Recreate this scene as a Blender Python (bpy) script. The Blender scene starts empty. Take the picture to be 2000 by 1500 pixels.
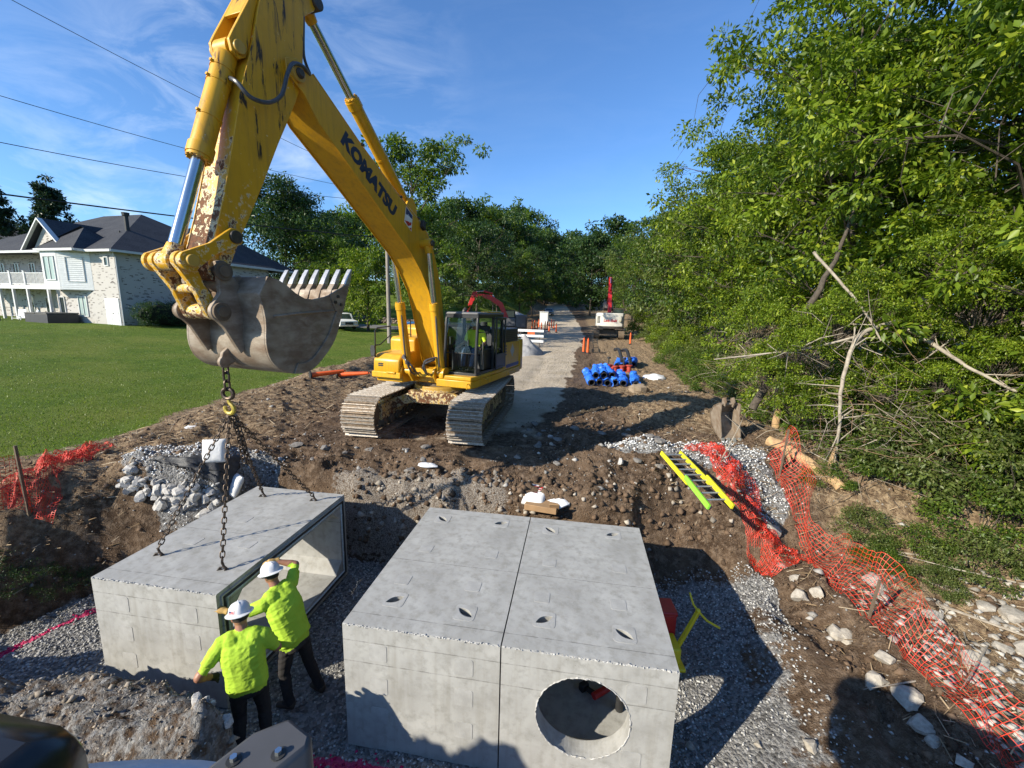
import bpy, bmesh, math, random
import numpy as np
from mathutils import Vector, Matrix, Euler
R = math.radians
sc = bpy.context.scene
col = sc.collection
random.seed(7)
RNG = np.random.default_rng(11)

# ------------------------------------------------------------------ camera
CAM = np.array([0.0, 0.0, 3.2]); FPX = 819.0
def cam_basis(pitch, yaw, roll):
    p, y, r = R(pitch), R(yaw), R(roll)
    f = np.array([-math.sin(y)*math.cos(p), math.cos(y)*math.cos(p), -math.sin(p)])
    rt = np.array([math.cos(y), math.sin(y), 0.0]); up = np.cross(rt, f)
    return rt*math.cos(r)+up*math.sin(r), -rt*math.sin(r)+up*math.cos(r), f
CR, CU, CF = cam_basis(10.09, 8.58, 1.51)
cd = bpy.data.cameras.new('camera'); cam = bpy.data.objects.new('camera', cd); col.objects.link(cam)
cd.sensor_fit = 'HORIZONTAL'; cd.sensor_width = 36; cd.lens = 36*FPX/2000; cd.clip_end = 3000; cd.clip_start = 0.05
m = Matrix.Identity(4)
for i in range(3):
    m[i][0], m[i][1], m[i][2], m[i][3] = CR[i], CU[i], -CF[i], CAM[i]
cam.matrix_world = m
sc.camera = cam
def ray(u, v):
    d = CF+CR*(u-1000)/FPX-CU*(v-750)/FPX
    return d/np.linalg.norm(d)
def onz(u, v, z):
    d = ray(u, v); return CAM+d*(z-CAM[2])/d[2]
def atY(u, v, Y):
    d = ray(u, v); return CAM+d*(Y-CAM[1])/d[1]
def atdist(u, v, D):
    d = ray(u, v); return CAM+d*D/math.hypot(d[0], d[1])

# ------------------------------------------------------------------ sky, sun, exposure
SUN_EL, SUN_AZ = 27.0, 228.0            # azimuth clockwise from +Y
w = bpy.data.worlds.new('World'); sc.world = w; w.use_nodes = True
nt = w.node_tree; nt.nodes.clear()
out = nt.nodes.new('ShaderNodeOutputWorld'); bg = nt.nodes.new('ShaderNodeBackground')
sky = nt.nodes.new('ShaderNodeTexSky'); sky.sky_type = 'NISHITA'; sky.sun_disc = False
sky.sun_elevation = R(SUN_EL); sky.sun_rotation = R(SUN_AZ)
sky.air_density = 1.0; sky.dust_density = 0.3; sky.ozone_density = 3.0; sky.altitude = 200
bg.inputs['Strength'].default_value = 0.112
# thin streaky cirrus mixed into the sky by direction
tc = nt.nodes.new('ShaderNodeTexCoord')
mp = nt.nodes.new('ShaderNodeMapping'); mp.inputs['Rotation'].default_value = (0.15, 0.25, 0.5); mp.inputs['Scale'].default_value = (2.2, 5.0, 9.0)
nz = nt.nodes.new('ShaderNodeTexNoise'); nz.inputs['Scale'].default_value = 1.6; nz.inputs['Detail'].default_value = 9; nz.inputs['Roughness'].default_value = 0.62; nz.inputs['Distortion'].default_value = 0.6
n2 = nt.nodes.new('ShaderNodeTexNoise'); n2.inputs['Scale'].default_value = 1.35; n2.inputs['Detail'].default_value = 2
cr = nt.nodes.new('ShaderNodeValToRGB'); cr.color_ramp.elements[0].position = 0.44; cr.color_ramp.elements[1].position = 0.80
cr2 = nt.nodes.new('ShaderNodeValToRGB'); cr2.color_ramp.elements[0].position = 0.36; cr2.color_ramp.elements[1].position = 0.58
mul = nt.nodes.new('ShaderNodeMath'); mul.operation = 'MULTIPLY'
mul2 = nt.nodes.new('ShaderNodeMath'); mul2.operation = 'MULTIPLY'; mul2.inputs[1].default_value = 0.75
mx = nt.nodes.new('ShaderNodeMixRGB'); mx.inputs['Color2'].default_value = (7.0, 7.6, 8.4, 1)
tint = nt.nodes.new('ShaderNodeMixRGB'); tint.blend_type = 'MULTIPLY'; tint.inputs['Fac'].default_value = 1.0; tint.inputs['Color2'].default_value = (0.72, 0.99, 1.27, 1)
L = nt.links.new
L(tc.outputs['Generated'], mp.inputs['Vector']); L(mp.outputs['Vector'], nz.inputs['Vector']); L(tc.outputs['Generated'], n2.inputs['Vector'])
L(nz.outputs['Fac'], cr.inputs['Fac']); L(n2.outputs['Fac'], cr2.inputs['Fac'])
sxw = nt.nodes.new('ShaderNodeSeparateXYZ'); L(tc.outputs['Generated'], sxw.inputs[0])
mr = nt.nodes.new('ShaderNodeMapRange'); mr.inputs['From Min'].default_value = -0.22; mr.inputs['From Max'].default_value = -0.62; mr.inputs['To Min'].default_value = 0.04; mr.inputs['To Max'].default_value = 1.0; mr.clamp = True; L(sxw.outputs[0], mr.inputs['Value'])
mm = nt.nodes.new('ShaderNodeMath'); mm.operation = 'MULTIPLY'
L(cr.outputs['Color'], mul.inputs[0]); L(cr2.outputs['Color'], mul.inputs[1]); L(mul.outputs[0], mm.inputs[0]); L(mr.outputs[0], mm.inputs[1]); L(mm.outputs[0], mul2.inputs[0])
L(sky.outputs['Color'], tint.inputs['Color1']); L(tint.outputs['Color'], mx.inputs['Color1']); L(mul2.outputs[0], mx.inputs['Fac'])
L(mx.outputs['Color'], bg.inputs['Color']); L(bg.outputs['Background'], out.inputs['Surface'])
sd = bpy.data.lights.new('sun', 'SUN'); sun = bpy.data.objects.new('sun', sd); col.objects.link(sun)
sd.energy = 5.0; sd.angle = R(0.5); sd.color = (1.0, 0.92, 0.76)
tosun = Vector((math.sin(R(SUN_AZ))*math.cos(R(SUN_EL)), math.cos(R(SUN_AZ))*math.cos(R(SUN_EL)), math.sin(R(SUN_EL))))
sun.rotation_euler = tosun.to_track_quat('Z', 'Y').to_euler(); sun.location = (-30, -30, 40)
vs = sc.view_settings
vs.view_transform = 'Standard'; vs.look = 'None'; vs.exposure = 0.66; vs.gamma = 1.0; vs.use_curve_mapping = False
sc.cycles.max_bounces = 6; sc.cycles.diffuse_bounces = 3; sc.cycles.glossy_bounces = 3; sc.cycles.transmission_bounces = 4; sc.cycles.transparent_max_bounces = 8
sc.cycles.caustics_reflective = False; sc.cycles.caustics_refractive = False

# ------------------------------------------------------------------ materials
MATS = {}
def newmat(name):
    m = bpy.data.materials.new(name); m.use_nodes = True
    m.node_tree.nodes.clear(); MATS[name] = m
    return m, m.node_tree
def node(t, kind, **kw):
    n = t.nodes.new(kind)
    for k, v in kw.items():
        if k.startswith('i_'):
            n.inputs[k[2:].replace('_', ' ')].default_value = v
        else: setattr(n, k, v)
    return n
def ramp(t, src, p0, p1, c0=(0,0,0,1), c1=(1,1,1,1)):
    r = t.nodes.new('ShaderNodeValToRGB'); e = r.color_ramp.elements
    e[0].position, e[1].position = p0, p1; e[0].color, e[1].color = c0, c1
    t.links.new(src, r.inputs['Fac']); return r.outputs['Color']
def mixc(t, fac, a, b, blend='MIX'):
    n = t.nodes.new('ShaderNodeMixRGB'); n.blend_type = blend
    for k, v in (('Fac', fac), ('Color1', a), ('Color2', b)):
        if isinstance(v, (tuple, list)): n.inputs[k].default_value = (*v[:3], 1)
        elif isinstance(v, (int, float)): n.inputs[k].default_value = v
        else: t.links.new(v, n.inputs[k])
    return n.outputs['Color']
def fmath(t, op, a, b=None, clamp=False):
    n = t.nodes.new('ShaderNodeMath'); n.operation = op; n.use_clamp = clamp
    for i, v in enumerate((a, b)):
        if v is None: continue
        if isinstance(v, (int, float)): n.inputs[i].default_value = v
        else: t.links.new(v, n.inputs[i])
    return n.outputs[0]
def noise(t, vec, scale, detail=6, rough=0.55, dist=0.0):
    n = t.nodes.new('ShaderNodeTexNoise'); n.inputs['Scale'].default_value = scale; n.inputs['Detail'].default_value = detail
    n.inputs['Roughness'].default_value = rough; n.inputs['Distortion'].default_value = dist
    if vec is not None: t.links.new(vec, n.inputs['Vector'])
    return n.outputs['Fac']
def finish(t, color, rough=0.6, metal=0.0, bump=None, bstr=0.3, bdist=0.02, spec=0.5, extra=None):
    b = t.nodes.new('ShaderNodeBsdfPrincipled'); o = t.nodes.new('ShaderNodeOutputMaterial')
    for k, v in (('Base Color', color), ('Roughness', rough), ('Metallic', metal), ('Specular IOR Level', spec)):
        if isinstance(v, (tuple, list)): b.inputs[k].default_value = (*v[:3], 1)
        elif isinstance(v, (int, float)): b.inputs[k].default_value = v
        else: t.links.new(v, b.inputs[k])
    if bump is not None:
        bn = t.nodes.new('ShaderNodeBump'); bn.inputs['Strength'].default_value = bstr; bn.inputs['Distance'].default_value = bdist
        t.links.new(bump, bn.inputs['Height']); t.links.new(bn.outputs['Normal'], b.inputs['Normal'])
    t.links.new(b.outputs['BSDF'], o.inputs['Surface'])
    return b
def pmat(name, c1, c2=None, scale=4.0, rough=0.6, metal=0.0, bump=0.0, bscale=40, dirt=None, dscale=3.0, damt=(0.5, 0.7), spec=0.5, stretch=None):
    """two-tone noise colour, optional dirt patches and fine bump, in object space"""
    if name in MATS: return MATS[name]
    m, t = newmat(name)
    tcn = node(t, 'ShaderNodeTexCoord'); v = tcn.outputs['Object']
    if stretch:
        mpn = node(t, 'ShaderNodeMapping'); mpn.inputs['Scale'].default_value = stretch; t.links.new(v, mpn.inputs['Vector']); v = mpn.outputs['Vector']
    c2 = c2 or tuple(x*0.8 for x in c1)
    c = mixc(t, ramp(t, noise(t, v, scale), 0.35, 0.65), c1, c2)
    rr = rough
    if dirt:
        dm = ramp(t, noise(t, v, dscale, 8, 0.65, 0.3), damt[0], damt[1])
        c = mixc(t, dm, c, dirt); rr = mixc(t, dm, (rough,)*3, (0.9,)*3)
    finish(t, c, rr, metal, noise(t, v, bscale, 4) if bump else None, bump, 0.01, spec)
    return m

# ------------------------------------------------------------------ mesh helpers
def frame(z):
    z = Vector(z).normalized(); a = Vector((0, 0, 1)) if abs(z.z) < 0.95 else Vector((1, 0, 0))
    x = a.cross(z).normalized(); return x, z.cross(x), z
class MB:
    """collects shapes into one mesh"""
    def __init__(s, xf=None): s.V = []; s.F = []; s.xf = xf; s.MI = []; s.mi = 0
    def add(s, vs, fs):
        o = len(s.V); s.V += [tuple(v) for v in vs]; s.F += [tuple(i+o for i in f) for f in fs]; s.MI += [s.mi]*len(fs); return s
    def box(s, c, d, rot=None):
        c = Vector(c); h = [x/2 for x in d]; q = Euler(rot).to_matrix() if rot else Matrix.Identity(3)
        vs = [c+q@Vector((x*h[0], y*h[1], z*h[2])) for x in (-1, 1) for y in (-1, 1) for z in (-1, 1)]
        return s.add(vs, [(0,1,3,2),(4,6,7,5),(0,4,5,1),(2,3,7,6),(0,2,6,4),(1,5,7,3)])
    def bar(s, p, q, w, h, up=(0,0,1)):
        p, q = Vector(p), Vector(q); z = (q-p).normalized(); u = Vector(up)
        x = u.cross(z)
        if x.length < 1e-4: x = Vector((1,0,0)).cross(z)
        x.normalize(); y = z.cross(x)
        vs = [a+x*sx*w/2+y*sy*h/2 for a in (p, q) for sx, sy in ((-1,-1),(1,-1),(1,1),(-1,1))]
        return s.add(vs, [(3,2,1,0),(4,5,6,7),(0,1,5,4),(1,2,6,5),(2,3,7,6),(3,0,4,7)])
    def tube(s, pts, r, n=8, cap=True, flat=1.0):
        pts = [Vector(p) for p in pts]; k = len(pts); rs = r if isinstance(r, (list, tuple)) else [r]*k
        x, y, z = frame(pts[1]-pts[0]); vs = []
        for i, p in enumerate(pts):
            t = (pts[min(i+1, k-1)]-pts[max(i-1, 0)]).normalized()
            x = (x-t*x.dot(t)); x = x.normalized() if x.length > 1e-6 else frame(t)[0]; y = t.cross(x)
            for j in range(n):
                a = 2*math.pi*j/n; vs.append(p+x*math.cos(a)*rs[i]+y*math.sin(a)*rs[i]*flat)
        fs = [(i*n+j, i*n+(j+1)%n, (i+1)*n+(j+1)%n, (i+1)*n+j) for i in range(k-1) for j in range(n)]
        if cap: fs += [tuple(range(n))[::-1], tuple((k-1)*n+j for j in range(n))]
        return s.add(vs, fs)
    def cyl(s, p, q, r, r2=None, n=16): return s.tube([p, q], [r, r if r2 is None else r2], n)
    def prism(s, poly, o, u, v, t):
        """polygon (a,b) in the plane o+a*u+b*v, extruded by vector t"""
        o, u, v, t = Vector(o), Vector(u), Vector(v), Vector(t); n = len(poly)
        a = [o+u*p[0]+v*p[1] for p in poly]
        return s.add(a+[p+t for p in a], [tuple(range(n))[::-1], tuple(range(n, 2*n))]+[(i, (i+1)%n, n+(i+1)%n, n+i) for i in range(n)])
    def lathe(s, prof, o=(0,0,0), axis=(0,0,1), n=16, sx=1.0, sy=1.0):
        x, y, z = frame(axis); o = Vector(o); vs = []; k = len(prof)
        for r, h in prof:
            for j in range(n):
                a = 2*math.pi*j/n; vs.append(o+x*r*math.cos(a)*sx+y*r*math.sin(a)*sy+z*h)
        fs = [(i*n+j, i*n+(j+1)%n, (i+1)*n+(j+1)%n, (i+1)*n+j) for i in range(k-1) for j in range(n)]
        fs += [tuple(range(n))[::-1], tuple((k-1)*n+j for j in range(n))]
        return s.add(vs, fs)
    def ball(s, c, r, n=10, m=7, rot=None):
        c = Vector(c); r = Vector(r if hasattr(r, '__len__') else (r,)*3); q = Euler(rot).to_matrix() if rot else Matrix.Identity(3)
        vs = [c+q@Vector((0,0,r.z))]
        for i in range(1, m):
            a = math.pi*i/m
            for j in range(n):
                b = 2*math.pi*j/n; vs.append(c+q@Vector((r.x*math.sin(a)*math.cos(b), r.y*math.sin(a)*math.sin(b), r.z*math.cos(a))))
        vs.append(c+q@Vector((0,0,-r.z))); e = len(vs)-1
        fs = [(0, 1+j, 1+(j+1)%n) for j in range(n)]
        fs += [(1+i*n+j, 1+(i+1)*n+j, 1+(i+1)*n+(j+1)%n, 1+i*n+(j+1)%n) for i in range(m-2) for j in range(n)]
        fs += [(e, 1+(m-2)*n+(j+1)%n, 1+(m-2)*n+j) for j in range(n)]
        return s.add(vs, fs)
    def mesh(s, name, mats, smooth=False, angle=None):
        me = bpy.data.meshes.new(name)
        V = s.V if s.xf is None else [tuple(s.xf@Vector(v)) for v in s.V]
        me.from_pydata(V, [], s.F)
        for mm in (mats if isinstance(mats, (list, tuple)) else [mats]): me.materials.append(mm)
        if any(s.MI): me.polygons.foreach_set('material_index', s.MI)
        bm = bmesh.new(); bm.from_mesh(me); bmesh.ops.recalc_face_normals(bm, faces=bm.faces); bm.to_mesh(me); bm.free()
        if smooth:
            me.polygons.foreach_set('use_smooth', [True]*len(me.polygons))
            try: me.set_sharp_from_angle(angle=R(angle or 40))
            except Exception: pass
        return me
    def build(s, name, mat, parent=None, bevel=0.0, smooth=False, angle=None):
        o = bpy.data.objects.new(name, s.mesh(name, mat, smooth or bevel > 0, angle)); col.objects.link(o); o.parent = parent
        if bevel:
            b = o.modifiers.new('bevel', 'BEVEL'); b.width = bevel; b.segments = 2; b.limit_method = 'ANGLE'; b.angle_limit = R(35)
        return o
def tag(o, label=None, cat=None, group=None, kind=None):
    for k, v in (('label', label), ('category', cat), ('group', group), ('kind', kind)):
        if v: o[k] = v
    return o
def thing(name, loc=(0,0,0), rot=(0,0,0), label=None, cat=None, group=None):
    o = bpy.data.objects.new(name, None); col.objects.link(o); o.location = loc; o.rotation_euler = rot; o.empty_display_size = 0.2
    return tag(o, label, cat, group)
def inst(name, me, parent=None, mat=None, loc=None):
    o = bpy.data.objects.new(name, me); col.objects.link(o); o.parent = parent
    if mat is not None: o.matrix_local = mat
    if loc is not None: o.location = loc
    return o
def copy_tree(o, parent=None):
    c = o.copy(); col.objects.link(c); c.parent = parent
    for ch in list(o.children): copy_tree(ch, c)
    return c
def npmesh(name, V, F, mat, parent=None, smooth=False, attrs=None, link=True):
    """fast numpy mesh; F an (n,3) or (n,4) array"""
    me = bpy.data.meshes.new(name); V = np.asarray(V, np.float32); F = np.asarray(F, np.int32); k = F.shape[1]
    me.vertices.add(len(V)); me.vertices.foreach_set('co', V.ravel())
    me.loops.add(F.size); me.loops.foreach_set('vertex_index', F.ravel())
    me.polygons.add(len(F)); me.polygons.foreach_set('loop_start', np.arange(0, F.size, k, dtype=np.int32)); me.polygons.foreach_set('loop_total', np.full(len(F), k, np.int32))
    if smooth: me.polygons.foreach_set('use_smooth', np.ones(len(F), bool))
    me.update(calc_edges=True)
    for nm, arr in (attrs or {}).items():
        a = me.attributes.new(nm, 'FLOAT_COLOR', 'POINT'); a.data.foreach_set('color', np.asarray(arr, np.float32).ravel())
    if mat is not None: me.materials.append(mat)
    if not link: return me
    o = bpy.data.objects.new(name, me); col.objects.link(o); o.parent = parent
    return o
def text_mesh(name, body, size, mat, parent, M, bold=0.0, extrude=0.002, shear=0.0, squeeze=1.0):
    cu = bpy.data.curves.new(name, 'FONT'); cu.body = body; cu.size = size; cu.align_x = 'CENTER'; cu.align_y = 'CENTER'; cu.offset = bold; cu.extrude = extrude; cu.shear = shear; cu.resolution_u = 3
    tmp = bpy.data.objects.new('tmp', cu); col.objects.link(tmp); bpy.context.view_layer.update()
    me = bpy.data.meshes.new_from_object(tmp.evaluated_get(bpy.context.evaluated_depsgraph_get())); bpy.data.objects.remove(tmp); bpy.data.curves.remove(cu)
    me.materials.clear(); me.materials.append(mat); me.name = name
    me.transform(M@Matrix.Diagonal((squeeze, 1, 1, 1)))
    o = bpy.data.objects.new(name, me); col.objects.link(o); o.parent = parent; return o

# ------------------------------------------------------------------ numpy noise
PERM = np.random.default_rng(3).permutation(4096)
PVAL = np.random.default_rng(4).random(4096)
def vnoise(x, y):
    xi = np.floor(x).astype(np.int64); yi = np.floor(y).astype(np.int64); fx = x-xi; fy = y-yi
    fx = fx*fx*(3-2*fx); fy = fy*fy*(3-2*fy)
    def h(a, b): return PVAL[PERM[(PERM[a & 4095]+b) & 4095]]
    return (h(xi, yi)*(1-fx)+h(xi+1, yi)*fx)*(1-fy)+(h(xi, yi+1)*(1-fx)+h(xi+1, yi+1)*fx)*fy
def fbm(x, y, oct=5, gain=0.5):
    s = 0; a = 1; n = 0
    for k in range(oct):
        s = s+a*(vnoise(x*2**k+17.3*k, y*2**k-9.1*k)-0.5); n += a; a *= gain
    return s/n*2
def sstep(a, b, x):
    t = np.clip((x-a)/(b-a), 0, 1); return t*t*(3-2*t)
def polydist(poly, x, y):
    """signed distance, negative inside"""
    P = np.array(poly, float); d = np.full(np.shape(x), 1e9); ins = np.zeros(np.shape(x), bool)
    for i in range(len(P)):
        a, b = P[i], P[(i+1) % len(P)]; e = b-a
        t = np.clip(((x-a[0])*e[0]+(y-a[1])*e[1])/(e@e), 0, 1)
        d = np.minimum(d, np.hypot(x-a[0]-t*e[0], y-a[1]-t*e[1]))
        c = ((a[1] > y) != (b[1] > y))
        with np.errstate(divide='ignore', invalid='ignore'):
            xx = (b[0]-a[0])*(y-a[1])/(b[1]-a[1]+1e-12)+a[0]
        ins ^= c & (x < xx)
    return np.where(ins, -d, d)
def linedist(pts, x, y):
    d = np.full(np.shape(x), 1e9)
    for (a0, a1), (b0, b1) in zip(pts[:-1], pts[1:]):
        ex, ey = b0-a0, b1-a1; t = np.clip(((x-a0)*ex+(y-a1)*ey)/(ex*ex+ey*ey), 0, 1)
        d = np.minimum(d, np.hypot(x-a0-t*ex, y-a1-t*ey))
    return d
# ------------------------------------------------------------------ ground
FLOOR = -2.0
PIT = [(-30,3.3),(-6,3.3),(-4.6,3.5),(-3.6,3.4),(-2.85,3.05),(-2.6,1.0),(-2.6,-6),(3.6,-6),(3.7,2.0),(3.85,4.5),(3.7,6.2),(3.5,7.7),(2.6,8.05),(1.5,7.75),(0.8,7.45),(-2.3,7.4),(-6.2,7.4),(-6.3,6.4),(-7.3,6.05),(-8.1,5.55),(-8.55,4.6),(-9.1,4.1),(-30,3.8)]
LAWN = [(-11.4,-5),(-11.1,5.0),(-11.2,6.2),(-10.4,7.3),(-10.5,8.6),(-11.3,11.2),(-11.7,13.4),(-11.8,15.6),(-12.3,19.4),(-12.6,24),(-12.8,32),(-11.5,45),(-9,60),(-9,75),(-60,110),(-400,200),(-400,-60)]
ROAD = [(-5.6,9.0),(-1.0,8.8),(-0.6,10.5),(-0.5,15),(0.0,29),(0.8,52),(-0.4,83),(-4,140),(-10,260),(-16,260),(-10,140),(-6.6,83),(-5.4,52),(-5.2,29),(-6.2,17),(-6.4,11)]
PINKS = [[(-8.1,3.9),(-8.08,4.3),(-7.95,4.8),(-7.75,5.3)], [(-5.4,3.5),(-4.9,3.75),(-4.4,3.72),(-4.0,3.7)], [(-3.0,3.55),(-2.5,3.65),(-1.5,3.62),(0.2,3.6)]]
def ground_parts(x, y):
    x = np.asarray(x, float); y = np.asarray(y, float)
    wob = 0.22*fbm(x*1.1+5, y*1.1, 4)
    dp = polydist(PIT, x, y)+wob*sstep(-0.6, 0.3, np.abs(x-4)+0.2)
    dl = polydist(LAWN, x, y)+0.5*fbm(x*0.9, y*0.9, 4)
    dr = polydist(ROAD, x, y)+0.5*fbm(x*0.8+40, y*0.8, 3)
    return x, y, dp, dl, dr
def ground_h(x, y, parts=None, rough=True):
    x, y, dp, dl, dr = parts or ground_parts(x, y)
    # untouched levels
    base = 0.0*x
    lawn = 0.052*np.clip(-x-11.2, 0, 24)+0.01*np.clip(-x-35, 0, 200)+sstep(38, 110, y-0.25*np.clip(-x-12, 0, 40))*5.2*sstep(9, 22, -x)
    base = base+lawn*sstep(-9, -13, x)
    base = base+8.0*(np.clip(y-42, 0, 150)/150)**1.2
    base = base+0.09*np.clip(x-6, 0, 60)*sstep(9, 14, y)+0.10*np.clip(x-8.5, 0, 50)*(1-sstep(9, 14, y))
    creek = sstep(3.0, 4.2, x)*(1-sstep(8.6, 10.6, y+0.15*x))          # right hand creek bed
    cz = -1.22+0.02*(y-6)+sstep(6.2, 9.5, x+0.35*(y-6))*0.75
    base = base*(1-creek)+creek*(cz+0.10*np.clip(x-8.5, 0, 50))
    nb = sstep(-2.4, -3.0, x)*(1-sstep(3.6, 4.0, y))+sstep(-2.4,-3.0,x)*0*y
    base = base*(1-nb)+nb*(-1.0)
    nb2 = (1-sstep(0.5, 2.0, y))*(1-sstep(-9, -12, x))*sstep(-12.5,-11,x)*0
    lb = sstep(-6.9, -8.0, x)*(1-sstep(5.2, 6.6, y))*sstep(3.6, 4.4, y)  # left planted bank
    bank = -1.30+1.30*sstep(0.30, 1.25, dp+0.15*fbm(x, y, 3))
    base = base*(1-lb)+lb*np.minimum(bank, base)
    far = sstep(7.0, 7.6, y)*(1-sstep(8.6, 10.5, y))*(1-sstep(2.5, 3.8, x))*sstep(-9, -7.5, x)
    base = base-far*0.22*(1-sstep(0.2, 1.6, dp))
    # cut
    fl = FLOOR+0.05*fbm(x*0.8, y*0.8, 3)
    fl = fl+sstep(1.6, 3.6, x)*(0.25+0.35*sstep(6.5, 8.2, y))
    wd = 0.32+0.5*sstep(1.2, 2.4, x)+0.5*sstep(-6.0, -6.4, x)*sstep(4.4, 5.6, y)
    t = sstep(0.0, 1.0, (dp+0.04)/wd)
    z = fl*(1-t)+base*t
    if rough:
        cut = np.clip(1-np.abs(dp-0.2)/0.7, 0, 1)
        dirt = sstep(-0.2, 0.8, dl)*(1-sstep(40, 70, y))
        z = z+cut*0.26*fbm(x*3.1, y*3.1, 6, 0.66)
        amp = 0.05+0.13*sstep(-0.3, 1.0, dr)*sstep(-0.1, 0.4, dp)+0.05*(1-sstep(9.0, 11.5, y))
        amp = np.where(dp < 0, 0.03+0.05*sstep(1.4, 3, x), amp)
        z = z+dirt*amp*(fbm(x*1.9, y*1.9, 6, 0.66)+0.30*(0.35-np.abs(fbm(x*5.3+9, y*5.3, 4, 0.65))))
        # mounds: windrow along the lawn, spoil right of the road, spoil by the gravel, unseen heaps added for shadow
        for (mx_, my_, rx, ry, h) in MOUNDS:
            g = np.exp(-(((x-mx_)/rx)**2+((y-my_)/ry)**2)); z = z+h*g*(1+0.35*fbm(x*2.3, y*2.3, 5, 0.6))
        # wheel and track ruts on the road
        rt = np.exp(-((x+0.9+0.05*y-0.25*np.sin(y*0.3))/0.30)**2)+np.exp(-((x+3.2+0.02*y)/0.35)**2)
        z = z-0.05*rt*sstep(9, 12, y)*(1-sstep(30, 60, y))
        z = z+0.03*sstep(0.3, -0.4, dl)*fbm(x*0.7, y*0.7, 4)
    return z
def hits(UV):
    """where the rays of photo pixels first meet the ground"""
    UV = np.asarray(UV, float).reshape(-1, 2); D = CF+CR*((UV[:,:1]-1000)/FPX)-CU*((UV[:,1:]-750)/FPX); D /= np.hypot(D[:,0], D[:,1])[:,None]
    r = np.linspace(3.0, 16.0, 150); p = CAM+D[:,None,:]*r[None,:,None]; z = ground_h(p[...,0].ravel(), p[...,1].ravel()).reshape(p.shape[:2])
    k = np.argmax(p[...,2] < z, axis=1); a = np.arange(len(k)); k0 = np.maximum(k-1, 0); g1 = p[a,k,2]-z[a,k]; g0 = p[a,k0,2]-z[a,k0]; f = np.where(k > 0, g0/(g0-g1+1e-9), 1.0)
    return p[a,k0]*(1-f)[:,None]+p[a,k]*f[:,None]
def hit(u, v): return hits([(u, v)])[0]
MOUNDS = [(-9.2,9.6,1.3,1.5,0.22),(-9.8,12.6,1.0,2.0,0.34),(-8.3,11.2,1.2,1.6,0.16),(-10.4,16.4,1.0,2.4,0.45),(-10.8,20.5,0.9,3,0.4),(-8.6,15,0.9,1.6,0.2),
          (-7.2,6.55,0.95,0.6,0.10),(-7.9,6.9,0.9,0.7,0.22),(1.9,10.2,1.0,0.8,0.16),(0.6,9.2,0.8,0.5,0.15),(3.4,9.5,1.1,0.7,0.32),(1.7,9.45,0.75,0.45,0.25),
          (2.0,8.3,0.7,0.4,0.18),(-4.5,3.05,0.7,0.5,0.18),(-3.50,2.86,0.60,0.45,0.36),(-3.0,2.75,0.35,0.35,0.25),(-6.6,-0.7,1.5,1.2,2.5),(-5.2,-0.9,0.9,0.9,1.2),(2.6,13.5,1.6,1.6,0.18),(4.6,15.5,1.5,3,0.25),(3.2,6.4,0.5,1.2,0.28),(3.6,5.0,0.4,0.8,0.22),(5.6,11.4,1.2,1.0,0.35)]  # the tall heaps left of the camera are unseen, added to shadow the culverts
def graded(a, b, step, lo, hi, grow):
    mid = list(np.arange(a, b+1e-6, step)); s = step; p = b; up = []
    while p < hi: s *= grow; p += s; up.append(p)
    s = step; p = a; dn = []
    while p > lo: s *= grow; p -= s; dn.append(p)
    return np.array(dn[::-1]+mid+up)
gx = graded(-12.0, 7.5, 0.055, -420, 420, 1.055); gy = graded(2.4, 12.0, 0.055, -60, 700, 1.032)
GX, GY = np.meshgrid(gx, gy)
pp = ground_parts(GX.ravel(), GY.ravel())
GZ = ground_h(None, None, pp)
_, _, dp_, dl_, dr_ = pp
xx, yy = GX.ravel(), GY.ravel()
grass = sstep(0.15, -0.35, dl_)
# grassy verges beyond the works
grass = np.maximum(grass, sstep(-60, -14, xx)*0)
grass = np.maximum(grass, sstep(2.0, 6.0, dr_)*sstep(45, 60, yy)*(xx < 0))
road = sstep(0.5, -0.4, dr_)*np.clip(sstep(10.5, 15.5, yy+1.5*fbm(xx*0.6, yy*0.6, 3))+0.42*sstep(8.6, 9.6, yy), 0, 1)
grav = sstep(0.12, -0.12, dp_)*(1-0.95*sstep(2.4, 3.9, xx+1.3*fbm(xx*1.1, yy*1.1, 4)))*(1-0.85*sstep(7.0, 7.9, yy+0.5*fbm(xx, yy, 4)))
for (mx_, my_, rx, ry) in [(-7.7,7.1,1.3,0.8),(-6.8,7.6,0.8,0.35),(1.7,9.6,0.95,0.55),(3.35,9.55,1.1,0.8),(3.9,8.9,0.6,0.5)]:
    grav = np.maximum(grav, sstep(1.25, 0.75, np.hypot((xx-mx_)/rx, (yy-my_)/ry)+0.3*fbm(xx*2, yy*2, 3)))
nearg = sstep(-2.5, -3.0, xx)*(1-sstep(3.4, 3.6, yy))*0.52
straw = np.clip(sstep(1.0, 2.2, xx)*sstep(11, 13, yy)*sstep(0.3, 1.2, dr_)+sstep(4.5, 5.5, xx)*0.9+0.7*sstep(-6.5, -8.5, xx)*sstep(0.3, 1.2, dp_), 0, 1)*(1-grass)
pink = 0*xx
for L_ in PINKS: pink = np.maximum(pink, sstep(0.085, 0.045, linedist(L_, xx, yy)+0.04*fbm(xx*5, yy*5, 2)))
pale = sstep(0.9, 0.1, np.abs(dp_-0.25)/0.5)*sstep(6.9, 7.3, yy)*sstep(-5.2, -4.4, xx)*(1-sstep(-1.8, -0.6, xx))   # pale limestone in the cut face
ny, nx = GX.shape
idx = np.arange(nx*ny).reshape(ny, nx)
GF = np.stack([idx[:-1,:-1], idx[:-1,1:], idx[1:,1:], idx[1:,:-1]], -1).reshape(-1, 4)
one = np.ones_like(xx)
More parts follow.
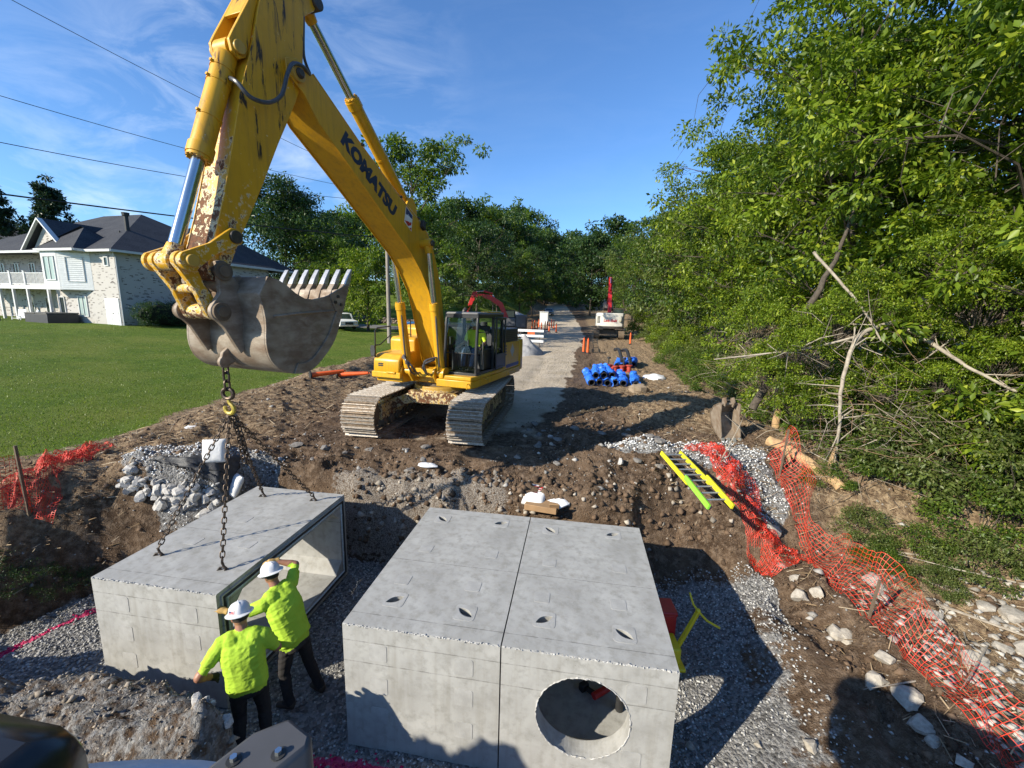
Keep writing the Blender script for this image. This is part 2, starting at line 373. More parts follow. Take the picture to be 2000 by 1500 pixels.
def ground_mat():
    m, t = newmat('ground')
    tcn = node(t, 'ShaderNodeTexCoord'); v = tcn.outputs['Object']
    A = node(t, 'ShaderNodeVertexColor', layer_name='mask_a'); B = node(t, 'ShaderNodeVertexColor', layer_name='mask_b')
    sa = node(t, 'ShaderNodeSeparateColor'); sb = node(t, 'ShaderNodeSeparateColor'); t.links.new(A.outputs['Color'], sa.inputs[0]); t.links.new(B.outputs['Color'], sb.inputs[0])
    g, r_, gv = sa.outputs[0], sa.outputs[1], sa.outputs[2]; st, pk, pl = sb.outputs[0], sb.outputs[1], sb.outputs[2]
    n1 = noise(t, v, 0.9, 8, 0.62); n2 = noise(t, v, 9, 8, 0.65); n3 = noise(t, v, 42, 6, 0.6); n4 = noise(t, v, 0.35, 3)
    vor = node(t, 'ShaderNodeTexVoronoi'); vor.inputs['Scale'].default_value = 26; t.links.new(v, vor.inputs['Vector'])
    vor2 = node(t, 'ShaderNodeTexVoronoi'); vor2.inputs['Scale'].default_value = 26; vor2.feature = 'F1'; t.links.new(v, vor2.inputs['Vector'])
    dirt = mixc(t, ramp(t, n1, 0.35, 0.65), (0.060,0.038,0.024), (0.165,0.110,0.070))
    dirt = mixc(t, ramp(t, n2, 0.45, 0.68), dirt, (0.25,0.18,0.125))
    dirt = mixc(t, ramp(t, n3, 0.6, 0.75), dirt, (0.34,0.29,0.235))
    strawc = mixc(t, ramp(t, n2, 0.35, 0.62), (0.20,0.13,0.075), (0.42,0.31,0.19))
    c = mixc(t, fmath(t, 'MULTIPLY', st, ramp(t, n2, 0.30, 0.55), True), dirt, strawc)
    roadc = mixc(t, ramp(t, n1, 0.3, 0.7), (0.42,0.345,0.25), (0.60,0.51,0.395))
    roadc = mixc(t, ramp(t, n2, 0.55, 0.8), roadc, (0.26,0.21,0.155))
    def edge(mask, n, k=0.9): return ramp(t, fmath(t, 'ADD', mask, fmath(t, 'MULTIPLY', fmath(t, 'SUBTRACT', n, 0.5), k)), 0.42, 0.58)
    c = mixc(t, edge(r_, n1), c, roadc)
    c = mixc(t, fmath(t, 'MULTIPLY', edge(pl, n2, 1.8), 0.8), c, mixc(t, ramp(t, n3, 0.4, 0.6), (0.15,0.115,0.085), (0.44,0.40,0.35)))
    gc = mixc(t, ramp(t, vor2.outputs['Color'], 0.15, 0.95), (0.13,0.125,0.12), (0.40,0.39,0.375))
    c = mixc(t, edge(gv, n2), c, gc)
    gr = mixc(t, ramp(t, noise(t, v, 2.2, 8, 0.7), 0.35, 0.65), (0.066,0.116,0.012), (0.130,0.190,0.026))
    gr = mixc(t, ramp(t, n4, 0.4, 0.7), gr, (0.165,0.195,0.036)); gr = mixc(t, ramp(t, n3, 0.5, 0.75), gr, (0.07,0.11,0.015))
    c = mixc(t, edge(g, n2, 0.7), c, gr)
    c = mixc(t, fmath(t, 'MULTIPLY', edge(pk, n3, 1.0), 0.8), c, (0.72,0.03,0.16))
    hb = fmath(t, 'ADD', fmath(t, 'ADD', fmath(t, 'MULTIPLY', n2, 1.0), fmath(t, 'MULTIPLY', n3, 0.6)), fmath(t, 'MULTIPLY', noise(t, v, 21, 6, 0.7), 0.9))
    hb = fmath(t, 'ADD', hb, fmath(t, 'MULTIPLY', fmath(t, 'MULTIPLY', fmath(t, 'SUBTRACT', 1.0, vor.outputs['Distance']), gv), 0.9))
    finish(t, c, 0.95, 0, hb, 0.85, 0.065, 0.15)
    return m
ground = npmesh('ground', np.stack([xx, yy, GZ], -1), GF, ground_mat(), smooth=True,
    attrs={'mask_a': np.stack([grass, road, np.maximum(grav, nearg), one], -1), 'mask_b': np.stack([straw, pink, pale, one], -1)})
tag(ground, kind='structure')

# small stones: thousands of crushed-rock chips lie as one mass
def chips(name, P, S, cols, mat, label=None, cat=None, flat=0.65, lo=False):
    n = len(P); base = np.array([(1,0,0),(-0.9,0.1,0),(0.1,1,0),(-0.1,-1,0),(0.15,0.1,1),(0,0,-1)], float)
    f = np.array([(0,2,4),(2,1,4),(1,3,4),(3,0,4),(2,0,5),(1,2,5),(3,1,5),(0,3,5)] if not lo else [(0,2,4),(2,1,4),(1,3,4),(3,0,4)])
    a = RNG.random(n)*2*np.pi; b = (RNG.random(n)-0.5)*1.2
    V = base[None]*(0.65+0.7*RNG.random((n,6,1)))*S[:,None,None]*np.array([1,0.75,flat])
    x, y, z = V[...,0].copy(), V[...,1].copy(), V[...,2].copy()
    y2 = y*np.cos(b)[:,None]-z*np.sin(b)[:,None]; z2 = y*np.sin(b)[:,None]+z*np.cos(b)[:,None]
    V[...,0] = x*np.cos(a)[:,None]-y2*np.sin(a)[:,None]; V[...,1] = x*np.sin(a)[:,None]+y2*np.cos(a)[:,None]; V[...,2] = z2
    V += P[:,None,:]
    F = f[None]+(np.arange(n)*6)[:,None,None]
    C = np.repeat(np.concatenate([cols, np.ones((n,1))], 1)[:,None], 6, 1)
    o = npmesh(name, V.reshape(-1,3), F.reshape(-1,3), mat, attrs={'tone': C.reshape(-1,4)})
    return tag(o, label, cat, kind='stuff')
def tone_mat(name, rough=0.9, bump=0.4):
    m, t = newmat(name); a = node(t, 'ShaderNodeVertexColor', layer_name='tone'); tcn = node(t, 'ShaderNodeTexCoord')
    n = noise(t, tcn.outputs['Object'], 60, 4)
    c = mixc(t, 0.5, a.outputs['Color'], mixc(t, ramp(t, n, 0.3, 0.7), (0.75,)*3, (1.15,)*3), 'MULTIPLY')
    c2 = mixc(t, 1.0, a.outputs['Color'], ramp(t, n, 0.25, 0.75, (0.7,0.7,0.7,1), (1.2,1.2,1.2,1)), 'MULTIPLY')
    finish(t, c2, rough, 0, n, bump, 0.01, 0.2); return m
STONE = tone_mat('stone_chips')
def scatter(n, box, keep):
    x = RNG.uniform(box[0], box[1], n); y = RNG.uniform(box[2], box[3], n)
    p = ground_parts(x, y); k = keep(x, y, p); k = RNG.random(n) < k
    x, y = x[k], y[k]; p = tuple(q[k] for q in p)
    return x, y, ground_h(None, None, p)
def gravel_keep(x, y, p):
    dp = p[2]
    k = (dp < 0.0)*1.0*(1-0.92*sstep(2.5, 4.0, x+1.5*fbm(x*1.1, y*1.1, 4)))*(1-0.8*sstep(7.0, 8.0, y+0.7*fbm(x, y, 4)))
    return k*np.clip(0.85+0.9*fbm(x*0.9+7, y*0.9, 3), 0.1, 1)
gxs, gys, gzs = scatter(52000, (-9.2, 4.6, 1.8, 8.4), gravel_keep)
inb = ((gxs > -2.5) & (gxs < 1.25) & (gys > 3.85) & (gys < 6.8)) | ((gxs > -6.05) & (gxs < -4.2) & (gys > 4.0) & (gys < 7.0))
gxs, gys, gzs = gxs[~inb], gys[~inb], gzs[~inb]
tn = RNG.uniform(0.18, 0.56, len(gxs))[:,None]*np.array([1.0,0.985,0.95])
pk = np.zeros(len(gxs))
for L_ in PINKS: pk = np.maximum(pk, (linedist(L_, gxs, gys)+0.05*RNG.standard_normal(len(gxs)) < 0.06)*1.0)
tn = np.where((pk > 0)[:,None], np.array([0.70,0.03,0.15])*RNG.uniform(0.5,1.0,(len(gxs),1)), tn)
chips('gravel', np.stack([gxs, gys, gzs+0.006], -1), RNG.uniform(0.012, 0.030, len(gxs)), tn, STONE, 'grey crushed gravel covering the floor of the pit', 'gravel')
# clods and crumbs of soil
def clod_keep(x, y, p):
    return ((p[2] > 0.05) & (p[3] > 0.3))*np.clip(0.15+0.85*sstep(-0.2, 1.0, p[4])+0.4*fbm(x*1.2, y*1.2, 3), 0, 1)*np.clip(1.5-y/16, 0.12, 1)
cx_, cy_, cz_ = scatter(150000, (-12, 7, 2.2, 22), lambda x, y, p: clod_keep(x, y, p)*np.clip((6.0/np.hypot(x, y))**2, 0.05, 1))
sz = RNG.uniform(0.010, 0.036, len(cx_))*(1+1.9*(RNG.random(len(cx_)) < 0.08))
tn = RNG.uniform(0.6, 1.5, len(cx_))[:,None]*np.array([0.12,0.080,0.052]); gray = RNG.random(len(cx_)) < 0.13
nbm = (cx_ < -2.3) & (cy_ < 3.7); sz[nbm] *= 0.55; tn[nbm] = RNG.uniform(0.6, 1.3, nbm.sum())[:,None]*np.array([0.30,0.255,0.205])
tn[gray] = RNG.uniform(0.2, 0.42, gray.sum())[:,None]*np.array([1,0.95,0.88])
chips('soil_clods', np.stack([cx_, cy_, cz_+0.004], -1), sz, tn, STONE, 'loose brown clods of soil and rock crumbs round the pit', 'soil')
# white stone of the little gravel heaps
def heap_keep(x, y, p):
    k = 0*x
    for (a, b, rx, ry) in [(-7.7,7.1,1.25,0.78),(-6.8,7.6,0.8,0.3),(1.7,9.6,0.9,0.5),(3.35,9.55,1.05,0.78),(3.9,8.9,0.55,0.5)]:
        k = np.maximum(k, sstep(1.15, 0.8, np.hypot((x-a)/rx, (y-b)/ry)+0.2*fbm(x*2, y*2, 3)))
    return k
hx, hy, hz = scatter(26000, (-9.5, 5, 6, 10.6), heap_keep)
chips('pale_gravel', np.stack([hx, hy, hz+0.01], -1), RNG.uniform(0.014, 0.036, len(hx)), RNG.uniform(0.48, 0.80, len(hx))[:,None]*np.array([1,1,0.99]), STONE, 'pale crushed stone heaped beside the pit', 'gravel')
# straw, chips of wood and roots
def straws(name, n, box, keep, lmin, lmax, cols, label, cat, lift=0.01):
    x, y, z = scatter(n, box, keep); n = len(x)
    a = RNG.random(n)*2*np.pi; l = RNG.uniform(lmin, lmax, n); w = RNG.uniform(0.003, 0.008, n); tl = RNG.uniform(-0.25, 0.35, n)
    dx, dy = np.cos(a)*l/2, np.sin(a)*l/2; px, py = -np.sin(a)*w, np.cos(a)*w; dz = l/2*tl
    zb = z+lift+np.abs(dz)
    V = np.stack([np.stack([x-dx-px, y-dy-py, zb-dz], -1), np.stack([x+dx-px, y+dy-py, zb+dz], -1), np.stack([x+dx+px, y+dy+py, zb+dz+0.004], -1), np.stack([x-dx+px, y-dy+py, zb-dz+0.004], -1), np.stack([x, y, zb+w*1.6], -1)], 1)
    f = np.array([(0,1,4),(1,2,4),(2,3,4),(3,0,4)])
    F = f[None]+(np.arange(n)*5)[:,None,None]
    c = np.array(cols)[RNG.integers(0, len(cols), n)]*RNG.uniform(0.7, 1.2, (n,1))
    C = np.repeat(np.concatenate([c, np.ones((n,1))], 1)[:,None], 5, 1)
    return tag(npmesh(name, V.reshape(-1,3), F.reshape(-1,3), STONE, attrs={'tone': C.reshape(-1,4)}), label, cat, kind='stuff')
straws('straw_litter', 30000, (-12, 14, 4, 26), lambda x, y, p: np.clip(((p[2] > 0.25) & (p[3] > 0.1))*(0.9*sstep(0.8, 2.5, x)*sstep(0.0, 1.0, p[4])+0.9*sstep(4.4, 5.2, x)+0.8*sstep(-6.5, -8, x)), 0, 1)*np.clip(1.4-y/20, 0.15, 1), 0.06, 0.32,
       [(0.42,0.31,0.19),(0.30,0.21,0.12),(0.50,0.40,0.27),(0.20,0.14,0.09)], 'dry straw, bark and root litter strewn over the banks', 'litter')
# ------------------------------------------------------------------ shared finishes
CONC_LINES = None
def concrete_mat():
    m, t = newmat('precast_concrete'); tcn = node(t, 'ShaderNodeTexCoord'); v = tcn.outputs['Object']
    n1 = noise(t, v, 1.6, 8, 0.6); n2 = noise(t, v, 7, 8, 0.65); n3 = noise(t, v, 70, 4)
    c = mixc(t, ramp(t, n1, 0.33, 0.68), (0.31,0.305,0.29), (0.44,0.435,0.415))
    c = mixc(t, ramp(t, n2, 0.48, 0.72), c, (0.265,0.26,0.24))
    mp_ = node(t, 'ShaderNodeMapping'); mp_.inputs['Scale'].default_value = (9, 9, 0.7); t.links.new(v, mp_.inputs['Vector'])
    c = mixc(t, fmath(t, 'MULTIPLY', ramp(t, noise(t, mp_.outputs['Vector'], 1.0, 5), 0.50, 0.78), 0.55), c, (0.24,0.225,0.19))
    vo = node(t, 'ShaderNodeTexVoronoi'); vo.inputs['Scale'].default_value = 22; t.links.new(v, vo.inputs['Vector'])
    pin = ramp(t, vo.outputs['Distance'], 0.05, 0.09, (1,1,1,1), (0,0,0,1))
    pin = fmath(t, 'MULTIPLY', pin, ramp(t, n2, 0.52, 0.6))
    c = mixc(t, pin, c, (0.12,0.115,0.11))
    # faint joints left by the steel form
    sx = node(t, 'ShaderNodeSeparateXYZ'); t.links.new(v, sx.inputs[0])
    ln = None
    for ax, p in ((2, -0.20), (2, -0.47), (1, 1.30), (1, 0.20), (1, 2.72)):
        d = fmath(t, 'ABSOLUTE', fmath(t, 'SUBTRACT', fmath(t, 'ADD', sx.outputs[ax], fmath(t, 'MULTIPLY', fmath(t, 'SUBTRACT', n1, 0.5), 0.02)), p))
        l = ramp(t, d, 0.002, 0.008, (1,1,1,1), (0,0,0,1)); ln = l if ln is None else fmath(t, 'MAXIMUM', ln, l)
    ln = fmath(t, 'MULTIPLY', ln, ramp(t, n2, 0.35, 0.55))
    c = mixc(t, fmath(t, 'MULTIPLY', ln, 0.8), c, (0.14,0.135,0.125))
    h = fmath(t, 'SUBTRACT', fmath(t, 'ADD', fmath(t, 'MULTIPLY', n2, 0.7), fmath(t, 'MULTIPLY', n3, 0.3)), fmath(t, 'ADD', fmath(t, 'MULTIPLY', pin, 0.8), fmath(t, 'MULTIPLY', ln, 0.6)))
    finish(t, c, 0.85, 0, h, 0.28, 0.012, 0.3); return m
CONC = concrete_mat()
PATCH = pmat('concrete_patch', (0.40,0.395,0.38), (0.31,0.305,0.29), 6, 0.85, 0, 0.3, 60)
ROUGHC = pmat('broken_concrete', (0.52,0.51,0.49), (0.36,0.35,0.33), 30, 0.95, 0, 0.6, 60)
BLACK = pmat('black_rubber', (0.015,0.015,0.016), (0.03,0.03,0.03), 8, 0.6)
DMETAL = pmat('dark_steel', (0.06,0.055,0.05), (0.11,0.09,0.075), 9, 0.5, 0.6, 0.2, 50)
CHAINM = pmat('chain_steel', (0.055,0.045,0.038), (0.12,0.085,0.06), 14, 0.5, 0.7, 0.2, 80)
CHROME = pmat('chrome_rod', (0.62,0.66,0.68), (0.5,0.55,0.56), 3, 0.18, 0.95)
WHITE = pmat('white_paint', (0.78,0.78,0.77), (0.68,0.68,0.67), 5, 0.45)
REDP = pmat('red_paint', (0.55,0.02,0.02), (0.42,0.02,0.02), 5, 0.4)
YELP = pmat('yellow_tool_paint', (0.82,0.62,0.02), (0.72,0.52,0.02), 6, 0.4)
GLASS_M = None
def glass_mat(name='cab_glass', tint=(0.90,0.95,0.94), refl=0.02):
    m, t = newmat(name); o = node(t, 'ShaderNodeOutputMaterial'); mxs = node(t, 'ShaderNodeMixShader')
    tr = node(t, 'ShaderNodeBsdfTransparent'); gl = node(t, 'ShaderNodeBsdfGlossy'); fr = node(t, 'ShaderNodeFresnel'); fr.inputs['IOR'].default_value = 1.45
    tr.inputs['Color'].default_value = (*tint, 1); gl.inputs['Roughness'].default_value = 0.02
    t.links.new(fmath(t, 'MULTIPLY', fr.outputs[0], 0.45), mxs.inputs[0]); t.links.new(tr.outputs[0], mxs.inputs[1]); t.links.new(gl.outputs[0], mxs.inputs[2]); t.links.new(mxs.outputs[0], o.inputs['Surface']); return m
GLASS = glass_mat()
def paint_yellow(name, rust=None, base=((0.66,0.35,0.014),(0.56,0.29,0.012)), lev_max=0.15, oil=False):
    """excavator yellow; rust=(axis level) lets chips and rust show more towards a worn end"""
    m, t = newmat(name); tcn = node(t, 'ShaderNodeTexCoord'); v = tcn.outputs['Object']
    n1 = noise(t, v, 1.8, 6, 0.6); n2 = noise(t, v, 13, 8, 0.7); n3 = noise(t, v, 4.5, 8, 0.7, 0.6)
    c = mixc(t, ramp(t, n1, 0.35, 0.7), base[0], base[1])
    mp_ = node(t, 'ShaderNodeMapping'); mp_.inputs['Scale'].default_value = (14, 14, 1.1); t.links.new(v, mp_.inputs['Vector'])
    c = mixc(t, fmath(t, 'MULTIPLY', ramp(t, noise(t, mp_.outputs['Vector'], 1, 6, 0.6), 0.47, 0.78), 0.6), c, (0.30,0.17,0.035))
    rr = 0.38
    if rust is not None:
        sx = node(t, 'ShaderNodeSeparateXYZ'); t.links.new(v, sx.inputs[0])
        lev = ramp(t, fmath(t, 'MULTIPLY', sx.outputs[2], 0.1), rust[0]*0.1, rust[1]*0.1, (lev_max,lev_max,lev_max,1), (0.0,0.0,0.0,1))
        k = fmath(t, 'ADD', fmath(t, 'MULTIPLY', fmath(t, 'SUBTRACT', n2, 0.06), 0.55), fmath(t, 'ADD', fmath(t, 'MULTIPLY', n3, 0.45), lev))
        rm = ramp(t, k, 0.60, 0.64)
        rc = mixc(t, ramp(t, n2, 0.4, 0.7), (0.055,0.025,0.012), (0.19,0.075,0.028))
        c = mixc(t, ramp(t, k, 0.57, 0.60), c, (0.72,0.60,0.36)); c = mixc(t, rm, c, rc); rr = mixc(t, rm, (0.4,)*3, (0.9,)*3)
    if oil:
        mp2 = node(t, 'ShaderNodeMapping'); mp2.inputs['Scale'].default_value = (9, 9, 1.6); t.links.new(v, mp2.inputs['Vector'])
        om = fmath(t, 'MULTIPLY', ramp(t, noise(t, mp2.outputs['Vector'], 1.0, 8, 0.7, 0.8), 0.555, 0.60), ramp(t, noise(t, v, 0.9, 2), 0.44, 0.52))
        c = mixc(t, om, c, (0.035,0.02,0.012))
    finish(t, c, rr, 0, n2, 0.12, 0.006, 0.5); return m
YEL = paint_yellow('excavator_yellow')
YELW = paint_yellow('excavator_yellow_worn', (3.6, 5.2), lev_max=0.14, oil=True)
YELR = paint_yellow('excavator_yellow_rusty', (3.9, 6.2), lev_max=0.21)
YELL = paint_yellow('excavator_yellow_scuffed', (3.0, 4.6))
YELM = paint_yellow('excavator_yellow_muddy', (1.0, 0.0), ((0.55,0.33,0.05),(0.42,0.26,0.06)))
STEELB = pmat('worn_bucket_steel', (0.20,0.15,0.105), (0.33,0.275,0.215), 4, 0.5, 0.15, 0.35, 30, (0.16,0.10,0.06), 2.2, (0.45, 0.72), stretch=(1, 1, 2.2))
TOOTHM = pmat('polished_tooth_steel', (0.62,0.61,0.60), (0.45,0.43,0.41), 9, 0.32, 0.7, 0.2, 40)
SHOEM = pmat('muddy_track_steel', (0.30,0.215,0.14), (0.13,0.095,0.065), 11, 0.75, 0.15, 0.6, 30, (0.43,0.38,0.33), 9.0, (0.52, 0.66))
MUD = pmat('dried_mud_steel', (0.16,0.115,0.075), (0.10,0.075,0.05), 6, 0.9, 0, 0.6, 30)

# ------------------------------------------------------------------ box culverts
LX, SY, HZ, WT = 1.82, 2.90, 1.65, 0.20
def culvert_mesh(hole=False, pockets=(), step=False):
    def ring(mb, o, i, x0, x1, ch):
        oy0, oy1, oz0, oz1 = o; iy0, iy1, iz0, iz1 = i; e = 0.012
        O = [(oy0+e,oz0),(oy1-e,oz0),(oy1,oz0+e),(oy1,oz1-e),(oy1-e,oz1),(oy0+e,oz1),(oy0,oz1-e),(oy0,oz0+e)]
        I = [(iy0+ch,iz0),(iy1-ch,iz0),(iy1,iz0+ch),(iy1,iz1-ch),(iy1-ch,iz1),(iy0+ch,iz1),(iy0,iz1-ch),(iy0,iz0+ch)]
        vs = [(x, y, z) for x in (x0, x1) for lp_ in (O, I) for y, z in lp_]; f = []
        for k in range(8):
            j = (k+1) % 8
            f += [(k, j, 16+j, 16+k), (8+k, 24+k, 24+j, 8+j), (k, 8+k, 8+j, j), (16+k, 16+j, 24+j, 24+k)]
        mb.add(vs, f)
    mb = MB(); ring(mb, (0,SY,-HZ,0), (WT,SY-WT,-HZ+WT,-WT), 0, LX, 0.2)
    me = mb.mesh('culvert_shell', CONC)
    tmp = bpy.data.objects.new('tmp', me); col.objects.link(tmp); cut = []
    def boo(mbc):
        o = bpy.data.objects.new('cut', mbc.mesh('cut', CONC)); col.objects.link(o); cut.append(o)
        b = tmp.modifiers.new('b', 'BOOLEAN'); b.operation = 'DIFFERENCE'; b.object = o; b.solver = 'EXACT'
    for (px, py, ang) in pockets:
        c = MB(); pts = []
        for k in range(9):
            a = -1+2*k/8; pts.append((a*0.115, 0.048*(1-a*a)))
        for k in range(7, 0, -1):
            a = -1+2*k/8; pts.append((a*0.115, -0.048*(1-a*a)))
        u = Vector((math.cos(ang), math.sin(ang), 0)); v_ = Vector((-math.sin(ang), math.cos(ang), 0))
        c.prism(pts, Vector((px, py, 0.03)), u, v_, (v_.x*0.03, v_.y*0.03, -0.13)); boo(c)
    if hole:
        c = MB(); c.cyl((hole[0], -0.3, hole[1]), (hole[0], WT+0.25, hole[1]), hole[2], n=72); boo(c)
    bpy.context.view_layer.update()
    me2 = bpy.data.meshes.new_from_object(tmp.evaluated_get(bpy.context.evaluated_depsgraph_get()))
    for o in [tmp]+cut: bpy.data.objects.remove(o)
    me2.name = 'culvert_shell'; return me2
def square_plate(mb, x, y, z, s, axis='z', t=0.004):
    n = []
    for cx_, cy_, a0 in ((1,1,0),(-1,1,90),(-1,-1,180),(1,-1,270)):
        for k in range(3):
            a = R(a0+45*k); n.append((cx_*(s/2-0.02)+0.02*math.cos(a), cy_*(s/2-0.02)+0.02*math.sin(a)))
    if axis == 'z': mb.prism(n, (x, y, z-0.004), (1,0,0), (0,1,0), (0,0,0.004+t))
    else: mb.prism(n, (x, y+0.004, z), (1,0,0), (0,0,1), (0,-0.004-t,0))
def pocket_plate(parent, x, y, ang):
    """rounded square form mark with the lens-shaped lifting slot left open"""
    mb = MB(); N = 32; outl = []; lens = []; s = 0.128
    for k in range(N):
        a = 2*math.pi*k/N+0.01; c, d = math.cos(a), math.sin(a); m_ = max(abs(c), abs(d)); rr = s/m_ if m_ > 0.78 else s/0.78
        outl.append((rr*c, rr*d))
        al = a-ang; lc, ls = math.cos(al), math.sin(al)
        # radius of the lens in direction al
        lo, hi = 0.0, 0.13
        for _ in range(30):
            mid = (lo+hi)/2; px, py = mid*lc, mid*ls
            if abs(px) < 0.118 and abs(py) < 0.050*(1-(px/0.118)**2): lo = mid
            else: hi = mid
        lens.append((lo*c, lo*d))
    vs = [(x+a, y+b, z) for z in (0.004, -0.002) for lp_ in (outl, lens) for a, b in lp_]; f = []
    for k in range(N):
        j = (k+1) % N; f += [(k, j, N+j, N+k), (2*N+k, k, j, 2*N+j)[::-1], (N+k, N+j, 3*N+j, 3*N+k)]
    mb.add(vs, f); return mb.build('lifting_pocket', PATCH, parent)
def ragged_edge(parent, p, q, r=0.008, n=150):
    mb = MB(); p, q = Vector(p), Vector(q); pts = [p+(q-p)*k/n+Vector((random.gauss(0,0.004), random.gauss(0,0.004), random.gauss(0,0.004))) for k in range(n+1)]
    mb.tube(pts, [r*random.uniform(0.05, 1.0)**1.5*1.5 for _ in pts], 5); return mb.build('chipped_edge', ROUGHC, parent)
cul_pos = {}
PK = [(0.42,0.48,R(35)),(1.32,0.42,R(-35)),(0.36,2.52,R(-40)),(1.36,2.58,R(25))]
def culvert(loc, label, hole=False, joint=False, lifted=False):
    t = thing('box_culvert', loc, label=label, cat='culvert', group='precast box culvert sections in the pit')
    pk = [] if lifted else PK
    sh = inst('shell', culvert_mesh(hole, [(a, b, c) for a, b, c in pk]), t)
    for a, b, c in pk: pocket_plate(sh, a, b, c)
    if not lifted:
        for a, b in ((0.36,0.86),(1.30,0.90),(0.40,1.62),(1.38,1.66)):
            mb = MB(); square_plate(mb, a, b, 0, 0.19); mb.build('form_mark', PATCH, sh)
    else:
        for a, b in ((0.52,0.98),(1.36,1.05),(0.75,1.7)):
            mb = MB(); square_plate(mb, a, b, 0, 0.19); mb.build('form_mark', PATCH, sh)
    for a, c in ((0.42,-0.32),(1.42,-0.33),(0.42,-0.75),(1.42,-0.72),(0.42,-1.15),(1.42,-1.15)):
        if hole and math.hypot(a-hole[0], c-hole[1]) < hole[2]+0.16: continue
        mb = MB(); square_plate(mb, a, 0, c, 0.21, 'y'); mb.build('form_mark', PATCH, sh)
    ragged_edge(sh, (0.02,-0.001,-0.001), (LX-0.02,-0.001,-0.001))
    if hole:
        mb = MB(); n = 110; pts = [(hole[0]+hole[2]*math.cos(2*math.pi*k/n)*random.uniform(0.99,1.012), random.gauss(-0.002,0.004), hole[1]+hole[2]*math.sin(2*math.pi*k/n)*random.uniform(0.99,1.012)) for k in range(n+1)]
        mb.tube(pts, [0.009*random.uniform(0.1, 1.3) for _ in pts], 5, cap=False); mb.build('chipped_edge', ROUGHC, sh)
    if joint:      # stepped joint round the open end: black gasket and white sealant rope
        def loop(d, name, mat, w, x, wav=0.0):
            mb = MB(); pts = []
            cs = [(d,-HZ+d),(SY-d,-HZ+d),(SY-d,-d),(d,-d)]
            for k in range(4):
                a, b = Vector((0, *cs[k])), Vector((0, *cs[(k+1) % 4]))
                for j in range(14): pts.append(a+(b-a)*j/14+Vector((x, random.gauss(0,wav), random.gauss(0,wav))))
            pts.append(pts[0]); mb.tube(pts, w, 6, cap=False, flat=0.8); return mb.build(name, mat, sh)
        mb = MB()
        for (y0, y1, z0, z1) in ((0.055,SY-0.055,-0.075,-0.055),(0.055,SY-0.055,-HZ+0.055,-HZ+0.075),(0.055,0.075,-HZ+0.075,-0.075),(SY-0.075,SY-0.055,-HZ+0.075,-0.075)):
            mb.box((LX+0.012,(y0+y1)/2,(z0+z1)/2), (0.024,y1-y0,z1-z0))
        mb.build('joint_lip', CONC, sh)
        loop(0.10, 'rubber_gasket', BLACK, 0.026, LX+0.008, 0.002)
        loop(0.142, 'sealant_rope', pmat('sealant', (0.62,0.68,0.70), (0.42,0.48,0.52), 30, 0.5), 0.017, LX+0.006, 0.004)
    return t
hc = atY(1137, 1404, 3.87)
cul_a = culvert((-2.457,3.87,-0.35), 'concrete box culvert section with a plain blank front wall, lifting slots in its top')
cul_b = culvert((-0.622,3.87,-0.35), 'concrete box culvert section with a large round hole cut through its front wall', hole=(hc[0]+0.622, hc[2]+0.35, 0.50))
cul_c = culvert((-6.02,4.0,-0.335), 'concrete box culvert section hung on chains beside two workers, open end with black gasket', joint=True, lifted=True)
mbs = MB(); mbs.box((-0.629,5.32,-1.1), (0.016,2.86,1.46)); 

# ------------------------------------------------------------------ excavator
SX, SYY = -3.72, 11.4
SW = R(-11)
ex = thing('crawler_excavator', (SX,SYY,0.0), label='large yellow crawler excavator holding its worn digging bucket over the chained culvert', cat='excavator')
UP = Matrix.Rotation(SW, 4, 'Z')
def P(x, s, z): return Vector((x, -s, z))
def up_world(x, s, z): return Matrix.Translation((SX,SYY,0))@UP@P(x, s, z)
def offp(poly, d):
    n = len(poly); A = sum(poly[i][0]*poly[(i+1)%n][1]-poly[(i+1)%n][0]*poly[i][1] for i in range(n)); sg = 1 if A > 0 else -1; o = []
    for i in range(n):
        a, b, c = Vector(poly[i-1]), Vector(poly[i]), Vector(poly[(i+1)%n]); e1, e2 = (b-a).normalized(), (c-b).normalized()
        n1, n2 = Vector((-e1.y, e1.x))*sg, Vector((-e2.y, e2.x))*sg; k = (n1+n2)
        k = k/max(0.35, k.length_squared/2); o.append(tuple(b+k*d))
    return o
def plate(mb, poly, x0, x1): mb.prism(poly, P(x0,0,0), (0,-1,0), (0,0,1), (x1-x0,0,0))
def arc(cx, cy, r, a0, a1, n=8): return [(cx+r*math.cos(R(a0+(a1-a0)*k/n)), cy+r*math.sin(R(a0+(a1-a0)*k/n))) for k in range(n+1)]
# undercarriage -----------------------------------------------------
YI, ZI, RI, SHW = 1.98, 0.53, 0.47, 0.84
def track_path(u):
    """point and tangent angle at arc length u round the chain"""
    s1 = 2*YI; s2 = math.pi*RI; tot = 2*s1+2*s2; u %= tot
    if u < s1: return (-YI+u, ZI-RI, 0.0)
    u -= s1
    if u < s2: a = u/RI; return (YI+RI*math.sin(a), ZI-RI*math.cos(a), a)
    u -= s2
    if u < s1: return (YI-u, ZI+RI-0.03*math.sin(math.pi*u/s1), math.pi)
    u -= s1; a = u/RI; return (-YI-RI*math.sin(a), ZI+RI*math.cos(a), math.pi+a)
TOT = 4*YI+2*math.pi*RI; NSH = 42
smb = MB(); pt = TOT/NSH
smb.box((0,0,-0.012), (SHW,pt*0.97,0.024))
smb.mi = 1
for yy_, hh in ((-0.085,0.052),(0.0,0.034),(0.078,0.040)): smb.prism([(-0.015,0),(0.015,0),(0.008,hh),(-0.008,hh)], (-SHW/2,yy_,-0.023), (0,1,0), (0,0,-1), (SHW,0,0))
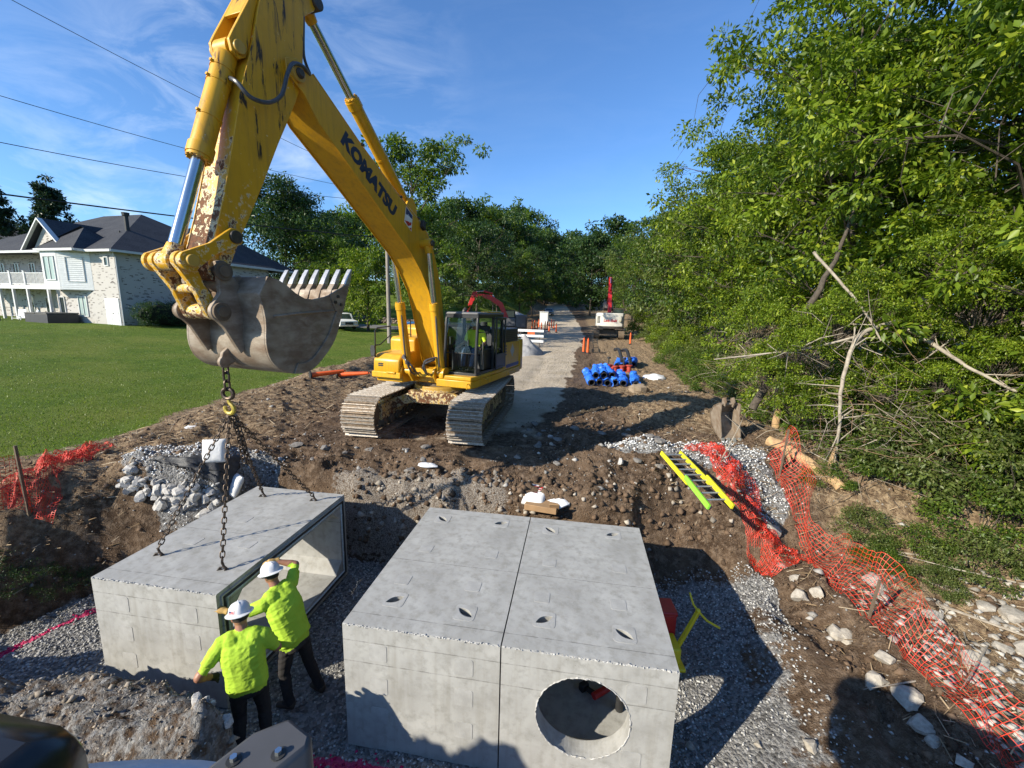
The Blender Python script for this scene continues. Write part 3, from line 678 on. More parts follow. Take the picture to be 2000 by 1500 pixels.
shoe_me = smb.mesh('track_shoe', [SHOEM, pmat('worn_grouser_steel', (0.46,0.41,0.35), (0.26,0.215,0.17), 30, 0.55, 0.4, 0.4, 40)])
for sgn in (-1, 1):
    fx = sgn*1.295
    f = MB()
    f.box((fx,0,0.50), (0.34,3.1,0.42)); f.box((fx,-1.75,0.52), (0.20,0.6,0.26)); f.box((fx,1.75,0.52), (0.20,0.6,0.26)); f.box((fx,0,0.76), (0.22,2.6,0.12))
    tf = f.build('track_frame', YELM, ex, 0.02)
    for k in range(NSH):
        y, z, a = track_path(k*pt+0.03)
        # tangent (cos a, sin a) in (y,z); outward normal is to the right of travel
        M = Matrix.Translation((fx, y, z))@Matrix.Rotation(a, 4, 'X')
        inst('track_shoe', shoe_me, tf, M)
    ch = MB()
    for dx in (-0.09, 0.09):
        pts = [P(fx+dx, -track_path(u)[0], 0)+Vector((0,0,track_path(u)[1])) for u in np.linspace(0, TOT, 70)]
        c0 = Vector((0,0,ZI)); pts = [Vector((p.x, p.y*0.975, ZI+(p.z-ZI)*0.86)) for p in pts]; ch.tube(pts, 0.045, 6, cap=False, flat=0.8)
    ch.build('track_chain', MUD, tf)
    for y in (-YI, YI):
        i = MB(); i.cyl((fx-0.14,y,ZI), (fx+0.14,y,ZI), RI-0.10, n=24); i.cyl((fx-0.19,y,ZI), (fx+0.19,y,ZI), 0.14, n=16); i.build('idler_wheel' if y < 0 else 'drive_sprocket', MUD, tf, 0.012)
    for y in np.linspace(-1.45, 1.45, 8):
        i = MB(); i.cyl((fx-0.22,y,0.235), (fx+0.22,y,0.235), 0.12, n=14); i.cyl((fx-0.25,y,0.235), (fx+0.25,y,0.235), 0.06, n=10); i.build('track_roller', MUD, tf)
    for y in (-0.8, 0.8):
        i = MB(); i.cyl((fx-0.2,y,0.86), (fx+0.2,y,0.86), 0.075, n=12); i.build('carrier_roller', MUD, tf)
        i = MB(); i.box((fx+sgn*0.30,y,0.62), (0.06,0.16,0.2)); i.cyl((fx+sgn*0.24,y-0.3,0.33), (fx+sgn*0.30,y+0.1,0.33), 0.035, n=8); i.build('track_guard', MUD, tf)
cf = MB()
cf.box((0,0,0.82), (1.5,1.5,0.26)); cf.cyl((0,0,0.9), (0,0,1.08), 0.78, n=32)
for sy_ in (-1, 1):
    cf.prism([(-1.2,0.42),(-0.6,0.66),(0.6,0.66),(1.2,0.42),(1.2,0.72),(0.6,0.95),(-0.6,0.95),(-1.2,0.72)], (0,sy_*0.78-0.16,0), (1,0,0), (0,0,1), (0,0.32,0))
cf.build('car_body_frame', YELM, ex, 0.02)
sw = MB(); sw.cyl((0,0,1.05), (0,0,1.22), 0.66, n=32); sw.build('swing_circle', MUD, ex)
# upper structure ----------------------------------------------------
def ump(): return MB(UP)
b = ump()
b.prism([(-1.42,1.10),(-0.60,1.10),(-0.55,0.75),(0.40,0.75),(0.42,1.12),(1.40,1.12),(1.47,0.9),(1.47,-2.5),(-1.47,-2.5),(-1.47,0.9)], (0,0,1.20), (1,0,0), (0,-1,0), (0,0,0.20)); 
deck = b.build('revolving_frame', YEL, ex, 0.025)
b = ump(); b.prism([(0.50,1.13),(1.41,1.13),(1.475,0.95),(1.475,-1.0),(0.50,-1.0)], (0,0,1.402), (1,0,0), (0,-1,0), (0,0,0.10)); b.build('cab_floor_skirt', YEL, ex, 0.02)
b = ump(); b.prism(arc(0,-1.9,1.75,200,340,14)+[(1.47,-2.45),(-1.47,-2.45)], (0,0,1.22), (1.0,0,0), (0,-0.95,0), (0,0,1.05)); b.xf = UP@Matrix.Translation((0,0,0))
cw = ump(); pl = [(-1.47,2.45),(1.47,2.45),(1.47,2.75),(1.25,3.05),(0.6,3.22),(-0.6,3.22),(-1.25,3.05),(-1.47,2.75)]
cw.prism(pl, (0,0,1.24), (1,0,0), (0,1,0), (0,0,1.02)); cw.build('counterweight', YEL, ex, 0.06)
# right-hand side (picture left): stepped tool box, tank covers
b = ump(); b.prism([(0.42,1.40),(1.16,1.40),(1.22,1.50),(1.20,1.80),(1.05,1.95),(0.42,2.0)], P(-1.44,0,0), (0,-1,0), (0,0,1), (0.82,0,0)); tb = b.build('tool_box', YEL, ex, 0.045)
b = ump(); b.box(P(-1.03,1.185,1.40), (0.90,0.11,0.16)); b.box(P(-0.86,1.245,1.47), (0.28,0.05,0.06)); b.build('bumper_step', YEL, tb, 0.02)
b = ump()
for k in range(2):
    for q in (-0.052, 0.0, 0.052): b.box(P(-1.20+q,1.212,1.64+0.05*k), (0.046,0.016,0.034))
b.build('vent_slots', BLACK, tb)
b = ump(); b.prism([(-0.25,1.40),(0.45,1.40),(0.47,2.28),(0.40,2.36),(-0.25,2.40)], P(-1.42,0,0), (0,-1,0), (0,0,1), (0.80,0,0)); tk = b.build('fuel_tank', YEL, ex, 0.04)
b = ump(); b.prism([(-0.95,1.40),(-0.24,1.40),(-0.22,2.58),(-0.32,2.68),(-0.95,2.70)], P(-1.40,0,0), (0,-1,0), (0,0,1), (1.10,0,0)); b.build('hydraulic_tank_cover', YEL, ex, 0.04)
b = ump(); b.prism([(-2.44,1.40),(-0.97,1.40),(-0.97,2.62),(-1.1,2.72),(-2.3,2.72),(-2.44,2.55)], P(-1.40,0,0), (0,-1,0), (0,0,1), (1.75,0,0)); b.build('engine_hood', pmat('hood_dark', (0.05,0.05,0.055), None, 4, 0.5), ex, 0.03)
b = ump(); b.prism([(-2.44,1.40),(-1.08,1.40),(-1.08,2.22),(-2.44,2.22)], P(0.36,0,0), (0,-1,0), (0,0,1), (1.08,0,0)); sdr = b.build('side_door', YEL, ex, 0.02)
DBLUE = pmat('decal_navy', (0.03,0.04,0.14), None, 3, 0.4); DGREY = pmat('decal_grey', (0.42,0.42,0.44), None, 3, 0.4)
b = ump()
for k in range(4): b.box(P(1.442,-1.20,2.12-0.085*k), (0.006,0.20,0.05))
b.box(P(1.442,-1.85,1.50), (0.006,1.15,0.10)); b.build('stripe_decal', DBLUE, sdr)
b = ump(); b.prism([(-1.80,1.74),(-1.62,1.95),(-1.80,2.16),(-1.98,1.95)], P(1.4405,0,0), (0,-1,0), (0,0,1), (0.005,0,0)); b.build('diamond_decal', DGREY, sdr)
b = ump(); b.box(P(0.90,-1.70,2.42), (1.06,1.3,0.40)); gr = b.build('radiator_housing', pmat('hood_dark', (0.05,0.05,0.055)), ex, 0.03)
b = ump()
for k in range(6): b.box(P(1.435,-1.70,2.28+0.055*k), (0.02,1.1,0.022))
b.build('louvre', BLACK, gr)
b = ump(); b.cyl(P(-0.3,-1.9,2.7), P(-0.3,-1.9,3.0), 0.07, n=14); b.tube([P(-0.3,-1.9,3.0), P(-0.3,-1.95,3.1), P(-0.3,-2.05,3.16)], 0.07, 14); b.build('exhaust_stack', DMETAL, ex)
b = ump(); b.cyl(P(0.6,-1.5,2.62), P(0.6,-1.5,2.80), 0.11, n=14); b.build('air_filter_cap', BLACK, ex)
# handrail and mirror on the tool box
HR = pmat('black_rail', (0.02,0.02,0.022), None, 4, 0.45)
b = ump(); b.tube([P(-1.42,1.15,1.55), P(-1.42,1.12,2.55), P(-1.40,1.05,2.62), P(-1.22,0.72,2.66), P(-1.18,0.68,2.84), P(-0.86,0.30,2.85), P(-0.86,0.28,2.30)], 0.019, 8)
b.tube([P(-1.41,1.13,2.16), P(-1.36,1.0,2.17), P(-1.2,0.70,2.45), P(-0.88,0.3,2.44)], 0.016, 8); b.build('handrail', HR, ex, smooth=True)
b = ump()
for zz in np.linspace(2.35, 2.95, 4): b.tube([P(-0.72,-0.05,zz), P(-0.42,-0.05,zz)], 0.014, 6)
b.tube([P(-0.72,-0.05,2.3), P(-0.72,-0.05,3.02)], 0.016, 6); b.tube([P(-0.42,-0.05,2.3), P(-0.42,-0.05,3.02)], 0.016, 6); b.tube([P(-0.57,-0.05,2.3), P(-0.57,-0.05,3.02)], 0.014, 6); b.build('deck_guard', HR, ex, smooth=True)
b = ump(); b.prism([(-0.06,-0.14),(0.06,-0.14),(0.08,0),(0.06,0.14),(-0.06,0.14),(-0.08,0)], P(-1.42,1.20,2.02), (1,0,0), (0,0,1), (0,-0.05,0)); b.build('mirror', BLACK, ex, 0.01)
# cab
CX0, CX1, CS0, CS1, CZ0, CZ1 = 0.50, 1.44, 0.86, -0.98, 1.50, 3.06
CABM = pmat('cab_black', (0.018,0.019,0.021), (0.03,0.03,0.032), 4, 0.35)
def cx_at(z): return CX0+0.0*(z-CZ0)
def front(z): return CS0-0.10*max(0, (z-2.1))/0.96
b = ump()
zs = [CZ0, 2.1, 2.7, CZ1]
for x in (CX0+0.03, CX1-0.03): b.tube([P(x, front(z)-0.03, z) for z in zs], 0.042, 8)
for x in (CX0+0.03, CX1-0.03):
    b.bar(P(x,-0.28,CZ0), P(x,-0.28,CZ1-0.03), 0.06, 0.08, (1,0,0)); b.bar(P(x,CS1+0.04,CZ0), P(x,CS1+0.04,CZ1-0.03), 0.06, 0.08, (1,0,0))
    b.bar(P(x,CS1+0.02,CZ0+0.03), P(x,CS0-0.02,CZ0+0.03), 0.06, 0.07); b.bar(P(x,CS1+0.02,CZ1-0.06), P(x,front(CZ1)-0.02,CZ1-0.06), 0.07, 0.09)
b.bar(P(CX0,CS0-0.03,CZ0+0.03), P(CX1,CS0-0.03,CZ0+0.03), 0.07, 0.07); b.bar(P(CX0,CS0-0.03,2.06), P(CX1,CS0-0.03,2.06), 0.022, 0.022); b.bar(P(CX0,front(CZ1)-0.02,CZ1-0.06), P(CX1,front(CZ1)-0.02,CZ1-0.06), 0.08, 0.10)
b.bar(P(CX0,CS1+0.03,CZ1-0.06), P(CX1,CS1+0.03,CZ1-0.06), 0.07, 0.09)
cab = b.build('cab', CABM, ex, 0.008)
b = ump(); b.prism([(CX0,front(CZ1)+0.04),(CX1,front(CZ1)+0.04),(CX1+0.02,0.5),(CX1+0.02,CS1),(CX0-0.02,CS1),(CX0-0.02,0.5)], (0,0,CZ1-0.03), (1,0,0), (0,-1,0), (0,0,0.07)); b.build('roof', pmat('cab_roof_grey', (0.12,0.12,0.125), (0.16,0.16,0.16), 3, 0.5), cab, 0.03)
b = ump(); b.box(P(CX1-0.10,-0.30,CZ1+0.045), (0.22,1.0,0.05)); b.build('roof_trim', YEL, cab, 0.02)
b = ump(); b.box(P(CX0+0.02,CS1/2,CZ0+0.30), (0.03,1.8,0.55)); b.box(P((CX0+CX1)/2,CS1+0.03,CZ0+0.45), (0.9,0.03,0.85)); b.box(P((CX0+CX1)/2,0,CZ0-0.0), (0.92,1.78,0.03)); b.build('cab_panel', CABM, cab)
def pane(name, q):
    mb = ump(); mb.add([P(*c) for c in q], [(0,1,2,3)]); o = mb.build(name, GLASS, cab)
    sm = o.modifiers.new('thickness', 'SOLIDIFY'); sm.thickness = 0.006; return o
pane('windscreen', [(CX0+0.05,CS0-0.02,2.08),(CX1-0.05,CS0-0.02,2.08),(CX1-0.05,front(2.98)-0.01,2.98),(CX0+0.05,front(2.98)-0.01,2.98)])
pane('lower_windscreen', [(CX0+0.05,CS0-0.02,CZ0+0.06),(CX1-0.05,CS0-0.02,CZ0+0.06),(CX1-0.05,CS0-0.02,2.05),(CX0+0.05,CS0-0.02,2.05)])
pane('side_window', [(CX1-0.01,-0.92,1.62),(CX1-0.01,-0.32,1.62),(CX1-0.01,-0.32,2.94),(CX1-0.01,-0.92,2.94)])
pane('side_window', [(CX0+0.01,-0.9,2.1),(CX0+0.01,0.7,2.1),(CX0+0.01,0.66,2.94),(CX0+0.01,-0.9,2.94)])
pane('rear_window', [(CX0+0.06,CS1+0.02,2.38),(CX1-0.06,CS1+0.02,2.38),(CX1-0.06,CS1+0.02,2.94),(CX0+0.06,CS1+0.02,2.94)])
# open door folded back along the cab side
b = ump(); 
for q in ((-0.28,-1.0,1.54,1.60),(-0.28,-1.0,2.90,2.97)): b.box(P(CX1+0.06,(q[0]+q[1])/2,(q[2]+q[3])/2), (0.04,abs(q[0]-q[1]),q[3]-q[2]))
for s_ in (-0.30,-0.98): b.box(P(CX1+0.06,s_,2.25), (0.04,0.06,1.43))
b.box(P(CX1+0.06,-0.64,1.78), (0.035,0.66,0.36)); b.box(P(CX1+0.095,-0.45,2.1), (0.04,0.12,0.05)); b.build('cab_door', CABM, cab, 0.008)
b = ump(); b.tube([P(CX1+0.03,0.72,1.75), P(CX1+0.10,0.74,1.8), P(CX1+0.10,0.70,2.35), P(CX1+0.04,0.66,2.42)], 0.016, 8); b.build('grab_rail', HR, cab, smooth=True)
b = ump(); b.prism([(-0.07,-0.15),(0.07,-0.15),(0.08,0.1),(0.04,0.16),(-0.05,0.16)], P(CX1+0.20,0.55,2.42), (1,0,0.1), (0,0,1), (0.01,-0.05,0)); b.tube([P(CX1-0.02,0.7,2.6), P(CX1+0.2,0.62,2.62), P(CX1+0.2,0.57,2.5)], 0.012, 6); b.build('mirror', BLACK, cab, 0.01)
b = ump(); b.tube([P(CX1-0.10,1.14,1.34), P(CX1-0.10,1.22,1.32), P(CX1-0.10,1.22,1.22), P(CX1-0.10,1.12,1.2)], 0.014, 6); b.tube([P(1.47,0.55,1.40), P(1.57,0.55,1.38), P(1.57,0.3,1.38), P(1.47,0.3,1.40)], 0.016, 6); b.build('foot_step', YEL, cab, smooth=True)
SEATM = pmat('seat_grey', (0.06,0.06,0.065), (0.09,0.09,0.095), 8, 0.85)
b = ump(); b.prism([(-0.55,1.92),(-0.02,1.95),(-0.02,2.05),(-0.42,2.05),(-0.55,2.72),(-0.66,2.72),(-0.62,1.92)], P(0.72,0,0), (0,-1,0), (0,0,1), (0.46,0,0)); b.box(P(0.95,-0.3,1.72), (0.34,0.4,0.4)); b.build('operator_seat', SEATM, cab, 0.04)
b = ump()
for x in (0.61, 1.29): b.box(P(x,0.0,2.06), (0.14,0.62,0.10)); b.tube([P(x,0.24,2.1), P(x,0.28,2.26)], [0.018,0.026], 8); b.box(P(x,-0.05,1.8), (0.12,0.5,0.45))
for x in (0.86, 1.02): b.tube([P(x,0.42,1.54), P(x,0.48,1.72), P(x,0.43,2.06)], 0.013, 6); b.box(P(x,0.5,1.60), (0.10,0.16,0.03))
b.box(P(0.56,0.55,2.35), (0.05,0.16,0.2)); b.build('control_console', CABM, cab, 0.01)
# boom ---------------------------------------------------------------
BOOM = [(5.18,6.55),(4.88,6.38),(4.6,6.07),(3.87,5.61),(3.25,5.20),(2.45,4.68),(1.99,4.38),(1.59,4.02),(1.25,3.58),(1.04,3.08),(0.82,2.4),(0.62,1.78),(0.50,1.64),(0.34,1.66),(0.25,1.80),(0.28,2.1),(0.42,2.6),(0.54,3.08),(0.70,3.82),(0.92,4.38),(1.13,4.80),(1.5,5.07),(2.28,5.42),(2.84,5.70),(3.53,6.06),(4.22,6.47),(4.65,6.72),(4.98,6.82),(5.2,6.73)]
b = ump(); plate(b, offp(BOOM, 0.03), -0.30, 0.30)
for x0, x1 in ((-0.315,-0.295), (0.295,0.315)): plate(b, BOOM, x0, x1)
boom = b.build('boom', YEL, ex, 0.008)
def pin(parent, s, z, x0, x1, r, mat=DMETAL, name='pin'):
    m_ = ump(); m_.cyl(P(x0,s,z), P(x1,s,z), r, n=20); return m_.build(name, mat, parent, 0.01)
pin(boom, 5.0, 6.60, -0.37, 0.37, 0.115, YELM, 'boom_tip_boss'); pin(boom, 5.0, 6.60, -0.40, 0.40, 0.07)
pin(boom, 1.58, 4.66, -0.60, 0.60, 0.10, YEL, 'cylinder_boss'); pin(boom, 1.58, 4.66, -0.64, 0.64, 0.065)
for q in ((2.35,5.05),(1.2,4.35)): pass
# lettering on the boom flank
TXT = pmat('lettering_navy', (0.012,0.018,0.055), None, 3, 0.4)
def flank_M(s, z, ds, dz, x):
    """text frame on the +x flank: text runs from boom tip to foot"""
    t_ = P(0, ds, dz).normalized(); u_ = Vector((1,0,0)).cross(t_)
    M = Matrix.Identity(4); o_ = P(x, s, z)
    for i in range(3): M[i][0], M[i][1], M[i][2], M[i][3] = t_[i], u_[i], (1,0,0)[i], o_[i]
    return UP@M
text_mesh('lettering', 'KOMATSU', 0.335, TXT, boom, flank_M(3.33, 5.60, -0.845, -0.535, 0.3165), bold=0.021, extrude=0.002, shear=0.0, squeeze=1.12)
b = ump(); b.prism([(2.26,5.02),(1.99,4.86),(1.93,5.21),(2.18,5.35)], P(0.316,0,0), (0,-1,0), (0,0,1), (0.003,0,0)); sg = b.build('emblem_plate', WHITE, boom)
b = ump(); b.prism([(2.25,5.05),(2.12,4.955),(2.00,4.99),(1.985,5.05)], P(0.319,0,0), (0,-1,0), (0,0,1), (0.002,0,0)); b.prism([(2.07,4.92),(2.005,4.88),(1.995,4.94)], P(0.319,0,0), (0,-1,0), (0,0,1), (0.002,0,0)); b.build('emblem_red', REDP, sg)
b = ump(); b.prism([(2.20,5.19),(1.95,5.13),(1.94,5.20),(2.175,5.335)], P(0.319,0,0), (0,-1,0), (0,0,1), (0.002,0,0)); b.build('emblem_blue', DBLUE, sg)
text_mesh('emblem_letters', 'JRI', 0.15, WHITE, sg, flank_M(2.09, 5.11, -0.845, -0.535, 0.3225), bold=0.004, extrude=0.001)
b = ump(); b.prism([(1.66,5.02),(1.55,4.95),(1.55,5.12),(1.63,5.17)], P(0.33,0,0), (0,-1,0), (0,0,1), (0.10,0,0)); b.build('work_light', BLACK, boom, 0.01)
# pipes along the top of the boom
b = ump()
def boom_top(k): 
    t_ = [(1.18,4.92),(1.5,5.13),(2.28,5.48),(2.84,5.76),(3.53,6.12),(4.22,6.53),(4.62,6.77)]; return t_
for x in (-0.24, -0.17, 0.18, 0.25): b.tube([P(x, s, z+0.015) for s, z in boom_top(0)], 0.020, 7)
b.build('hydraulic_pipes', YEL, boom, smooth=True)
b = ump()
for s, z in ((2.3,5.50),(3.5,6.12),(1.6,5.2)): b.box(P(0.21,s,z+0.02), (0.16,0.07,0.05)); b.box(P(-0.21,s,z+0.02), (0.16,0.07,0.05))
b.build('pipe_clamp', DMETAL, boom, 0.006)
HOSE = pmat('hydraulic_hose', (0.05,0.055,0.06), (0.08,0.08,0.09), 20, 0.35)
def smooth_path(pts, n=6):
    pts = [Vector(p) for p in pts]; o = []
    for i in range(len(pts)-1):
        p0, p1, p2, p3 = pts[max(i-1,0)], pts[i], pts[i+1], pts[min(i+2,len(pts)-1)]
        for k in range(n):
            t_ = k/n; o.append(0.5*((2*p1)+(p2-p0)*t_+(2*p0-5*p1+4*p2-p3)*t_*t_+(3*p1-p0-3*p2+p3)*t_**3))
    return o+[pts[-1]]
def on_x(u, v, x):
    """point of the excavator's upper frame plane x=const seen at a pixel"""
    o_ = np.array(up_world(x,0,0)); n_ = np.array(UP@Vector((1,0,0))); d = ray(u, v); t_ = ((o_-CAM)@n_)/(d@n_); w_ = Vector(CAM+d*t_)
    return (Matrix.Translation((SX,SYY,0))@UP).inverted()@w_
b = ump(); b.tube(smooth_path([on_x(447,152,0.10), on_x(462,160,0.30), on_x(490,190,0.40), on_x(525,200,0.42), on_x(550,185,0.42), on_x(561,145,0.42), on_x(572,124,0.40), on_x(592,130,0.36), on_x(604,146,0.30)]), 0.028, 8); b.build('hydraulic_hose', HOSE, boom, smooth=True)
b = ump(); b.tube(smooth_path([P(0.2,4.62,6.80), P(0.22,4.75,7.0), P(0.22,4.72,7.5), P(0.1,4.62,7.85)]), 0.024, 7); b.build('hydraulic_hose', HOSE, boom, smooth=True)
def cylinder(p0, p1, frac, rb, rr, parent, name='hydraulic_cylinder', mat=YEL, bands=()):
    p0, p1 = Vector(p0), Vector(p1); d = (p1-p0); q = p0+d*frac; u = d.normalized()
    m_ = ump(); m_.tube([p0+u*0.10, q], rb, 20); m_.tube([q-u*0.16, q-u*0.02], rb*1.13, 20); m_.tube([q-u*0.02, q+u*0.02], rb*1.05, 14); m_.tube([p0, p0+u*0.14], rb*0.75, 14)
    x = UP.inverted().to_3x3()@Vector((1,0,0)) if False else Vector((1,0,0)); m_.tube([p0-x*rb*0.85, p0+x*rb*0.85], rb*0.95, 16)
    for bd in bands: m_.tube([p0+d*bd-u*0.02, p0+d*bd+u*0.02], rb*1.06, 20); m_.tube([p0+d*bd, p0+d*bd+frame(u)[1]*rb*1.25], rb*0.16, 6)
    c = m_.build(name, mat, parent, smooth=True)
    m_ = ump(); y_ = frame(u)
    for k in range(10):
        a = 2*math.pi*k/10; m_.tube([q+(y_[0]*math.cos(a)+y_[1]*math.sin(a))*rb*0.88-u*0.02, q+(y_[0]*math.cos(a)+y_[1]*math.sin(a))*rb*0.88+u*0.035], rb*0.13, 6)
    m_.build('gland_bolt_ring', mat, c)
    m_ = ump(); m_.tube([q, p1-u*0.12], rr, 16); m_.build('piston_rod', CHROME, c, smooth=True)
    m_ = ump(); m_.tube([p1-u*0.22, p1-u*0.06], [rr*1.15, rr*1.5], 14); m_.tube([p1-x*rb*0.8, p1+x*rb*0.8], rb*0.95, 18); m_.build('rod_eye', mat, c, 0.008)
    return c
for x in (-0.49, 0.49):
    c = cylinder(P(x,0.98,1.52), P(x,1.58,4.66), 0.56, 0.112, 0.068, ex)
    m_ = ump(); m_.tube(smooth_path([P(x+0.05,1.16,1.72), P(x+0.07,1.26,2.2), P(x+0.06,1.33,2.9), P(x+0.03,1.34,3.12)]), 0.022, 7); m_.tube(smooth_path([P(x-0.05,1.18,1.9), P(x-0.3*np.sign(x),1.35,1.75), P(x-0.35*np.sign(x),1.1,1.5), P(x-0.36*np.sign(x),0.8,1.55)]), 0.026, 7); m_.tube(smooth_path([P(x-0.02,1.18,1.95), P(x-0.22*np.sign(x),1.42,1.85), P(x-0.27*np.sign(x),1.2,1.5), P(x-0.28*np.sign(x),0.8,1.5)]), 0.026, 7)
    m_.build('hose', HOSE, c, smooth=True)
b = ump(); b.box(P(0,0.75,1.50), (0.62,0.5,0.22)); 
for x in (-0.62,-0.36,0.36,0.62): b.prism(arc(1.0,1.52,0.17,-60,120,6)+[(0.6,1.55),(0.6,1.25),(1.0,1.25)], P(x-0.03,0,0), (0,-1,0), (0,0,1), (0.06,0,0))
b.build('boom_foot_bracket', YEL, ex, 0.01)
ac = cylinder(P(0,1.75,5.52), P(0,4.46,7.86), 0.62, 0.125, 0.075, ex, bands=(0.3,))
b = ump()
for x in (-0.16, 0.16): b.prism([(1.45,5.02),(2.05,5.30),(1.85,5.62),(1.68,5.64),(1.58,5.5)], P(x-0.025,0,0), (0,-1,0), (0,0,1), (0.05,0,0))
b.build('cylinder_bracket', YEL, boom, 0.008)
# arm ----------------------------------------------------------------
ARM = [(4.42,7.95),(4.52,7.72),(4.74,7.52),(4.80,6.95),(4.82,6.62),(4.98,6.25),(5.12,5.97),(5.36,5.51),(5.66,4.89),(5.9,4.42),(6.11,4.02),(6.25,3.72),(6.32,3.55),(6.42,3.46),(6.54,3.48),(6.58,3.60),(6.53,3.78),(6.36,4.29),(6.23,4.73),(6.10,5.21),(5.89,6.04),(5.66,6.70),(5.55,7.14),(5.42,7.55),(5.1,8.05),(4.8,8.2),(4.52,8.12)]
b = ump()
for x0, x1 in ((-0.25,-0.23), (0.23,0.25)): b.mi = 0; plate(b, ARM, x0, x1)
b.mi = 1; plate(b, offp(ARM, 0.012), -0.235, 0.235)
arm = b.build('arm', [YELW, YELR], ex, 0.006)
pin(arm, 4.46, 7.86, -0.30, 0.30, 0.10); pin(arm, 5.0, 6.60, -0.42, 0.42, 0.055)
b = ump()
for x in (-0.17, 0.17): b.prism([(5.42,7.50),(5.58,7.32),(5.90,6.72),(5.97,6.58),(5.94,6.45),(5.84,6.40),(5.74,6.46),(5.66,6.70),(5.55,7.12)], P(x-0.025,0,0), (0,-1,0), (0,0,1), (0.05,0,0))
b.prism([(5.42,7.50),(5.58,7.32),(5.74,7.02),(5.70,7.0),(5.53,7.30)], P(-0.15,0,0), (0,-1,0), (0,0,1), (0.3,0,0))
b.build('cylinder_bracket', YELW, arm, 0.008)
pin(arm, 5.85, 6.53, -0.24, 0.24, 0.085, YELM); pin(arm, 6.25, 4.05, -0.40, 0.40, 0.085)
bc = cylinder(P(0,5.85,6.53), P(0,6.85,3.68), 0.53, 0.135, 0.078, ex, mat=YELW, bands=(0.10, 0.17, 0.34))
def link(mb, a, b_, ra, rb, w, x0, x1):
    a, b_ = Vector(a), Vector(b_); d = (b_-a).normalized(); an = math.degrees(math.atan2(d.y, d.x))
    mid = (a+b_)/2; n_ = Vector((-d.y, d.x))
    poly = arc(a.x, a.y, ra, an+100, an+260, 8)+[tuple(mid-n_*w)]+arc(b_.x, b_.y, rb, an-80, an+80, 8)+[tuple(mid+n_*w)]
    plate(mb, poly, x0, x1)
for x in (-0.36, 0.30):
    b = ump(); link(b, (6.85,3.68), (6.25,4.05), 0.125, 0.115, 0.075, x, x+0.06); gl = b.build('guide_link', YELL, ex, 0.008)
pin(gl, 6.85, 3.68, -0.42, 0.42, 0.075, YELM)
b = ump()
for x in (-0.24, 0.16): link(b, (6.85,3.68), (6.54,3.07), 0.12, 0.11, 0.07, x, x+0.08)
b.cyl(P(-0.2,6.68,3.36), P(0.2,6.68,3.36), 0.06); b.cyl(P(-0.24,6.54,3.07), P(0.24,6.54,3.07), 0.10); b.cyl(P(-0.28,6.85,3.68), P(-0.14,6.85,3.68), 0.105); b.cyl(P(0.14,6.85,3.68), P(0.28,6.85,3.68), 0.105)
b.build('bucket_link', YELL, ex, 0.008)
# bucket ----------------------------------------------------------------
BW = 0.75
WRAP = smooth_path([(6.30,3.32,0),(6.24,2.98,0),(6.26,2.66,0),(6.20,2.42,0),(6.02,2.25,0),(5.76,2.18,0),(5.50,2.22,0),(5.22,2.42,0),(5.0,2.66,0),(4.86,2.98,0),(4.76,3.24,0),(4.68,3.46,0)], 3)
WRAP = [(p.x, p.y) for p in WRAP]
b = ump(); inner = []
cpt = Vector((5.5,2.95))
for q in WRAP:
    v_ = (cpt-Vector(q)).normalized(); inner.append((q[0]+v_.x*0.045, q[1]+v_.y*0.045))
plate(b, WRAP+inner[::-1], -BW, BW)
plate(b, [(6.30,3.32),(6.16,3.54),(6.11,3.51),(6.25,3.30)], -BW, BW); plate(b, [(6.16,3.54),(6.11,3.55),(5.86,3.44),(5.88,3.40),(6.12,3.49)], -BW, BW)
bk = b.build('bucket', STEELB, ex, 0.006)
SIDE = [(6.16,3.55),(6.31,3.31)]+WRAP[2:-1]+[(4.66,3.49),(4.90,3.40),(5.15,3.32),(5.40,3.27),(5.56,3.28),(5.72,3.35),(5.86,3.45),(6.0,3.52)]
for sg_ in (-1, 1):
    b = ump(); x0 = sg_*BW; plate(b, SIDE, min(x0, x0+sg_*0.035), max(x0, x0+sg_*0.035)); sp = b.build('side_plate', STEELB, bk, 0.006)
    b = ump(); x0 = sg_*(BW+0.035); plate(b, [(4.63,3.56),(5.08,3.36),(4.98,3.12),(4.86,3.02),(4.80,3.10)], min(x0, x0+sg_*0.03), max(x0, x0+sg_*0.03)); sp2 = b.build('side_cutter', STEELB, bk, 0.006)
    b = ump()
    for s, z in ((4.92,3.33),(4.86,3.20),(4.98,3.24)): b.cyl(P(sg_*(BW+0.06),s,z), P(sg_*(BW+0.085),s,z), 0.028, n=6)
    b.build('bolt', DMETAL, sp2)
    # raised wear ribs and heel plate on the cheek
    b = ump(); hp = WRAP[14:30]; cc = Vector((5.5,2.9)); hi_ = [(q[0]+(cc-Vector(q)).normalized().x*0.16, q[1]+(cc-Vector(q)).normalized().y*0.16) for q in hp]
    x0 = sg_*(BW+0.035); plate(b, hp+hi_[::-1], min(x0, x0+sg_*0.025), max(x0, x0+sg_*0.025)); b.build('wear_plate', STEELB, sp, 0.005)
    b = ump(); b.tube([P(sg_*(BW+0.035),6.12,3.02), P(sg_*(BW+0.04),5.7,3.06), P(sg_*(BW+0.035),5.0,3.10)], 0.018, 6); b.build('cheek_rib', STEELB, sp, smooth=True)
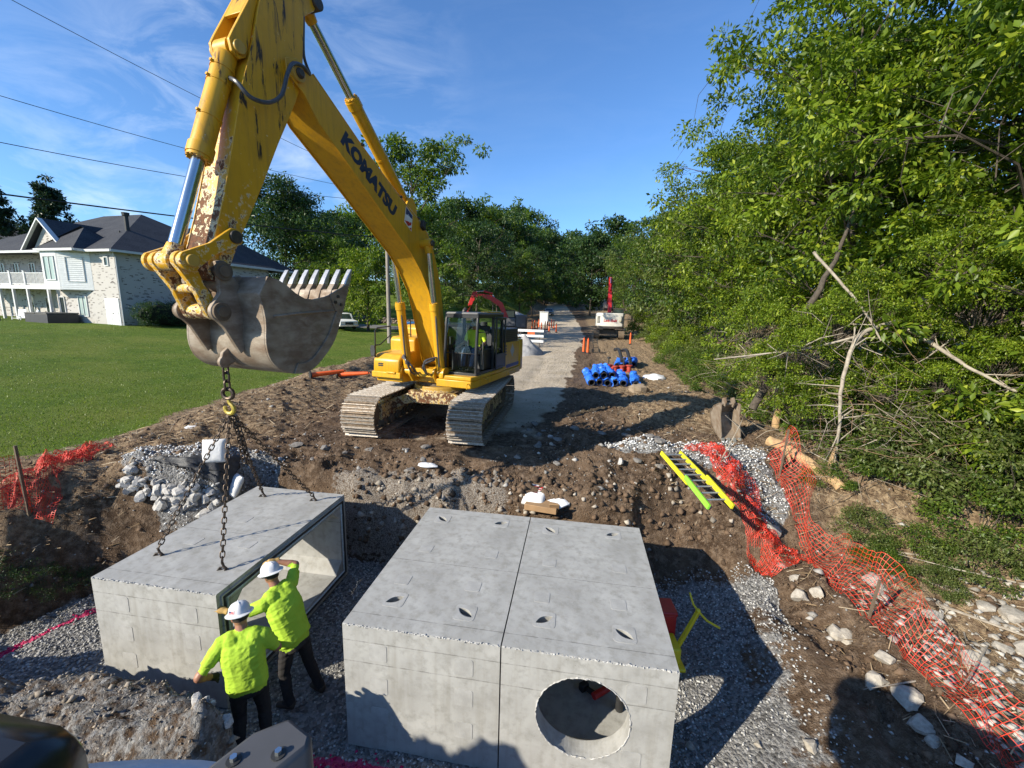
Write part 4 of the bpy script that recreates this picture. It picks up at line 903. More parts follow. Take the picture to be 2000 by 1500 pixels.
for k in range(7):
    x = -0.70+1.40*k/6
    b = ump(); b.prism([(4.84,3.20),(4.72,3.16),(4.60,3.42),(4.575,3.54),(4.64,3.56),(4.72,3.46)], P(x-0.055,0,0), (0,-1,0), (0,0,1), (0.11,0,0)); ad = b.build('tooth_adapter', STEELB, bk, 0.008)
    b = ump(); w0, w1 = 0.052, 0.042
    b.add([P(x-w0,4.655,3.545), P(x+w0,4.655,3.545), P(x+w0,4.565,3.505), P(x-w0,4.565,3.505), P(x-w1*1.15,4.60,3.64), P(x+w1*1.15,4.60,3.64), P(x+w1*1.15,4.52,3.61), P(x-w1*1.15,4.52,3.61), P(x-w1,4.49,3.80), P(x+w1,4.49,3.80), P(x+w1,4.468,3.795), P(x-w1,4.468,3.795)],
          [(3,2,1,0),(0,1,5,4),(1,2,6,5),(2,3,7,6),(3,0,4,7),(4,5,9,8),(5,6,10,9),(6,7,11,10),(7,4,8,11),(8,9,10,11)]); b.build('tooth', TOOTHM, ad, 0.006)
for x in (-0.36, 0.29):
    b = ump(); plate(b, arc(6.47,3.59,0.14,60,200,6)+[(6.22,3.40),(6.20,3.0),(6.24,2.55),(6.30,2.50)]+[(6.50,2.86)]+arc(6.54,3.07,0.13,-70,40,6)+[(6.52,3.32)], x, x+0.07); ea = b.build('hinge_ear', STEELB, bk, 0.01)
    xo = x-0.04 if x < 0 else x+0.07
    for (s, z) in ((6.47,3.59),(6.54,3.07)):
        b = ump(); b.cyl(P(xo,s,z), P(xo+0.04,s,z), 0.12, n=20); b.cyl(P(xo+(0.025 if x > 0 else -0.025),s,z), P(xo+(0.065 if x > 0 else 0.015),s,z), 0.075, n=16); b.build('pin_boss', MUD, ea, 0.006)
pin(bk, 6.47, 3.59, -0.36, 0.36, 0.075); pin(bk, 6.54, 3.07, -0.36, 0.36, 0.07, YELM)
b = ump(); b.cyl(P(-0.30,6.20,3.42), P(0.30,6.20,3.42), 0.13, n=20); b.build('torque_tube', STEELB, bk, 0.01)
b = ump(); plate(b, [(6.17,2.62)]+[(6.32,2.50)]+arc(6.30,2.36,0.085,60,-140,8)+[(6.12,2.36)], -0.03, 0.03); b.build('lifting_eye', STEELB, bk, 0.01)
EYE = up_world(0, 6.29, 2.33)

# ------------------------------------------------------------------ chain sling
def link_mesh(L_, W_, r, n=6, k=8):
    pts = []; h = L_/2-W_/2
    for i in range(k+1): a = math.pi*i/k; pts.append(Vector((math.cos(a)*W_/2, h+math.sin(a)*W_/2, 0)))
    for i in range(k+1): a = math.pi+math.pi*i/k; pts.append(Vector((math.cos(a)*W_/2, -h+math.sin(a)*W_/2, 0)))
    vs = []; m_ = len(pts)
    for i, p in enumerate(pts):
        t_ = (pts[(i+1)%m_]-pts[i-1]).normalized(); x = Vector((0,0,1)); y = t_.cross(x)
        for j in range(n): a = 2*math.pi*j/n; vs.append(p+x*math.cos(a)*r+y*math.sin(a)*r)
    fs = [(i*n+j, i*n+(j+1)%n, ((i+1)%m_)*n+(j+1)%n, ((i+1)%m_)*n+j) for i in range(m_) for j in range(n)]
    mb = MB(); mb.add(vs, fs); return mb
sling = thing('chain_sling', tuple(EYE), label='four-legged lifting chain hanging from the bucket down to the culvert top', cat='chain')
lk_small = link_mesh(0.092, 0.052, 0.0085).mesh('chain_link', CHAINM, True); lk_big = link_mesh(0.15, 0.085, 0.016).mesh('chain_link', CHAINM, True)
def run_chain(p, q, me, pitch, sag=0.0):
    p, q = Vector(p), Vector(q); n = max(2, int(round((q-p).length/pitch))); pts = [p+(q-p)*k/n+Vector((0,0,-sag*4*(k/n)*(1-k/n))) for k in range(n+1)]
    for k in range(n):
        a, b_ = pts[k], pts[k+1]; y = (b_-a).normalized(); x, z, _ = frame(y)
        if k % 2: x, z = z, -x
        c = (a+b_)/2-EYE; M = Matrix.Identity(4)
        for i in range(3): M[i][0], M[i][1], M[i][2], M[i][3] = x[i], y[i], x.cross(y)[i], c[i]
        inst('chain_link', me, sling, M)
APEX = Vector((EYE.x-0.02, EYE.y+0.02, 1.60))
run_chain(EYE, (EYE.x, EYE.y, 1.96), lk_big, 0.118)
mb = MB(); mb.tube([Vector((0.085*math.cos(a), 0, 0.075*math.sin(a)-0.43)) for a in np.linspace(0, 2*math.pi, 21)], 0.028, 8, cap=False); mb.build('swivel_ring', CHAINM, sling, smooth=True)
hk = MB(); hp = [Vector((0,0,-0.50)), Vector((0.01,0,-0.56)), Vector((0.06,0,-0.61)), Vector((0.075,0,-0.67)), Vector((0.03,0,-0.72)), Vector((-0.035,0,-0.71)), Vector((-0.065,0,-0.66)), Vector((-0.06,0,-0.62))]
hk.tube(smooth_path(hp, 4), [0.02+0.012*math.sin(math.pi*min(1,k/30)) for k in range(29)], 8); hk.build('safety_hook', pmat('hook_yellow', (0.55,0.42,0.05), (0.30,0.22,0.08), 20, 0.5, 0.3), sling, smooth=True)
hooks = [onz(310,1085,-0.335), onz(435,1113,-0.335), onz(513,970,-0.335), onz(612,978,-0.335)]
for h in hooks:
    h = Vector(h); run_chain(APEX, h+Vector((0,0,0.10)), lk_small, 0.072)
    hb = MB(); o_ = h-EYE; hb.tube(smooth_path([o_+Vector((0,0,0.12)), o_+Vector((0.02,0,0.06)), o_+Vector((0.045,0,0.02)), o_+Vector((0.02,0,-0.02)), o_+Vector((-0.035,0,0.0)), o_+Vector((-0.03,0,0.03))], 4), 0.016, 7); hb.build('grab_hook', CHAINM, sling, smooth=True)
    hb = MB(); hb.tube([o_+Vector((-0.07,-0.03,-0.02)), o_+Vector((-0.035,-0.012,0.04)), o_+Vector((0.035,0.012,0.04)), o_+Vector((0.07,0.03,-0.02))], 0.010, 6); hb.build('lifting_loop', DMETAL, sling, smooth=True)
for dx, dy, l in ((0.10,0.06,0.62),(0.15,0.02,0.75),(0.06,0.10,0.55),(0.19,0.08,0.80)): run_chain(APEX+Vector((dx*0.4,dy*0.4,-0.05)), APEX+Vector((dx,dy,-l)), lk_small, 0.074)
# ------------------------------------------------------------------ trees and plants
def leaf_mat(name, c1, c2, c3, trans=0.45):
    m, t = newmat(name); a = node(t, 'ShaderNodeVertexColor', layer_name='tone'); s = node(t, 'ShaderNodeSeparateColor'); t.links.new(a.outputs['Color'], s.inputs[0])
    c = mixc(t, s.outputs[0], c1, c2); c = mixc(t, ramp(t, s.outputs[1], 0.72, 1.0), c, c3)
    o = node(t, 'ShaderNodeOutputMaterial'); b = node(t, 'ShaderNodeBsdfPrincipled'); b.inputs['Roughness'].default_value = 0.42; b.inputs['Specular IOR Level'].default_value = 0.35
    tr = node(t, 'ShaderNodeBsdfTranslucent'); mxs = node(t, 'ShaderNodeMixShader'); mxs.inputs[0].default_value = trans
    t.links.new(c, b.inputs['Base Color']); t.links.new(mixc(t, 1.0, c, (1.25,1.35,0.55), 'MULTIPLY'), tr.inputs['Color'])
    t.links.new(b.outputs[0], mxs.inputs[1]); t.links.new(tr.outputs[0], mxs.inputs[2]); t.links.new(mxs.outputs[0], o.inputs['Surface']); return m
LEAF_A = leaf_mat('leaf_bright', (0.032,0.070,0.008), (0.20,0.285,0.022), (0.34,0.39,0.035), 0.40)
LEAF_B = leaf_mat('leaf_mid', (0.030,0.068,0.012), (0.120,0.190,0.024), (0.21,0.265,0.03), 0.42)
LEAF_C = leaf_mat('leaf_dark', (0.020,0.050,0.015), (0.045,0.088,0.022), (0.085,0.13,0.03), 0.30)
LEAF_D = leaf_mat('leaf_olive', (0.050,0.080,0.018), (0.150,0.190,0.045), (0.21,0.22,0.08), 0.4)
LEAF_P = leaf_mat('pine_needle', (0.014,0.036,0.018), (0.032,0.062,0.030), (0.05,0.085,0.035), 0.12)
BARK = pmat('bark', (0.10,0.08,0.06), (0.055,0.044,0.034), 7, 0.95, 0, 0.8, 20, stretch=(3, 3, 0.6))
PALEB = pmat('pale_bark', (0.40,0.35,0.28), (0.24,0.20,0.155), 9, 0.9, 0, 0.5, 30)
FRESHW = pmat('split_wood', (0.50,0.33,0.16), (0.30,0.19,0.10), 9, 0.9, 0, 0.5, 30)
def leaves(rng, C, n_each, rad, size, flat=0.6, droop=0.35, aspect=0.46, out_from=None):
    """leaf blades (folded rhombi) round cluster centres C; returns V, F, tone"""
    k = len(C); N = k*n_each
    c = np.repeat(C, n_each, 0); rd = np.repeat(np.broadcast_to(rad, (k,)), n_each)[:,None]
    d = rng.standard_normal((N,3)); d /= np.linalg.norm(d, axis=1)[:,None]
    p = c+d*rd*(rng.random((N,1))**0.45)*np.array([1,1,flat])
    ax = d*0.7+rng.standard_normal((N,3))*0.55+np.array([0,0,-droop]); ax /= np.linalg.norm(ax, axis=1)[:,None]
    nr = rng.standard_normal((N,3))*0.55+np.array([0,0,0.9]); nr -= ax*(nr*ax).sum(1)[:,None]; nr /= np.linalg.norm(nr, axis=1)[:,None]+1e-9
    sd = np.cross(ax, nr); L_ = size*rng.uniform(0.6, 1.25, (N,1)); W_ = L_*aspect*rng.uniform(0.8, 1.15, (N,1))
    V = np.stack([p, p+ax*L_*0.48+sd*W_*0.5+nr*L_*0.05, p+ax*L_-nr*L_*0.06, p+ax*L_*0.48-sd*W_*0.5+nr*L_*0.05], 1)
    F = np.array([(0,1,2),(0,2,3)])[None]+(np.arange(N)*4)[:,None,None]
    ct = np.repeat(rng.random(k), n_each)
    tone = np.stack([np.clip(0.70*ct+0.40*rng.random(N)-0.05, 0, 1), rng.random(N), ct, np.ones(N)], -1)
    return V.reshape(-1,3), F.reshape(-1,3), np.repeat(tone[:,None], 4, 1).reshape(-1,4)
def tree_meshes(seed, H, Rc, z0, nlimb, ncl, nleaf, lsize, prof=None, crad=(0.45,0.9), mat=LEAF_B, bark=BARK, trunk_r=0.16, upt=(15,50), lean=0.0):
    rng = np.random.default_rng(seed); rnd = random.Random(seed)
    prof = prof or (lambda f: (0.55+0.45*math.sin(math.pi*min(1, f*1.15)))*(1.0 if f < 0.75 else 1.0-(f-0.75)*2.2))
    tb = MB(); px, py = [0.0], [0.0]; tr = []
    for k in range(9):
        f = k/8; tr.append(Vector((lean*f*H+0.02*H*math.sin(3*f+seed), 0.02*H*math.cos(2.3*f+seed*1.7)-0.02*H*math.cos(seed*1.7), -0.4+f*(H*0.93+0.4))))
    tb.tube(tr, [trunk_r*(1.25 if k == 0 else 1-0.9*k/8.4) for k in range(9)], 8)
    def tpos(z):
        f = min(1, max(0, (z+0.4)/(H*0.93+0.4)))*8; i = min(7, int(f)); return tr[i]+(tr[i+1]-tr[i])*(f-i)
    C = []; per = max(3, ncl//nlimb)
    for i in range(nlimb):
        zs = z0+(H*0.9-z0)*((i+rnd.random()*0.8)/nlimb)**0.9; f = (zs-z0)/(H-z0); a = i*2.39996+rnd.uniform(-0.4, 0.4)
        r = Rc*max(0.12, prof(f))*rnd.uniform(0.65, 1.15); el = R(rnd.uniform(*upt)); p0 = tpos(zs-0.3)
        p1 = p0+Vector((math.cos(a)*r, math.sin(a)*r, r*math.tan(el)*0.7)); mid = (p0+p1)/2+Vector((0,0,r*0.10))+Vector((rnd.uniform(-.1,.1)*r, rnd.uniform(-.1,.1)*r, 0))
        path = [p0, p0*0.5+mid*0.5+Vector((0,0,0.03*r)), mid, mid*0.5+p1*0.5, p1]; rr = trunk_r*0.36*(1-0.5*f)
        tb.tube(path, [rr, rr*0.8, rr*0.6, rr*0.4, rr*0.15], 5, cap=False)
        for j in range(per):
            u = 0.32+0.75*(j+rnd.random())/per; u = min(u, 1.08); q = p0+(p1-p0)*u+Vector((0,0,0.10*r*math.sin(math.pi*min(1,u))))
            off = Vector((rnd.gauss(0,1), rnd.gauss(0,1), rnd.gauss(0,0.8)))*r*0.24; e = q+off; C.append(tuple(e))
            tb.tube([q-(p1-p0)*0.12, q+off*0.5+Vector((0,0,0.05)), e], [rr*0.3, rr*0.2, rr*0.08], 3, cap=False)
    C.append(tuple(tr[-1]+Vector((0,0,0.3)))); C = np.array(C); rad = rng.uniform(crad[0], crad[1], len(C))
    V, F, T = leaves(rng, C, max(4, nleaf//len(C)), rad, lsize)
    cm = npmesh('crown', V, F, mat, attrs={'tone': T}, link=False)
    return tb.mesh('trunk', bark, True, 60), cm
def plant(name, meshes, loc, rz, sc_, label, cat, group=None, tilt=(0,0), pn=('trunk','crown')):
    t = thing(name, tuple(loc), (tilt[0], tilt[1], rz), label, cat, group); t.scale = sc_ if hasattr(sc_, '__len__') else (sc_,)*3
    for n_, me in zip(pn, meshes):
        if me is not None: inst(n_, me, t)
    return t
def gz(x, y): return float(ground_h(np.array([x]), np.array([y]), rough=True)[0])
NEAR = [tree_meshes(1, 12.5, 4.2, 1.6, 28, 230, 27000, 0.19, mat=LEAF_A, crad=(0.35,0.72), lean=-0.05), tree_meshes(2, 14, 4.0, 2.2, 28, 220, 25000, 0.19, mat=LEAF_B, crad=(0.35,0.75), lean=-0.03), tree_meshes(3, 11, 4.4, 1.0, 26, 220, 25000, 0.20, mat=LEAF_A, crad=(0.32,0.66), lean=-0.07)]
MIDT = [tree_meshes(5, 13, 4.6, 1.8, 24, 170, 13000, 0.30, mat=LEAF_B), tree_meshes(6, 14, 4.4, 1.6, 24, 170, 13000, 0.30, mat=LEAF_C), tree_meshes(7, 12, 4.8, 1.4, 22, 160, 12000, 0.30, mat=LEAF_D)]
FART = [tree_meshes(8, 15, 5.6, 1.5, 22, 150, 8000, 0.55, mat=LEAF_C, crad=(0.7,1.3)), tree_meshes(9, 14, 5.8, 1.2, 22, 150, 8000, 0.55, mat=LEAF_B, crad=(0.7,1.3))]
def group_trees(spots, sets, name, kinds, group, order=0):
    for i, (x, y, s) in enumerate(spots):
        j = (i+order) % len(sets); plant(name, sets[j], (x, y, gz(x, y)-0.1), (i*2.1+order) % 6.28, (s*random.uniform(.95,1.05), s*random.uniform(.95,1.05), s), kinds[j], 'tree', group+' '+str(j+1) if False else group)
def near_row(spots):
    for i, (x, y, s, j, lb) in enumerate(spots):
        plant('broadleaf_tree', NEAR[j], (x, y, gz(x, y)-0.15), i*2.4+0.5 if j != 2 else i*2.4, s, lb, 'tree', 'broadleaf trees of the wood')
near_row([(10.2,7.6,1.0,0,'bright green tree over the long mottled fallen branch'),(8.9,11.0,0.95,2,'spreading bright tree directly above the arched pale limb'),(8.3,14.6,1.0,0,'bright leaning tree behind the barkless trunk stub'),
  (9.2,18.2,1.0,1,'tall green tree level with the ends of the blue pipe bundle'),(8.4,21.6,0.95,2,'spreading bright tree beside the crumpled white plastic sheet'),(9.0,25.6,1.05,0,'bright tree beside the smaller blue pipe bundle'),
  (12.8,10.2,1.22,1,'very tall dark tree rising behind the tree above the arched limb'),(13.2,6.0,1.15,0,'tall tree on the far creek bank behind the long mottled branch'),(12.6,15.0,1.25,1,'very tall tree in the second row behind the barkless stub'),
  (13.0,20.5,1.15,0,'tall bright tree in the second row level with the blue pipes'),(11.5,5.2,0.85,2,'low spreading tree leaning over the creek bed stones')])
MK = ['tree of the distant roadside row with loose mid green crown', 'tree of the distant roadside row with dense dark crown', 'tree of the distant roadside row with olive green crown']
def mid_row(spots):
    for i, (x, y, s, j) in enumerate(spots):
        plant('roadside_tree', MIDT[j], (x, y, gz(x, y)-0.15), i*1.9, s, MK[j], 'tree', 'roadside trees, kind '+'abc'[j])
mid_row([(9.0,30,0.9,0),(9.3,35,1.0,2),(9.6,41,0.95,0),(9.0,47.5,1.0,1),(9.8,54,1.05,0),(10,62,1.05,2),(8.8,71,1.1,0),(14,26,1.2,1),(14.5,33,1.2,0),(15,41,1.25,1),(15,50,1.2,2),(16,60,1.25,0),(17,18,1.3,1),(18,11,1.35,1),(15.5,74,1.3,1),(8.2,80,1.05,1),(9.5,90,1.1,0),(7.2,98,1.1,1),
         (-14,73,0.95,1),(-11,80,1.0,0),(-17,66,0.85,2),(-9.5,88,1.05,1),(-21,76,1.0,1),(-26,70,0.9,0),(-24,84,1.1,1),(-31,78,1.0,2)])
def far_at(px, dist, s, j, lab, grp):
    p = atdist(px, 600, dist); plant('background_tree', FART[j], (p[0], p[1], gz(p[0], p[1])-0.2), px*0.7, s, lab, 'tree', grp)
for px, d, s, j in [(905,98,1.0,0),(950,108,1.05,1),(990,118,1.05,0),(1030,128,1.15,1),(1065,140,1.25,0),(1100,165,1.3,1),(1135,150,1.2,0),(1170,120,1.15,1),(870,105,1.1,1),(830,112,1.15,0),(780,120,1.2,1),(735,112,1.15,0),(690,105,1.1,1),(1200,100,1.1,0),(1120,190,1.5,0),(1010,150,1.4,0),(960,140,1.3,1),(1085,215,1.4,1),(1060,205,1.4,0),(1105,230,1.5,0),(1095,205,0.9,1),(1075,235,1.6,0),(670,95,1.0,0),(630,90,0.95,1),(600,100,1.1,0),(1150,95,0.9,0)]:
    far_at(px, d, s*(1.32 if px > 850 else 1.1), j, ('dense dark tree in the far wood where the road disappears', 'lighter green tree in the far wood where the road disappears')[j], 'far trees, kind '+'ab'[j])
# single trees that stand out
wal = tree_meshes(21, 17.5, 5.0, 2.0, 30, 210, 21000, 0.34, mat=LEAF_B, crad=(0.5,0.95), trunk_r=0.24, upt=(25,60), prof=lambda f: 1.0-0.35*f if f < 0.8 else 0.72-(f-0.8)*2)
p = atdist(815, 620, 40); plant('walnut_tree', wal, (p[0], p[1], gz(p[0], p[1])-0.2), 0.4, 1.0, 'tall open tree with tufted crown rising behind the excavator boom', 'tree')
p = atdist(930, 620, 52); plant('locust_tree', tree_meshes(22, 13, 4.2, 3.0, 20, 120, 10000, 0.32, mat=LEAF_C, crad=(0.5,0.9), upt=(25,55)), (p[0], p[1], gz(p[0], p[1])-0.2), 2.0, 1.0, 'shorter dark tree behind the excavator cab roof', 'tree')
p = atdist(566, 600, 63); plant('round_tree', tree_meshes(23, 14, 5.8, 0.8, 30, 260, 26000, 0.34, mat=LEAF_C, crad=(0.8,1.3), upt=(5,45)), (p[0], p[1], gz(p[0], p[1])-0.2), 1.0, 1.22, 'broad round dark tree on the lawn behind the raised bucket', 'tree')
p = atdist(720, 600, 47); plant('young_tree', tree_meshes(24, 8.8, 3.4, 1.0, 20, 130, 9000, 0.30, mat=LEAF_A, crad=(0.5,0.9)), (p[0], p[1], gz(p[0], p[1])-0.2), 1.0, 1.0, 'bright green young tree beside the wooden utility pole', 'tree')
p = atdist(655, 600, 58); plant('lawn_tree', tree_meshes(25, 10, 4.0, 2.0, 20, 130, 9000, 0.32, mat=LEAF_B, crad=(0.5,0.9)), (p[0], p[1], gz(p[0], p[1])-0.2), 1.0, 1.0, 'mid green tree between the dark round tree and the pole', 'tree')
pine = tree_meshes(31, 15, 3.4, 2.5, 34, 240, 16000, 0.36, prof=lambda f: 1.05-0.95*f, crad=(0.3,0.6), mat=LEAF_P, upt=(-5,18), trunk_r=0.2)
p = atdist(120, 590, 72); plant('pine_tree', pine, (p[0], p[1], gz(p[0], p[1])-0.2), 0.3, 1.05, 'pine tree rising behind the peaked gable of the brick house', 'tree')
p = atdist(5, 590, 74); plant('pine_tree', pine, (p[0], p[1], gz(p[0], p[1])-0.2), 2.3, 1.08, 'large dark pine tree behind the lower roof left of the gable', 'tree')
p = atdist(40, 590, 88); plant('pine_tree', pine, (p[0], p[1], gz(p[0], p[1])-0.2), 4.3, 0.85, 'smaller pine tree standing between two larger pines', 'tree')
# undergrowth
def shrub_mesh(seed, H, Rc, ncl, nleaf, lsize, mat, crad=(0.18,0.4), flat=0.6):
    rng = np.random.default_rng(seed); rnd = random.Random(seed); tb = MB(); C = []
    for i in range(ncl):
        a = rnd.random()*6.283; r = Rc*math.sqrt(rnd.random()); z = H*(1-(r/Rc)**2*0.75)*rnd.uniform(0.35, 1.0); e = Vector((r*math.cos(a), r*math.sin(a), z)); C.append(tuple(e))
        if i % 2 == 0: tb.tube([Vector((r*0.25*math.cos(a), r*0.25*math.sin(a), -0.1)), Vector((r*0.6*math.cos(a+0.2), r*0.6*math.sin(a+0.2), z*0.55)), e], [0.014, 0.009, 0.004], 4, cap=False)
    V, F, T = leaves(rng, np.array(C), nleaf//ncl, rng.uniform(crad[0], crad[1], ncl), lsize, flat)
    return tb.mesh('stems', BARK), npmesh('foliage', V, F, mat, attrs={'tone': T}, link=False)
SHR = [shrub_mesh(41, 1.7, 1.3, 70, 6000, 0.10, LEAF_D), shrub_mesh(42, 2.2, 1.4, 80, 7000, 0.11, LEAF_A), shrub_mesh(43, 1.5, 1.4, 60, 5500, 0.09, LEAF_B), shrub_mesh(44, 0.55, 1.0, 60, 3800, 0.055, LEAF_C, (0.12,0.25))]
SK = ['olive green bush growing on the creek bank beyond the orange fence', 'taller bright green bush at the edge of the wood', 'low mid green bush on the bank below the wood']
for i, (x, y, s, j) in enumerate([(7.0,9.6,0.95,0),(8.0,8.6,1.05,0),(6.4,10.8,0.9,2),(8.6,9.8,1.2,1),(9.3,7.9,1.1,0),(7.2,11.6,1.2,1),(6.5,13.2,1.0,1),(7.4,8.2,0.7,2),(8.4,7.2,0.8,2),(10.2,6.4,1.0,0),(10.8,8.8,1.3,1),(9.9,10.2,1.4,1),(6.7,15.4,1.0,0),(7.2,17.6,1.1,1),(7.0,20.0,1.0,0),(7.4,23,1.1,2),(7.4,26.5,1.2,0),(7.6,30.5,1.2,1),(7.8,35,1.3,0),(8,40,1.3,1),(8,46,1.4,0),(8,53,1.5,1),(11.5,7.2,1.2,2),(9.2,6.2,0.75,2),(5.9,12.2,0.6,2),(6.2,9.6,0.55,2),(5.3,9.2,0.35,2),(5.6,8.4,0.4,0),(5.5,7.7,0.3,2),(6.3,8.0,0.45,2),(6.0,7.2,0.3,0),(6.8,7.5,0.5,0)]):
    plant('bush', SHR[j], (x, y, gz(x, y)-0.05), i*1.3, s, SK[j], 'bush', 'bushes along the wood edge, kind '+'abc'[j], pn=('stems','foliage'))
for i, (x, y, s) in enumerate([(-8.55,5.3,0.45),(-8.85,4.9,0.5),(-8.95,4.5,0.45),(-9.3,4.6,0.5)]):
    plant('ground_ivy', SHR[3], (x, y, gz(x, y)-0.04), i*1.7, (s, s, s*0.8), 'low dark creeping weeds on the left bank above the pit', 'weeds', 'weeds on the left bank', tilt=(0.0, 0.25), pn=('stems','foliage'))
for i, (u, d, k) in enumerate([(1068,150,4.5),(1085,165,5),(1100,180,5.5),(1115,160,4.5),(1050,140,4.5),(1035,130,4),(1128,140,4.5),(1090,200,7),(1070,190,6),(1020,120,4),(1108,210,7)]):
    p = atdist(u, 600, d); plant('far_thicket', SHR[2], (p[0], p[1], gz(p[0], p[1])-0.3), i*1.9, k, 'thicket closing the far end of the road under the trees', 'thicket', 'thickets at the far end of the road', pn=('stems','foliage'))
# tall weeds and saplings at the foot of the roadside row
for i, (x, y, s) in enumerate([(5.6,17.2,0.7),(5.9,19.6,0.8),(6.2,22,0.8),(6.4,24.6,0.9),(6.2,28,0.9)]):
    plant('weed_clump', SHR[2], (x, y, gz(x, y)-0.05), i*2.2, s, 'clump of pale weeds at the edge of the cleared strip', 'weeds', 'weed clumps by the cleared strip', pn=('stems','foliage'))
# short mown grass: too many blades to count
def grass_keep(x, y, p): return (p[3] < 0.1)*np.clip((15/np.hypot(x, y))**2, 0.03, 1)
lx, ly, lz = scatter(330000, (-38, -9, 4, 38), grass_keep)
n = len(lx); a = RNG.random(n)*6.283; hgt = RNG.uniform(0.02, 0.045, n); wd = hgt*0.35
gV = np.stack([np.stack([lx-np.cos(a)*wd, ly-np.sin(a)*wd, lz-0.01], -1), np.stack([lx+np.cos(a)*wd, ly+np.sin(a)*wd, lz-0.01], -1), np.stack([lx+RNG.normal(0,0.02,n), ly+RNG.normal(0,0.02,n), lz+hgt], -1)], 1)
gF = np.arange(n*3).reshape(-1,3); gt = np.repeat(np.stack([RNG.random(n), RNG.random(n), RNG.random(n), np.ones(n)], -1)[:,None], 3, 1)
tag(npmesh('lawn_grass', gV.reshape(-1,3), gF, leaf_mat('grass_blade', (0.085,0.145,0.016), (0.165,0.235,0.034), (0.25,0.27,0.07), 0.4), attrs={'tone': gt.reshape(-1,4)}), 'short mown green grass covering the lawn', 'grass', kind='stuff')
# tangle of dead twigs and vines hanging along the wood edge: uncountable
rng = np.random.default_rng(99); n = 2600; tx = rng.uniform(5.4, 9.0, n); ty = rng.uniform(8.8, 19.0, n); keep = tx > 5.2+0.10*np.abs(ty-11); tx, ty = tx[keep], ty[keep]; n = len(tx)
tz = ground_h(tx, ty)+np.abs(rng.normal(0, 1.25, n)); ln = rng.uniform(0.35, 1.5, n); dd = rng.standard_normal((n,3))*np.array([1,1,0.75])+np.array([-0.35,-0.2,-0.1]); dd /= np.linalg.norm(dd, axis=1)[:,None]
P0_ = np.stack([tx, ty, tz], -1); P2_ = P0_+dd*ln[:,None]; P1_ = (P0_+P2_)/2+rng.standard_normal((n,3))*0.09*ln[:,None]; rr_ = rng.uniform(0.004, 0.011, n)
a1 = np.cross(dd, np.array([0.3,0.5,0.8])); a1 /= np.linalg.norm(a1, axis=1)[:,None]; a2 = np.cross(dd, a1); tv = []
for pp_, k_ in ((P0_,1.0),(P1_,0.8),(P2_,0.3)):
    for c_, s_ in ((1,0),(-0.5,0.866),(-0.5,-0.866)): tv.append(pp_+(a1*c_+a2*s_)*(rr_*k_)[:,None])
tv = np.stack(tv, 1); tf_ = np.array([(i*3+j, i*3+(j+1)%3, (i+1)*3+(j+1)%3, (i+1)*3+j) for i in range(2) for j in range(3)])
cl = np.array([(0.30,0.24,0.18),(0.20,0.15,0.11),(0.40,0.34,0.27),(0.26,0.17,0.10)])[rng.integers(0,4,n)]*rng.uniform(0.6,1.2,(n,1)); cl = np.repeat(np.concatenate([cl, np.ones((n,1))], 1)[:,None], 9, 1)
tag(npmesh('twig_tangle', tv.reshape(-1,3), (tf_[None]+(np.arange(n)*9)[:,None,None]).reshape(-1,4), STONE, attrs={'tone': cl.reshape(-1,4)}), 'tangle of dead twigs and vines along the edge of the wood', 'twigs', kind='stuff')
# broken limbs and logs at the edge of the wood
def branch(name, pts, r0, r1, mat, label, cat='branch', group=None, twigs=0, seed=0):
    rnd = random.Random(seed); pts = [Vector(p) for p in pts]; o_ = pts[0].copy(); pth = smooth_path([p-o_ for p in pts], 5); t = thing(name, tuple(o_), label=label, cat=cat, group=group)
    mb = MB(); k = len(pth); mb.tube([p+Vector((rnd.gauss(0,r0*.12), rnd.gauss(0,r0*.12), rnd.gauss(0,r0*.12))) for p in pth], [r0+(r1-r0)*i/(k-1) for i in range(k)], 7); mb.build('limb', mat, t, smooth=True, angle=60)
    for i in range(twigs):
        p = pth[rnd.randrange(k//3, k)]; d = Vector((rnd.gauss(0,1), rnd.gauss(0,1), rnd.gauss(0.2,0.8))).normalized(); l = rnd.uniform(0.25, 1.1)
        m2 = MB(); m2.tube([p, p+d*l*0.5+Vector((0,0,rnd.gauss(0,0.05))), p+d*l+Vector((0,0,rnd.gauss(0,0.1)))], [r1*0.55, r1*0.35, r1*0.15], 5); m2.build('twig', mat, t, smooth=True)
    return t
def A(u, v, Y): return Vector(atY(u, v, Y))
branch('broken_limb', [A(1755,628,10.2),A(1690,648,9.9),A(1660,690,9.8),A(1642,770,9.7),A(1640,830,9.7),A(1630,905,9.8)], 0.052, 0.026, PALEB, 'arched pale limb hanging from the wood down to the brush', 'branch', twigs=16, seed=1)
branch('broken_limb', [A(1588,492,10.4),A(1650,560,10.1),A(1690,610,9.9),A(1722,665,9.8)], 0.032, 0.020, PALEB, 'thin straight pale branch slanting down onto the arched limb', 'branch', twigs=8, seed=2)
branch('broken_limb', [A(1765,638,10.1),A(1835,680,9.7),A(1900,722,9.4),A(1985,765,9.1)], 0.046, 0.024, PALEB, 'long mottled pale branch falling away to the right of the arched limb', 'branch', twigs=9, seed=3)
branch('broken_limb', [A(1395,702,10.6),A(1500,690,10.4),A(1600,676,10.2),A(1735,640,10.1)], 0.014, 0.030, PALEB, 'thin level branch reaching from the arched limb toward the cleared strip', 'branch', twigs=12, seed=4)
branch('leaning_trunk', [A(1470,800,11.2),A(1530,690,11.3),A(1590,580,11.4),A(1625,520,11.8),A(1650,460,12.4),A(1670,400,13.0)], 0.10, 0.03, BARK, 'thick brown trunk leaning through the bushes behind the arched limb', 'trunk', seed=5)
